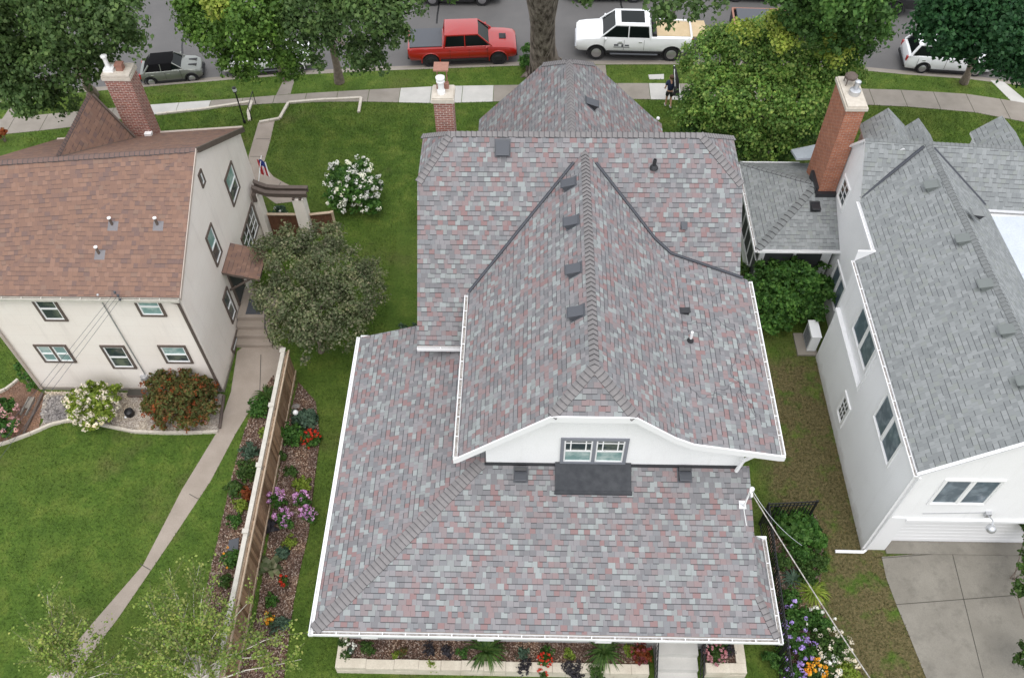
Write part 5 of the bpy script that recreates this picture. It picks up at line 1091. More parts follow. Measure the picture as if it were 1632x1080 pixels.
thin_tree('birch_sapling', b1, [az(x, y, z) for x, y, z in ((300, 960, 3.2), (340, 930, 3.0), (275, 935, 3.2), (245, 975, 3.0), (318, 900, 3.0), (365, 960, 3.0), (400, 1010, 3.0), (455, 1010, 3.2), (400, 955, 2.8), (260, 1010, 3.4), (230, 950, 2.7), (300, 1040, 3.4), (350, 1000, 3.6), (480, 1050, 2.6), (240, 1030, 3), (380, 1040, 3.4), (290, 990, 3.5), (330, 970, 3.6), (270, 905, 2.7), (430, 1040, 3.0), (220, 1060, 3), (325, 935, 3.3), (285, 965, 3.3), (310, 1010, 3.6), (260, 1050, 3.4))], 'thin pale stemmed sapling with sparse leaves beside the fence at bottom left', None, 1.5)
b2_ = az(150, 1130, 0)
thin_tree('birch_sapling', b2_, [az(x, y, z) for x, y, z in ((75, 945, 2.6), (100, 980, 2.6), (60, 1010, 2.4), (130, 985, 2.5), (90, 1030, 2.6), (150, 1015, 2.4), (40, 1020, 2.2), (160, 1050, 2.4), (115, 1060, 2.6), (85, 965, 2.7), (70, 1045, 2.4), (125, 1020, 2.7), (190, 1040, 2.2), (200, 1075, 2.2))], 'smaller thin sapling overhanging the garden path at bottom left corner', None, 1.4)
# small garden plants, one object each
def clump(name, px, py, z, rpx, leaf, label, cat='plant', group=None, flowers=None, size=.07, h=None, dens=11):
    c, r = P(px, py, z, rpx); r *= (.95 if name == 'phlox_plant' else 1.35 if px > 1200 else 1.38 if py < 1000 else 1.25); t = thing(name, (c.x, c.y, 0 if z < .6 else .36 if c.y < 9.3 and -6 < c.x < 6.6 else 0), label, cat, group); o = ORG[t.name]
    leaf_obj('foliage', crown([((c.x, c.y, c.z * .8), r), ((c.x + r * .3, c.y - r * .2, c.z * .5 + .04), r * .8)], dens, size, clump=.09, per=16, shell=.3), M[leaf], t, o)
    if flowers:
        fm, n, fr, fs = flowers; d = rdir(n); d[:, 2] = np.abs(d[:, 2]); pts = np.array(c) + d * r * 1.05; per = 12; e = rdir(n * per).reshape(n, per, 3)
        leaf_obj('blossoms', leaf_mesh((pts[:, None, :] + e * fr).reshape(-1, 3), e.reshape(-1, 3), fs, aspect=.9, jitter=.3), M[fm], t, o)
    return t
def strappy(name, px, py, z, rm, leaf, label, n=70, w=.03, group=None, cat='plant', base=None):
    c = az(px, py, z) if base is None else Vector(base); t = thing(name, c, label, cat, group); mb = MB()
    for i in range(n):
        a = rng.uniform(0, 2 * math.pi); L = rm * rng.uniform(.6, 1.1); up = rng.uniform(.35, 1.1) * rm; d = Vector((math.cos(a), math.sin(a), 0)); s = Vector((-d.y, d.x, 0)) * w
        pr = None
        for k in range(6):
            u = k / 5; p = c + d * L * u + Vector((0, 0, up * (u * 1.7 - 1.75 * u * u) + .03)); ww = s * (1 - u) ** .6
            if pr is not None: mb.quadv([pr[0], pr[1], p + ww, p - ww] if False else [pr[0] - pr[1], pr[0] + pr[1], p + ww, p - ww])
            pr = (p, ww)
    part('foliage', mb, M[leaf], t); mb = MB(); mb.tube([c - Vector((0, 0, .02)), c + Vector((0, 0, .12))], .05, 8); part('crown_base', mb, M[leaf], t); return t
# bed on the right of the cedar fence
clump('garden_fern', 463, 690, .5, 15, 'leaf_shrub', 'upright bushy green conifer against the cedar fence', dens=14)
clump('hosta_plant', 484, 668, .25, 15, 'leaf_blue', 'grey green hosta beside the white garden globe', size=.11)
clump('red_begonia', 495, 700, .25, 11, 'leaf_shrub', 'bright red flowering clump at the top of the mulch bed', flowers=('petal_red', 34, .035, .05))
clump('coral_lily', 448, 725, .2, 7, 'leaf_mid', 'small green plant on the mulch near the fence, above the yellow clump')
clump('garden_lily', 462, 750, .2, 8, 'leaf_mid', 'small loose green plant left of the yellow green clump')
clump('coreopsis_plant', 481, 769, .2, 11, 'leaf_lime', 'yellow green clump above the magenta phlox')
clump('phlox_plant', 440, 793, .6, 15, 'leaf_shrub', 'magenta phlox nearest the cedar fence', flowers=('petal_mag', 15, .06, .06))
clump('phlox_plant', 452, 825, .5, 16, 'leaf_shrub', 'magenta phlox lowest of the four, above the big dark leaves', flowers=('petal_mag', 20, .06, .06))
clump('phlox_plant', 480, 795, .6, 13, 'leaf_shrub', 'magenta phlox highest of the four beside the yellow green clump', flowers=('petal_mag', 12, .06, .06))
clump('phlox_plant', 490, 820, .5, 14, 'leaf_shrub', 'magenta phlox on the lawn side of the bed', flowers=('petal_mag', 20, .06, .06))
clump('sedum_plant', 460, 863, .2, 9, 'leaf_lime', 'small lime clump below the magenta phlox', size=.05)
strappy('canna_plant', 425, 845, .05, .55, 'leaf_dusk', 'upper dark large leaved plant against the cedar fence', n=12, w=.14)
strappy('canna_plant', 432, 905, .05, .6, 'leaf_olive', 'lower dark large leaved plant overlapping the mulch bed', n=14, w=.13)
clump('hosta_plant', 450, 880, .2, 8, 'leaf_blue', 'pale grey leaved plant below the lime clump', size=.1)
clump('dahlia_plant', 450, 925, .3, 6, 'leaf_mid', 'small crimson flower clump low in the mulch bed', flowers=('petal_red', 10, .04, .05))
clump('garden_mint', 430, 955, .25, 9, 'leaf_shrub', 'dark green low clump at the lower end of the mulch bed')
clump('marigold_plant', 428, 984, .4, 6, 'leaf_mid', 'orange flower clump beside the sapling', flowers=('petal_or', 8, .05, .06))
clump('garden_sage', 446, 992, .3, 11, 'leaf_blue', 'blue green clump right of the orange flowers')
g = thing('garden_globe', az(471, 658, .0), 'white gazing globe on a small stake in the mulch bed', 'garden globe'); c = az(471, 657, .55)
mb = MB(); mb.ball(c, .1, n=12); part('globe', mb, M['pvc'], g, 60); mb = MB(); mb.tube([(c.x, c.y, 0), (c.x, c.y, c.z - .08)], .015, 6); part('stake', mb, M['iron'], g)
mb = MB(); c = az(472, 648, 0); mb.ball(c, .17, 1, .8, .55, 8); solo('garden_rock', mb, M['fabric'], 'grey rock behind the white gazing globe', 'rock', smooth=50)
# bed on the left of the cedar fence
strappy('daylily_plant', 425, 632, 0, .6, 'leaf_mid', 'tall grassy daylily clump between the side path and the fence', n=90, w=.022)
clump('lily_plant', 410, 648, .3, 14, 'leaf_shrub', 'green clump just below the daylily beside the side path')
clump('sedum_plant', 422, 688, .2, 7, 'leaf_lime', 'small lime clump left of the fence')
clump('lavender_plant', 397, 718, .25, 11, 'leaf_blue', 'blue green clump left of the fence')
clump('peony_plant', 393, 748, .3, 15, 'leaf_mid', 'fresh green bush left of the fence, below the blue green clump')
clump('geranium_plant', 374, 780, .25, 13, 'leaf_mid', 'green leafy plant spilling over the bed edge left of the fence')
clump('coleus_plant', 392, 785, .25, 9, 'leaf_red', 'reddish leaved plant against the fence cap')
clump('geranium_plant', 384, 803, .2, 10, 'leaf_lime', 'pale green plant below the reddish leaved one')
clump('thyme_plant', 373, 828, .15, 9, 'leaf_shrub', 'low dark green tuft in the left bed')
clump('spirea_plant', 368, 888, .3, 12, 'leaf_shrub', 'green bush with orange tips beside the slate stone', flowers=('petal_or', 3, .03, .05))
clump('garden_weed', 357, 925, .2, 9, 'leaf_mid', 'green clump above the tall sapling')
mb = MB(); q = [az(a, b, .0) for a, b in ((366, 862), (382, 858), (380, 880), (364, 878))]; mb.prism([(p.x, p.y, .09) for p in q][::-1], (0, 0, -.07)); solo('slate_slab', mb, M['ventgrey'], 'flat blue grey slate stone in the left bed', 'stone')
# cream house bed items
L2 = thing('garden_lantern', az(208, 663, 0), 'small dark garden ornament with white flowers on the gravel', 'ornament'); p = az(209, 662, 0)
mb = MB(); mb.lathe([(.1, .0), (.17, .12), (.16, .3), (.08, .36)], p, 10); part('pot', mb, M['iron'], L2, 40); mb = MB(); mb.ball((p.x - .16, p.y + .02, .12), .07); mb.ball((p.x - .04, p.y + .16, .12), .06); mb.ball((p.x - .14, p.y - .12, .08), .05); part('blossom', mb, M['pvc'], L2, 60)
mb = MB(); a, b = az(38, 662, .03), az(52, 634, .03); d = (b - a).normalized(); n = Vector((-d.y, d.x, 0)); mb.obox(a, d, n, (0, 0, 1), (0, (b - a).length), (-.12, -.08), (0, .1)); mb.obox(a, d, n, (0, 0, 1), (0, (b - a).length), (.08, .12), (0, .1)); mb.obox(a, d, n, (0, 0, 1), (.3, (b - a).length), (-.079, .079), (0, .06))
solo('planter_tray', mb, M['concrete'], 'narrow grey planter tray on soil beside the pink hydrangea', 'planter')
# planter below the back eave
pz = .42
strappy('spider_lily', 775, 1038, .45, .72, 'leaf_mid', 'large strappy green plant left of centre in the limestone planter', n=110, w=.026)
strappy('spider_lily', 962, 1040, .45, .68, 'leaf_mid', 'large strappy green plant right of centre in the limestone planter', n=110, w=.026)
for (x, y, r, lf_, nm, lab, fl_) in ((545, 1022, 9, 'leaf_mid', 'begonia_plant', 'green plant at the left end of the limestone planter', ('petal_white', 3, .03, .05)), (548, 1043, 8, 'leaf_mid', 'fuchsia_plant', 'green plant spilling at the left corner of the limestone planter', None),
    (583, 1030, 11, 'leaf_mid', 'hosta_plant', 'leafy green hosta second from the left in the limestone planter', None), (560, 1032, 6, 'leaf_blue', 'alyssum_plant', 'white flowering tuft between two green plants in the limestone planter', ('petal_white', 8, .03, .05)),
    (628, 1042, 6, 'leaf_lime', 'creeping_jenny', 'thin yellow trailing plant over the planter edge, left one', None), (686, 1058, 6, 'leaf_lime', 'creeping_jenny', 'thin yellow trailing plant over the planter edge, right one', None), (640, 1036, 7, 'leaf_burn', 'coleus_plant', 'mottled yellow brown plant in the left of the limestone planter', None),
    (683, 1032, 8, 'leaf_dusk', 'heuchera_plant', 'dark purple plant near the middle of the limestone planter', None), (712, 1036, 8, 'leaf_dusk', 'heuchera_plant', 'dark plant just left of the left strappy plant', None), (735, 1036, 8, 'leaf_shrub', 'fern_plant', 'low green fern tucked left of the left strappy plant', None),
    (833, 1040, 9, 'leaf_blue', 'dusty_plant', 'blue grey leaved plant right of the left strappy plant', None), (837, 1060, 11, 'leaf_dusk', 'coleus_plant', 'dark mottled plant hanging over the planter edge', None), (871, 1038, 9, 'leaf_shrub', 'geranium_plant', 'round green plant above the red flowers', None),
    (868, 1052, 9, 'leaf_shrub', 'salvia_plant', 'red flowering plant in the middle of the limestone planter', ('petal_red', 22, .03, .045)), (865, 1072, 6, 'leaf_mid', 'salvia_plant', 'small red and green plant hanging below the red flowers', ('petal_red', 6, .03, .045)), (909, 1039, 9, 'leaf_lime', 'potato_vine', 'lime green plant above the black leaved plant', None), (912, 1064, 15, 'leaf_dusk', 'black_coleus', 'black leaved plant hanging over the planter edge', None),
    (950, 1068, 12, 'leaf_mid', 'ivy_plant', 'green ivy hanging below the right strappy plant', None), (1003, 1034, 8, 'leaf_lime', 'potato_vine', 'lime plant left of the dark red plants by the steps', None), (1022, 1040, 13, 'leaf_red', 'croton_plant', 'dark red leaved plants beside the back steps', ('petal_wine', 16, .05, .06)),
    (1148, 1026, 13, 'leaf_mid', 'coleus_plant', 'green plant in the small planter right of the steps', None), (1140, 1042, 13, 'leaf_mid', 'impatiens_plant', 'pink flowering plants in the small planter right of the steps', ('petal_rose', 40, .035, .05)), (1127, 1030, 8, 'leaf_dusk', 'heuchera_plant', 'dark leaved plant beside the right step railing', ('petal_white', 3, .025, .04)), (1162, 1034, 9, 'leaf_dusk', 'heuchera_plant', 'dark leaved plant at the right of the small planter', None)):
    clump(nm, x, y, .55, r, lf_, lab, flowers=fl_, size=.055, dens=14)
# flower bed by the iron fence
clump('rhubarb_plant', 1262, 838, .4, 26, 'leaf_shrub', 'broad leaved green plant nearest the iron fence corner', size=.16, dens=8); clump('rhubarb_plant', 1292, 848, .35, 18, 'leaf_shrub', 'broad leaved green plant closest to the white house in the fence bed', size=.16, dens=8)
strappy('iris_plant', 1252, 862, 0, .5, 'leaf_mid', 'upright iris leaves right beside the iron fence', n=50, w=.02); clump('astilbe_plant', 1275, 880, .3, 18, 'leaf_shrub', 'dark green plant in the middle of the fence bed'); clump('astilbe_plant', 1300, 890, .3, 15, 'leaf_mid', 'light green plant on the lawn side of the fence bed')
strappy('blue_grass', 1262, 925, 0, .5, 'leaf_blue', 'blue grey grass clump in the fence bed', n=80, w=.02); strappy('ribbon_grass', 1292, 945, 0, .65, 'leaf_lime', 'arching yellow green ornamental grass in the fence bed', n=110, w=.02)
clump('rose_plant', 1265, 980, .4, 16, 'leaf_shrub', 'lavender flowering plant below the blue grass', flowers=('petal_lav', 6, .05, .07)); clump('balloon_flower', 1262, 1015, .5, 18, 'leaf_shrub', 'lavender flowering plant beside the lower iron fence', flowers=('petal_lav', 16, .055, .07)); clump('balloon_flower', 1285, 1040, .5, 16, 'leaf_shrub', 'lavender flowering plant just above the orange flowers', flowers=('petal_lav', 14, .055, .07))
clump('daisy_plant', 1308, 990, .4, 16, 'leaf_shrub', 'white daisy clump on the upper lawn side of the flower bed', flowers=('petal_white', 9, .045, .06)); clump('hydrangea_plant', 1330, 1032, .6, 20, 'leaf_mid', 'pale green snowball hydrangea in the flower bed', flowers=('petal_blush', 20, .06, .06)); clump('marigold_plant', 1298, 1068, .5, 13, 'leaf_mid', 'orange flowering clump at the bottom of the flower bed', flowers=('petal_or', 26, .05, .07))
clump('daisy_plant', 1322, 1062, .5, 13, 'leaf_mid', 'white flowering clump right of the orange flowers', flowers=('petal_white', 12, .06, .07)); clump('balloon_flower', 1262, 1070, .5, 15, 'leaf_shrub', 'lavender flowering plant at the very bottom beside the fence', flowers=('petal_lav', 12, .055, .07)); clump('hydrangea_plant', 1348, 1068, .5, 16, 'leaf_lime', 'lime hydrangea at the bottom edge of the flower bed', flowers=('petal_blush', 14, .05, .06))
for (x, y, r, lf_, nm, lab, fl_) in ((1240, 822, 13, 'leaf_mid', 'mint_plant', 'light green plant in the very corner of the iron fence', None), (1282, 822, 14, 'leaf_shrub', 'rhubarb_plant', 'broad leaved green plant touching the short iron fence panel', None), (1245, 890, 13, 'leaf_mid', 'iris_plant', 'mid green plant below the iris leaves beside the iron fence', None),
    (1285, 912, 14, 'leaf_mid', 'sedge_plant', 'green plant above the yellow green grass in the fence bed', None), (1258, 950, 13, 'leaf_shrub', 'fern_plant', 'dark fern like plant left of the yellow green grass', None), (1286, 985, 15, 'leaf_shrub', 'peony_plant', 'dark leafy plant between lavender and white flowers', None), (1310, 1020, 14, 'leaf_mid', 'aster_plant', 'leafy green plant left of the pale green snowball hydrangea', None), (1300, 1045, 12, 'leaf_shrub', 'peony_plant', 'dark leafy plant just above the orange flowering clump', None)):
    clump(nm, x, y, .35, r, lf_, lab, flowers=fl_)
clump('hosta_plant', 1232, 1045, .3, 13, 'leaf_shrub', 'green plant at the left foot of the iron fence'); clump('hosta_plant', 1244, 1000, .3, 10, 'leaf_shrub', 'green plant squeezed between the eave corner and the iron fence')
# ================================================================== VEHICLES
def loft(st, ring):
    """st: list of stations; ring(s) -> half ring of (y,z) from the sill up to the centre line; x = s[0]"""
    mb = MB(); rings = []
    for s in st:
        hr = ring(s); full = [(y, z) for y, z in hr] + [(-y, z) for y, z in reversed(hr) if abs(y) > 1e-6]
        b = len(mb.v); mb.v += [(s[0], y, z) for y, z in full]; rings.append((b, len(full)))
    for (a, n), (b, _) in zip(rings, rings[1:]):
        for i in range(n):
            j = (i + 1) % n; mb.f.append((a + i, b + i, b + j, a + j)[::-1]); mb.m.append(0)
    a, n = rings[0]; mb.f.append(tuple(a + i for i in range(n))); mb.m.append(0)
    b, n = rings[-1]; mb.f.append(tuple(b + i for i in reversed(range(n)))); mb.m.append(0)
    return mb
def cut(o, cutters, smooth=38):
    """subtract the cutter meshes, then drop them"""
    for c in cutters:
        me = mesh_of(c, []); co = bpy.data.objects.new('cutter', me); col.objects.link(co)
        md = o.modifiers.new('b', 'BOOLEAN'); md.operation = 'DIFFERENCE'; md.object = co; md.solver = 'EXACT'
        bpy.context.view_layer.update(); ev = o.evaluated_get(bpy.context.evaluated_depsgraph_get()); nm = bpy.data.meshes.new_from_object(ev)
        o.modifiers.clear(); o.data = nm; bpy.data.objects.remove(co)
    for p in o.data.polygons: p.use_smooth = True
    o.data.set_sharp_from_angle(angle=R(smooth))
def vehicle(name, label, L, Wd, wr, xf, xr, body, cabin, colr, roofm=None, rim='rim', kind='suv', glass=True, metal=0, cat='car', group=None):
    """car along +x (front at +L/2). body: (x, ztop, half width, zbottom); cabin: base x0,x1, roof x0,x1, z0,z1, half widths"""
    t = thing(name, (0, 0, 0), label, cat, group); pm = paint(name + '_paint', colr, metal)
    def ring(s):
        x, zt, hw, zb = s; h = zt - zb
        return [(hw * .90, zb), (hw * .985, zb + h * .16), (hw, zb + h * .5), (hw * .985, zb + h * .74), (hw * .93, zt - .035), (hw * .84, zt), (hw * .4, zt + .015), (0, zt + .02)]
    mb = loft(body, ring)
    bm = bmesh.new(); o = part('body', mb, pm, t, local=True); bm.from_mesh(o.data); bmesh.ops.recalc_face_normals(bm, faces=bm.faces); bm.to_mesh(o.data); bm.free()
    cs = []
    for x in (xf, xr):
        for s in (-1, 1):
            c = MB(); n = 22; pts = [(x + (wr + .09) * math.cos(2 * math.pi * i / n), s * Wd * .30, wr + (wr + .09) * math.sin(2 * math.pi * i / n)) for i in range(n)]
            c.prism(pts, (0, s * Wd * .4, 0)); q = mesh_of(c, []); bm = bmesh.new(); bm.from_mesh(q); bmesh.ops.recalc_face_normals(bm, faces=bm.faces)
            c.v = [tuple(v.co) for v in bm.verts]; c.f = [tuple(v.index for v in f.verts) for f in bm.faces]; c.m = [0] * len(c.f); bm.free(); cs.append(c)
    if kind == 'pickup_open':
        c = MB(); c.box(-L / 2 + .12, cabin[0] - .28, -Wd * .38, Wd * .38, .75, 2.2); cs.append(c)
    cut(o, cs)
    # wheels
    for x in (xf, xr):
        for s in (-1, 1):
            mb = MB(); y = s * (Wd / 2 - .13); wv = .22
            mb.lathe([(wr * .62, -.10), (wr * .93, -.11), (wr, -.07), (wr, .07), (wr * .93, .11), (wr * .62, .10), (wr * .60, .06), (.02, .05)], (x, y, wr), 22, 0, 'y'); wh = part('wheel', mb, M['rubber'], t, 40, local=True)
            mb = MB(); yo = y + s * .075
            mb.lathe([(wr * .60, 0), (wr * .64, .02), (wr * .60, .03)] if s > 0 else [(wr * .60, -.03), (wr * .64, -.02), (wr * .60, 0)], (x, yo, wr), 20, 0, 'y')
            for k in range(5):
                a = 2 * math.pi * k / 5 + .3; d = Vector((math.cos(a), 0, math.sin(a))); e = Vector((-math.sin(a), 0, math.cos(a)))
                mb.obox((x, yo, wr), d, e, (0, s, 0), (.03, wr * .6), (-.028, .028), (-.01, .025))
            mb.ball((x, yo + s * .01, wr), .06, 1, .5, 1, 8); part('rim', mb, M[rim], wh, 40, local=True)
    # cabin
    bx0, bx1, rx0, rx1, z0, z1, hb, hr = cabin; mb = MB()
    def cring(s):
        x, a, b_, zz = s; return None
    base = [(bx0, hb), (bx1, hb)]; v = []
    lower = [(bx0, -hb, z0), (bx1, -hb * .97, z0), (bx1, hb * .97, z0), (bx0, hb, z0)]; upper = [(rx0, -hr, z1), (rx1, -hr * .97, z1), (rx1, hr * .97, z1), (rx0, hr, z1)]
    lower = [(x, y, z - .12) for x, y, z in lower]
    mb.v = lower + upper; mb.f = [(0, 1, 5, 4), (1, 2, 6, 5), (2, 3, 7, 6), (3, 0, 4, 7), (4, 5, 6, 7), (3, 2, 1, 0)]; mb.m = [0] * 6
    gl = part('windows', mb, M['carglass'] if glass else roofm, t, local=True)
    md_ = roofm or pm
    mb = MB(); th = .035
    out = [(rx0 - .03, -hr), (rx0 + .0, -hr - .02), (rx1 + .03, -hr * .97 - .02), (rx1 + .05, 0), (rx1 + .03, hr * .97 + .02), (rx0, hr + .02), (rx0 - .03, 0)]
    k = len(out); cx_ = (rx0 + rx1) / 2
    pr0 = [(x, y, z1 - .02) for x, y in out]; pr1 = [(cx_ + (x - cx_) * .995, y * .99, z1 + th) for x, y in out]; pr2 = [(cx_ + (x - cx_) * .9, y * .85, z1 + th + .03) for x, y in out]
    mb.v = pr0 + pr1 + pr2 + [(cx_, 0, z1 + th + .045)]
    for a in (0, k):
        for i in range(k): j = (i + 1) % k; mb.f.append((a + i, a + j, a + k + j, a + k + i)); mb.m.append(0)
    for i in range(k): mb.f.append((2 * k + i, 2 * k + (i + 1) % k, 3 * k)); mb.m.append(0)
    part('roof', mb, md_, t, 50, local=True)
    mb = MB(); rr = .038
    for s in (-1, 1):
        mb.tube([(bx1 - .0, s * hb * .97, z0 - .02), (rx1 + .01, s * hr * .97, z1)], rr, 6); mb.tube([(bx0 + .0, s * hb, z0 - .02), (rx0, s * hr, z1)], rr * (2.0 if kind == 'van' else 1.5), 6)
        for u in ((.44,) if kind in ('pickup', 'pickup_open', 'mini') else (.36, .66)):
            xa_ = bx0 + (bx1 - bx0) * u; xa_ = min(max(xa_, rx0 + .12), rx1 - .12); xb_ = xa_
            mb.tube([(xa_, s * (hb + .004), z0 - .02), (xb_, s * (hr + .004), z1)], rr * .8, 6)
        mb.tube([(bx0, s * hb, z0 - .01), (bx1, s * hb * .97, z0 - .01)], rr * .8, 6)
    mb.tube([(rx1 + .01, -hr * .97, z1), (rx1 + .01, hr * .97, z1)], rr * .8, 6); mb.tube([(rx0, -hr, z1), (rx0, hr, z1)], rr, 6)
    part('pillars', mb, md_ if kind == 'van' or roofm is None else pm, t, 60, local=True)
    zt_f = body[-2][1]; zt_r = body[1][1]; hwf = body[-1][2]
    for s in (-1, 1):
        mb = MB(); mb.ball((L / 2 - .16, s * hwf * .80, zt_f - .16), .14, 1.0, .8, .6, 8); part('headlight', mb, M['lamp_clear'], t, 60, local=True)
        mb = MB(); mb.box(-L / 2 - .012, -L / 2 + .1, s * Wd * .40 - .075, s * Wd * .40 + .09 * 1, zt_r - .34, zt_r - .06); part('tail_light', mb, M['lamp_red'], t, local=True)
        mb = MB(); mx_ = bx1 - .28; mb.ball((mx_, s * (Wd / 2 + .11), z0 + .06), .11, .6, 1.1, .8, 8); mb.tube([(mx_, s * (hb - .02), z0), (mx_, s * (Wd / 2 + .08), z0 + .04)], .025, 5); part('wing_mirror', mb, pm, t, 60, local=True)
    mb = MB(); mb.box(L / 2 - .1, L / 2 + .005, -hwf * .5, hwf * .5, body[-1][3] + .14, zt_f - .12); part('grille', mb, M['plastic'], t, local=True)
    mb = MB(); fm_ = M['chrome2'] if kind == 'pickup_open' else M['plastic']
    mb.box(L / 2 - .08, L / 2 + .05, -hwf * .92, hwf * .92, body[-1][3] - .06, body[-1][3] + .12); part('front_bumper', mb, fm_, t, local=True)
    mb = MB(); mb.box(-L / 2 - .06, -L / 2 + .06, -Wd * .42, Wd * .42, body[0][3] - .06, body[0][3] + .1); part('rear_bumper', mb, fm_, t, local=True)
    for x in (xf, xr):
        for s in (-1, 1):
            mb = MB(); mb.tube([(x + (wr + .085) * math.cos(a_), s * (Wd / 2 - .012), wr + (wr + .085) * math.sin(a_)) for a_ in np.linspace(-.15, math.pi + .15, 15)], .03, 6); part('wheel_arch', mb, M['plastic'] if kind != 'pickup' else pm, t, 60, local=True)
    mb = MB(); q = Wd / 2 - .04
    for s in (-1, 1): mb.box(xr + wr + .12, xf - wr - .12, s * q - .05, s * q + .05, body[2][3] - .04, body[2][3] + .06)
    part('sill', mb, M['plastic'], t, local=True)
    mb = MB()
    for s in (-1, 1):
        for xx in (bx0 + (bx1 - bx0) * .12, bx0 + (bx1 - bx0) * .52, bx1 - .22):
            mb.box(xx - .006, xx + .006, s * Wd / 2 - .012, s * Wd / 2 + .002, body[2][3] + .15, z0 - .06)
    part('door_seam', mb, M['plastic'], t, local=True)
    mb = MB()
    for s in (-1, 1):
        for xx in (bx0 + (bx1 - bx0) * .20, bx0 + (bx1 - bx0) * .60): mb.box(xx - .09, xx + .09, s * Wd / 2 - .01, s * Wd / 2 + .025, z0 - .2, z0 - .165)
    part('door_handle', mb, M['chrome'] if rim == 'rim' else pm, t, local=True)
    return t
def place(t, pr, pf, off, z=-.135, k=1.0):
    """near-side wheels touch the street at pixels pr (rear) and pf (front); off = (mid wheel x, half track)"""
    a, b = az(*pr, z), az(*pf, z); d = (b - a).normalized(); n = Vector((-d.y, d.x, 0)); t.scale = (k, k, k); off = (off[0] * k, off[1] * k)
    if n.y < 0: n = -n
    m_ = (a + b) / 2 + n * off[1] - d * off[0]; t.location = (m_.x, m_.y, z); t.rotation_euler.z = math.atan2(d.y, d.x)
def pickup_body(L, W_, zh, zbed, zb, cab0, cab1, hood):
    h = W_ / 2
    return [(-L / 2, zbed - .08, h * .90, zb + .12), (-L / 2 + .1, zbed, h * .97, zb), (-L / 2 + .9, zbed, h, zb), (cab0 - .05, zbed, h, zb), (cab0 + .02, zh, h, zb), (cab1 - .2, zh, h, zb), (cab1 + .1, zh, h, zb), (L / 2 - .55, zh - .07, h * .985, zb), (L / 2 - .14, zh - .13, h * .97, zb + .02), (L / 2, zh - .24, h * .90, zb + .08)]
# red pickup
RP = vehicle('pickup_truck', 'red crew cab pickup with grey bed cover parked at the kerb', 5.5, 1.89, .39, 1.82, -1.62, pickup_body(5.5, 1.89, 1.12, 1.13, .42, -.95, 1.25, 0), (-.92, 1.5, -.82, .80, 1.12, 1.68, .86, .70), (.33, .006, .004), kind='pickup', rim='rim_dark', cat='pickup truck')
mb = MB(); mb.box(-2.66, -1.02, -.80, .80, 1.135, 1.185); part('bed_cover', mb, M['ventgrey'], RP, local=True)
mb = MB(); mb.prism([(1.9, -.22, 1.06), (2.25, -.2, 1.05), (2.2, -.18, 1.10), (1.9, -.2, 1.13)], (0, .42, 0)); mb.box(2.2, 2.24, -.18, .18, 1.1, 1.15); part('hood_scoop', mb, M['plastic'], RP, local=True)
place(RP, (690, 107), (793, 103), (.10, .84))
# white pickup
WP = vehicle('pickup_truck', 'white crew cab pickup with plywood in its bed and black roll cover', 6.2, 2.03, .43, 1.98, -2.05, pickup_body(6.2, 2.03, 1.34, 1.40, .52, -.85, 1.6, 0), (-.85, 1.82, -.74, 1.02, 1.34, 1.97, .93, .78), (.78, .79, .80), kind='pickup_open', cat='pickup truck')
mb = MB(); mb.tube([(-1.06, -.84, 1.46), (-1.06, .84, 1.46)], .13, 10); part('rolled_cover', mb, M['plastic'], WP, 40, local=True)
mb = MB(); mb.box(-.5, .75, -.55, .55, 2.02, 2.05); part('sunroof', mb, M['carglass'], WP, local=True)
mb = MB(); 
for s in (-1, 1): mb.tube([(-1.3, s * 1.08, .46), (1.25, s * 1.08, .46)], .05, 8)
part('running_board', mb, M['ventgrey'], WP, 40, local=True)
mb = MB(); yy = -1.022
for s in (-1, 1):
    for k, (x_, z_, w_, h_) in enumerate(((.95, .96, .24, .1), (.62, .94, .1, .14), (.38, .95, .22, .08), (.66, .84, .85, .035), (.75, 1.06, .3, .03))): mb.box(x_ - w_ / 2, x_ + w_ / 2, s * 1.017 - .006, s * 1.017 + .006, z_ - h_ / 2, z_ + h_ / 2)
part('door_lettering', mb, M['ventgrey'], WP, local=True)
a, b = az(1070, 96, -.135), az(948, 94, -.135); place(WP, (1070, 97), (947, 94), (-.03, .9), k=.95)
PW = MB(); PW.box(-1.5, 1.2, -.72, .72, 0, .06); t = solo('plywood_sheet', PW, M['ply'], 'tan plywood sheets lying in the bed of the white pickup', 'plywood', loc=(0, 0, 0))
rzw = WP.rotation_euler.z; t.location = Vector(WP.location) + Matrix.Rotation(rzw, 3, 'Z') @ Vector((-2.2, -.1, 1.22)); t.rotation_euler = (0, R(-3), rzw + R(5))
# convertible
MC = vehicle('convertible_car', 'silver green small convertible with black soft top', 3.7, 1.68, .31, 1.18, -1.27, [(-1.85, .72, .66, .42), (-1.78, .90, .76, .30), (-1.4, .96, .82, .26), (-.6, .97, .84, .25), (.5, .97, .84, .25), (.9, .96, .83, .25), (1.45, .90, .80, .26), (1.72, .78, .70, .30), (1.85, .60, .6, .36)], (-1.55, .85, -1.15, .22, .95, 1.36, .74, .60), (.19, .20, .18), M['softtop'], kind='mini', metal=.5)
mb = MB(); mb.v = [(-1.6, -.75, .95), (.12, -.75, .96), (.12, .75, .96), (-1.6, .75, .95), (-1.18, -.62, 1.37), (.2, -.62, 1.38), (.2, .62, 1.38), (-1.18, .62, 1.37)]; mb.f = [(0, 1, 5, 4), (1, 2, 6, 5), (2, 3, 7, 6), (3, 0, 4, 7), (4, 5, 6, 7)]; mb.m = [0] * 5; part('soft_top', mb, M['softtop'], MC, local=True)
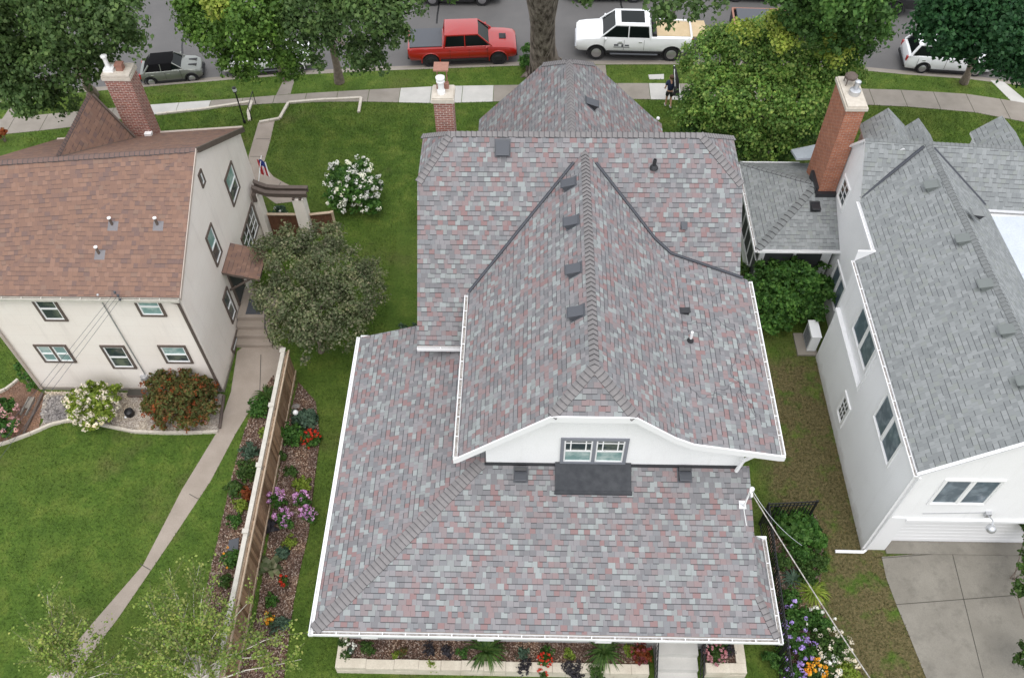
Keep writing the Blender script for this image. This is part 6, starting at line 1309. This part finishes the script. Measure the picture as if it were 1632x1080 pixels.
mb = MB(); mb.box(1.0, 1.6, -.35, -.2, .93, .955); mb.box(1.0, 1.6, .2, .35, .93, .955); part('bonnet_stripe', mb, M['plastic'], MC, local=True)
place(MC, (246, 137), (307, 131), (-.045, .74), k=.82)
# minivan
MV = vehicle('minivan', 'white minivan parked under the dark green linden tree', 5.1, 1.98, .34, 1.55, -1.48, [(-2.55, .85, .84, .40), (-2.45, 1.08, .94, .28), (-1.9, 1.12, .98, .26), (0, 1.10, .99, .25), (1.2, 1.08, .99, .25), (1.7, 1.02, .97, .26), (2.3, .86, .88, .28), (2.55, .62, .72, .36)], (-2.38, 1.6, -2.0, .75, 1.08, 1.68, .90, .70), (.72, .73, .75), kind='van', cat='minivan')
place(MV, (1468, 116), (1549, 121), (.03, .86), k=.86)
# white truck hidden behind the locust
HT = vehicle('pickup_truck', 'white pickup almost hidden under the light green tree', 5.8, 2.0, .40, 1.9, -1.75, pickup_body(5.8, 2.0, 1.22, 1.2, .48, -.85, 1.25, 0), (-.85, 1.45, -.7, .6, 1.22, 1.8, .9, .73), (.78, .79, .80), kind='pickup', cat='pickup truck')
mb = MB(); mb.box(-2.8, -.92, -.84, .84, 1.205, 1.25); part('bed_cover', mb, M['plastic'], HT, local=True)
mb = MB(); 
for s in (-1, 1): mb.tube([(-1.1, s * 1.05, .42), (1.2, s * 1.05, .42)], .05, 8)
part('running_board', mb, M['ventgrey'], HT, 40, local=True)
place(HT, (392, 122), (470, 116), (.07, .86), k=.78)
# cars along the far kerb
def far_suv(name, label, c, pr, pf, L=4.8, zt=1.75, kind='suv'):
    t = vehicle(name, label, L, 1.92, .36, L * .295, -L * .29, [(-L / 2, .9, .84, .42), (-L / 2 + .1, 1.08, .93, .34), (-L * .3, 1.1, .96, .32), (0, 1.09, .96, .32), (L * .22, 1.08, .96, .32), (L * .4, .98, .92, .33), (L / 2 - .08, .86, .86, .36), (L / 2, .7, .74, .42)], (-L / 2 + .15, L * .27, -L / 2 + .5, L * .08, 1.08, zt, .88, .7), c, kind=kind)
    place(t, pr, pf, (0, .86)); return t
far_suv('suv_car', 'black car on the far kerb above the red pickup', (.012, .012, .014), (769, 9), (690, 9), 4.7, 1.7, 'van')
far_suv('suv_car', 'dark car on the far kerb above the white pickup', (.02, .022, .026), (1010, 4), (928, 4), 4.9, 1.65, 'van')
far_suv('suv_car', 'black car on the far kerb above the yellow green tree', (.015, .012, .013), (1252, 6), (1173, 3), 4.8, 1.65, 'van')
BP = vehicle('pickup_truck', 'black pickup on the far kerb right of the maple', 5.8, 2.0, .44, 1.9, -1.75, pickup_body(5.8, 2.0, 1.25, 1.28, .5, -.85, 1.25, 0), (-.85, 1.45, -.7, .6, 1.25, 1.85, .9, .73), (.014, .014, .015), kind='pickup', rim='rim_dark', cat='pickup truck')
mb = MB(); mb.box(-2.75, -.92, -.84, .84, 1.285, 1.33); part('bed_cover', mb, M['plastic'], BP, local=True)
place(BP, (1414, 25), (1318, 14), (.07, .86))
far_suv('sedan_car', 'dark car at the far right edge behind the linden tree', (.03, .012, .014), (1630, 128), (1720, 144), 4.7, 1.5, 'van')
# dump trailer behind the yellow green tree
TR = thing('dump_trailer', (0, 0, 0), 'dark dump trailer with rust red rails behind the yellow green tree', 'trailer')
mb = MB(); L, Wt, zb, zt = 4.3, 1.95, .62, 1.5
mb.box(-L / 2, L / 2, -Wt / 2, -Wt / 2 + .05, zb, zt); mb.box(-L / 2, L / 2, Wt / 2 - .05, Wt / 2, zb, zt); mb.box(-L / 2, -L / 2 + .05, -Wt / 2 + .05, Wt / 2 - .05, zb, zt); mb.box(L / 2 - .05, L / 2, -Wt / 2 + .05, Wt / 2 - .05, zb, zt); mb.box(-L / 2 + .05, L / 2 - .05, -Wt / 2 + .05, Wt / 2 - .05, zb, zb + .05); part('bed', mb, M['plastic'], TR, local=True)
mb = MB(); mb.box(-L / 2, L / 2, Wt / 2 - .07, Wt / 2 + .02, zt, zt + .07); mb.box(-L / 2, L / 2, -Wt / 2 - .02, -Wt / 2 + .07, zt, zt + .07); mb.box(L / 2 - .07, L / 2 + .02, -Wt / 2 + .071, Wt / 2 - .071, zt, zt + .07); mb.box(-L / 2 - .02, -L / 2 + .07, -Wt / 2 + .071, Wt / 2 - .071, zt, zt + .07); part('top_rail', mb, M['clay'], TR, local=True)
mb = MB(); mb.box(-L / 2 + .2, -.3, -.8, .85, zb + .05, zt + .12); part('tarp', mb, M['ventgrey'], TR, local=True)
mb = MB(); mb.prism([(-L / 2 - .8, -.05, .5), (-L / 2 - .1, -.6, .5), (-L / 2 - .1, .6, .5)], (0, 0, .08)); mb.tube([(-L / 2 - .4, 0, .05), (-L / 2 - .4, 0, 1.0)], .05, 8); part('tongue', mb, M['iron'], TR, local=True)
for x in (-.45, .45):
    for s in (-1, 1):
        mb = MB(); mb.lathe([(.18, -.1), (.33, -.1), (.35, -.06), (.35, .06), (.33, .1), (.18, .1), (.02, .07)], (x, s * (Wt / 2 + .13), .36), 18, 0, 'y'); wh = part('wheel', mb, M['rubber'], TR, 40, local=True)
        mb = MB(); mb.ball((x, s * (Wt / 2 + .2), .36), .15, 1, .35, 1, 8); part('rim', mb, M['rim'], wh, 40, local=True)
place(TR, (1195, 92), (1265, 94), (0, 1.05))
# ================================================================== PERSON
def skinned(name, verts, edges, radii, m, parent, sub=2, root=0):
    me = bpy.data.meshes.new(name); me.from_pydata(verts, edges, []); o = bpy.data.objects.new(name, me); col.objects.link(o)
    sk_ = o.modifiers.new('s', 'SKIN'); sk_.use_smooth_shade = True
    for i, v in enumerate(me.skin_vertices[0].data): v.radius = (radii[i], radii[i]) if not isinstance(radii[i], tuple) else radii[i]; v.use_root = (i == root)
    sb = o.modifiers.new('u', 'SUBSURF'); sb.levels = sub; sb.render_levels = sub
    bpy.context.view_layer.update(); nm = bpy.data.meshes.new_from_object(o.evaluated_get(bpy.context.evaluated_depsgraph_get())); o.modifiers.clear(); o.data = nm
    for p in nm.polygons: p.use_smooth = True
    nm.materials.clear(); nm.materials.append(m); o.parent = parent; return o
pp = az(1064, 170, 0); PE = thing('person', pp, 'person in navy shirt and dark shorts walking on the lawn with a long black bundle', 'person', rz=R(8))
# local frame: +y is the walking direction (toward the street), x to the right
J = {'pelvis': (0, 0, .93), 'waist': (0, .02, 1.08), 'chest': (0, .04, 1.32), 'neck': (0, .05, 1.48), 'head': (0, .07, 1.60), 'top': (0, .07, 1.70),
     'ls': (-.17, .04, 1.42), 'le': (-.24, .02, 1.15), 'lw': (-.2, .2, 1.0), 'rs': (.17, .04, 1.42), 're': (.28, .16, 1.25), 'rw': (.16, .20, 1.46),
     'lh': (-.09, 0, .88), 'lk': (-.095, .07, .50), 'la': (-.10, .06, .09), 'lt': (-.10, .2, .04), 'rh': (.09, 0, .88), 'rk': (.095, .01, .48), 'ra': (.10, -.16, .12), 'rt': (.10, -.05, .03)}
names = list(J); ix = {n: i for i, n in enumerate(names)}
E_ = [('pelvis', 'waist'), ('waist', 'chest'), ('chest', 'neck'), ('neck', 'head'), ('head', 'top'), ('chest', 'ls'), ('ls', 'le'), ('le', 'lw'), ('chest', 'rs'), ('rs', 're'), ('re', 'rw'), ('pelvis', 'lh'), ('lh', 'lk'), ('lk', 'la'), ('la', 'lt'), ('pelvis', 'rh'), ('rh', 'rk'), ('rk', 'ra'), ('ra', 'rt')]
rad = {'pelvis': (.14, .10), 'waist': (.13, .095), 'chest': (.16, .11), 'neck': .055, 'head': .095, 'top': .075, 'ls': .062, 'le': .042, 'lw': .028, 'rs': .062, 're': .042, 'rw': .028, 'lh': .085, 'lk': .055, 'la': .036, 'lt': .03, 'rh': .085, 'rk': .055, 'ra': .036, 'rt': .03}
skinned('body', [J[n] for n in names], [(ix[a], ix[b]) for a, b in E_], [rad[n] for n in names], M['skin'], PE)
def hand(w, d, side):
    w, d, side = Vector(w), Vector(d).normalized(), Vector(side).normalized(); n_ = d.cross(side)
    vs = [w, w + d * .05, w + d * .09]; es = [(0, 1), (1, 2)]; rs = [.026, .034, .03]
    skinned('hand', [tuple(v) for v in vs], es, rs, M['skin'], PE, 1)
    for k, (o, l) in enumerate(((-.032, .068), (-.011, .078), (.011, .073), (.032, .058))):
        b_ = w + d * .085 + side * o; q = [b_, b_ + d * l * .45 + n_ * .008, b_ + d * l * .8 + n_ * .03, b_ + d * l * .9 + n_ * .055]
        skinned('finger', [tuple(v) for v in q], [(0, 1), (1, 2), (2, 3)], [.010, .009, .0085, .007], M['skin'], PE, 1)
    b_ = w + d * .03 - side * .03; q = [b_, b_ - side * .03 + d * .03, b_ - side * .04 + d * .06 + n_ * .02]
    skinned('thumb', [tuple(v) for v in q], [(0, 1), (1, 2)], [.012, .011, .009], M['skin'], PE, 1)
hand(J['lw'], (.2, .5, -.6), (1, 0, .2)); hand(J['rw'], (0, .3, 1), (1, 0, 0))
skinned('shirt', [J['pelvis'], J['waist'], J['chest'], (0, .05, 1.45), J['ls'], (-.22, .03, 1.24), J['rs'], (.25, .11, 1.31)], [(0, 1), (1, 2), (2, 3), (2, 4), (4, 5), (2, 6), (6, 7)], [(.165, .125), (.155, .118), (.185, .13), (.085, .075), .085, .07, .085, .07], M['navy'], PE)
skinned('shorts', [(0, 0, .97), (0, 0, .9), (-.09, .03, .84), (-.097, .05, .60), (.09, 0, .84), (.10, -.01, .58)], [(0, 1), (1, 2), (2, 3), (1, 4), (4, 5)], [(.16, .12), (.16, .12), .108, .095, .108, .095], M['plastic'], PE)
mb = MB(); mb.ball((0, .055, 1.665), .112, 1, 1.08, 1.0, 12); part('hair', mb, M['hair'], PE, 60, local=True)
mb = MB(); mb.ball((0, .178, 1.62), .022, .8, 1, 1, 8); part('nose', mb, M['skin'], PE, 60, local=True)
for s in (-1, 1):
    mb = MB(); mb.ball((s * .04, .165, 1.645), .014, n=8); part('eye', mb, M['flagwhite'], PE, 60, local=True)
    mb = MB(); mb.ball((s * .103, .07, 1.62), .03, .4, .8, 1, 8); part('ear', mb, M['skin'], PE, 60, local=True)
    f_ = J['la'] if s < 0 else J['ra']; mb = MB(); mb.ball((f_[0], f_[1] + .07, f_[2] - .05), .06, .85, 2.2, .8, 10); part('shoe', mb, M['shoe'], PE, 60, local=True)
mb = MB(); mb.box(-.035, .035, .165, .172, 1.575, 1.585); part('mouth', mb, M['red'], PE, local=True)
t = thing('carried_bundle', pp, 'long black sheeted bundle with a silver strip carried on the shoulder of the person', 'bundle', rz=R(8))
mb = MB(); s0, s1 = Vector((.13, -.30, 1.30)), Vector((.16, .42, 1.98)); d = (s1 - s0).normalized(); n_ = Vector((1, 0, 0))
mb.tube([s0 - d * .15, s0 + d * .2, s1 - d * .2, s1], [.06, .075, .07, .05], 8); mb.prism([(.05, -.42, .92), (.36, -.38, .86), (.34, -.1, 1.5), (.24, .35, 1.9), (.12, .0, 1.55)], (0, .04, .03)); part('sheet', mb, M['plastic'], t, 50, local=True)
mb = MB(); mb.obox(s0 + Vector((-.03, -.06, .06)), d, (1, 0, 0), d.cross(Vector((1, 0, 0))), (.05, .85), (-.022, .022), (-.004, .004)); mb.ball(s1 + Vector((0, .02, 0)), .04); part('silver_strip', mb, M['steel'], t, 50, local=True)

# ================================================================== GROUND COVER (uncountable)
def inside(pts, poly):
    x, y = pts[:, 0], pts[:, 1]; c = np.zeros(len(pts), bool); n = len(poly)
    for i in range(n):
        x1, y1 = poly[i]; x2, y2 = poly[(i + 1) % n]; k = ((y1 > y) != (y2 > y)) & (x < (x2 - x1) * (y - y1) / (y2 - y1 + 1e-12) + x1); c ^= k
    return c
def footprint(o):
    f = [tuple(v.co[:2]) for v in o.data.vertices]; return f[:len(f) // 2]
HARD = [footprint(bpy.data.objects[n]) for n in bpy.data.objects.keys() if n.split('.')[0] in ('front_path', 'side_path', 'boulevard_path', 'driveway', 'stepping_stone', 'mulch_bed', 'gravel_bed', 'soil_bed', 'stone_patch', 'flower_bed')]
HARD += [[(-18.3, 18.2), (-11.3, 18.2), (-11.3, 27.2), (-18.3, 27.2)], [(-5.7, 8.1), (6.55, 8.1), (6.55, 27), (-5.7, 27)], [(10.9, 12.3), (30, 12.3), (30, 27), (10.9, 27)], [(8.8, 23.4), (12, 23.4), (12, 28), (8.8, 28)], [(3.7, 6), (5.2, 6), (5.2, 9), (3.7, 9)]]
def scatter(n, x0, x1, y0, y1): return np.stack([nr.uniform(x0, x1, n), nr.uniform(y0, y1, n)], 1)
pts = np.concatenate([scatter(330000, -24, 24, 5, 36), scatter(60000, -30, 30, 32, 39)])
xs_ = pts[:, 0]; cz = np.interp(xs_, [p[0] for p in CURB], [p[1] for p in CURB]); wn = np.interp(xs_, [p[0] for p in WALK_N], [p[1] for p in WALK_N]); ws = np.interp(xs_, [p[0] for p in WALK_S], [p[1] for p in WALK_S])
ok = (pts[:, 1] < cz - .03) & ~((pts[:, 1] > ws - .02) & (pts[:, 1] < wn + .02))
for h_ in HARD: ok &= ~inside(pts, h_)
pts = pts[ok]; n = len(pts); C3 = np.concatenate([pts, nr.uniform(.0, .03, (n, 1))], 1)
a = nr.uniform(0, 2 * math.pi, n); d = np.stack([np.cos(a), np.sin(a), np.zeros(n)], 1); ln = nr.uniform(.25, 1.0, (n, 1)); hh = nr.uniform(.025, .06, (n, 1)); wd = np.stack([-d[:, 1], d[:, 0], d[:, 2]], 1) * .009
tipv = C3 + d * ln * .05 + np.concatenate([np.zeros((n, 2)), hh], 1); V = np.empty((n, 4, 3)); C3[:, 2] = 0; V[:, 0] = C3 - wd; V[:, 1] = C3 + wd; V[:, 2] = tipv + wd * .5; V[:, 3] = tipv - wd * .5
o = leaf_obj('grass_blades', V.reshape(-1, 3), M['blade']); o['kind'] = 'stuff'
def chips(name, poly, n, size, stops, z, hgt=.02):
    m = leafmat(name + '_colours', stops, trans=0.0, rough=.9); xs = [p[0] for p in poly]; ys = [p[1] for p in poly]; p = scatter(n, min(xs), max(xs), min(ys), max(ys)); p = p[inside(p, poly)]; k = len(p)
    C = np.concatenate([p, np.full((k, 1), z) + nr.uniform(0, hgt, (k, 1))], 1); N_ = np.tile([0, 0, 1.], (k, 1)); o = leaf_obj(name, leaf_mesh(C, N_, size, aspect=.6, jitter=.35, fold=.05), m); o['kind'] = 'stuff'
WOOD = [(.05, .028, .02), (.10, .058, .042), (.15, .09, .066), (.24, .165, .13), (.42, .35, .30)]
for nm in ('mulch_bed', 'mulch_bed.001', 'flower_bed'): chips('wood_chips', footprint(bpy.data.objects[nm]), 26000, .06, WOOD, .035)
chips('wood_chips', [(bx0 + .1, by0 + .1), (3.6, by0 + .1), (3.6, 9.05), (bx0 + .1, 9.05)], 9000, .06, WOOD, .365); chips('wood_chips', [(5.3, 8.45), (6.25, 8.45), (6.25, 9.05), (5.3, 9.05)], 900, .06, WOOD, .375)
chips('pebbles', footprint(bpy.data.objects['gravel_bed']), 26000, .05, [(.22, .18, .15), (.38, .32, .27), (.52, .46, .40), (.66, .61, .55)], .022)
chips('river_stones', footprint(bpy.data.objects['stone_patch']), 2500, .12, [(.12, .11, .11), (.24, .22, .21), (.36, .33, .31), (.46, .43, .41)], .035)
chips('clay_chips', footprint(bpy.data.objects['soil_bed']), 9000, .05, [(.16, .09, .06), (.26, .15, .10), (.34, .22, .16)], .02)
# dry vine traces left on the right hand slopes
mb = MB()
for k in range(11):
    u, y = rng.uniform(4.7, 6.6), rng.uniform(13.2, 19.5); a = rng.uniform(0, 6); pl2 = []
    for j in range(16):
        a += rng.uniform(-.9, .9); u += .09 * math.cos(a); y += .12 * math.sin(a); u = min(6.85, max(4.55, u)); y = min(18.3, max(12.8, y)); pl2.append((u, y, 6.31 - .2227 * (u - 4.5) + .012))
    mb.tube(pl2, .004, 4)
part('dry_tendril', mb, M['flash'], bpy.data.objects['bungalow_house'])
# ================================================================== GROUPS
GR = {'elm_tree': 'elm trees on the boulevard', 'suv_car': 'dark cars parked along the far kerb', 'pickup_truck': 'pickups parked along the street', 'overhead_wire': 'overhead wires of the cream house', 'step_railing': 'railings of the back steps', 'phlox_plant': 'magenta phlox in the mulch bed', 'spider_lily': 'strappy plants in the planter', 'iron_fence': 'black iron fence runs', 'stone_planter': 'limestone planter walls', 'birch_sapling': 'thin saplings at the lower left', 'service_cable': 'cables of the roof mast', 'bed_edging': 'bed edgings', 'lawn_wall': 'low lawn walls', 'hosta_plant': 'hosta plants', 'heuchera_plant': 'dark heucheras', 'coleus_plant': 'coleus plants', 'canna_plant': 'dark cannas by the fence', 'balloon_flower': 'lavender flowers by the iron fence', 'daisy_plant': 'white daisies by the iron fence', 'rhubarb_plant': 'broad leaved plants by the iron fence', 'astilbe_plant': 'astilbes by the iron fence', 'hydrangea_plant': 'hydrangeas in the flower bed', 'creeping_jenny': 'yellow trailing plants on the planter', 'salvia_plant': 'red salvias in the planter', 'potato_vine': 'lime vines in the planter', 'geranium_plant': 'geranium plants', 'marigold_plant': 'orange marigolds', 'sedum_plant': 'small lime sedums'}
for o in list(col.objects):
    b = o.name.split('.')[0]
    if o.parent is None and o.get('category') and b in GR: o['group'] = GR[b]
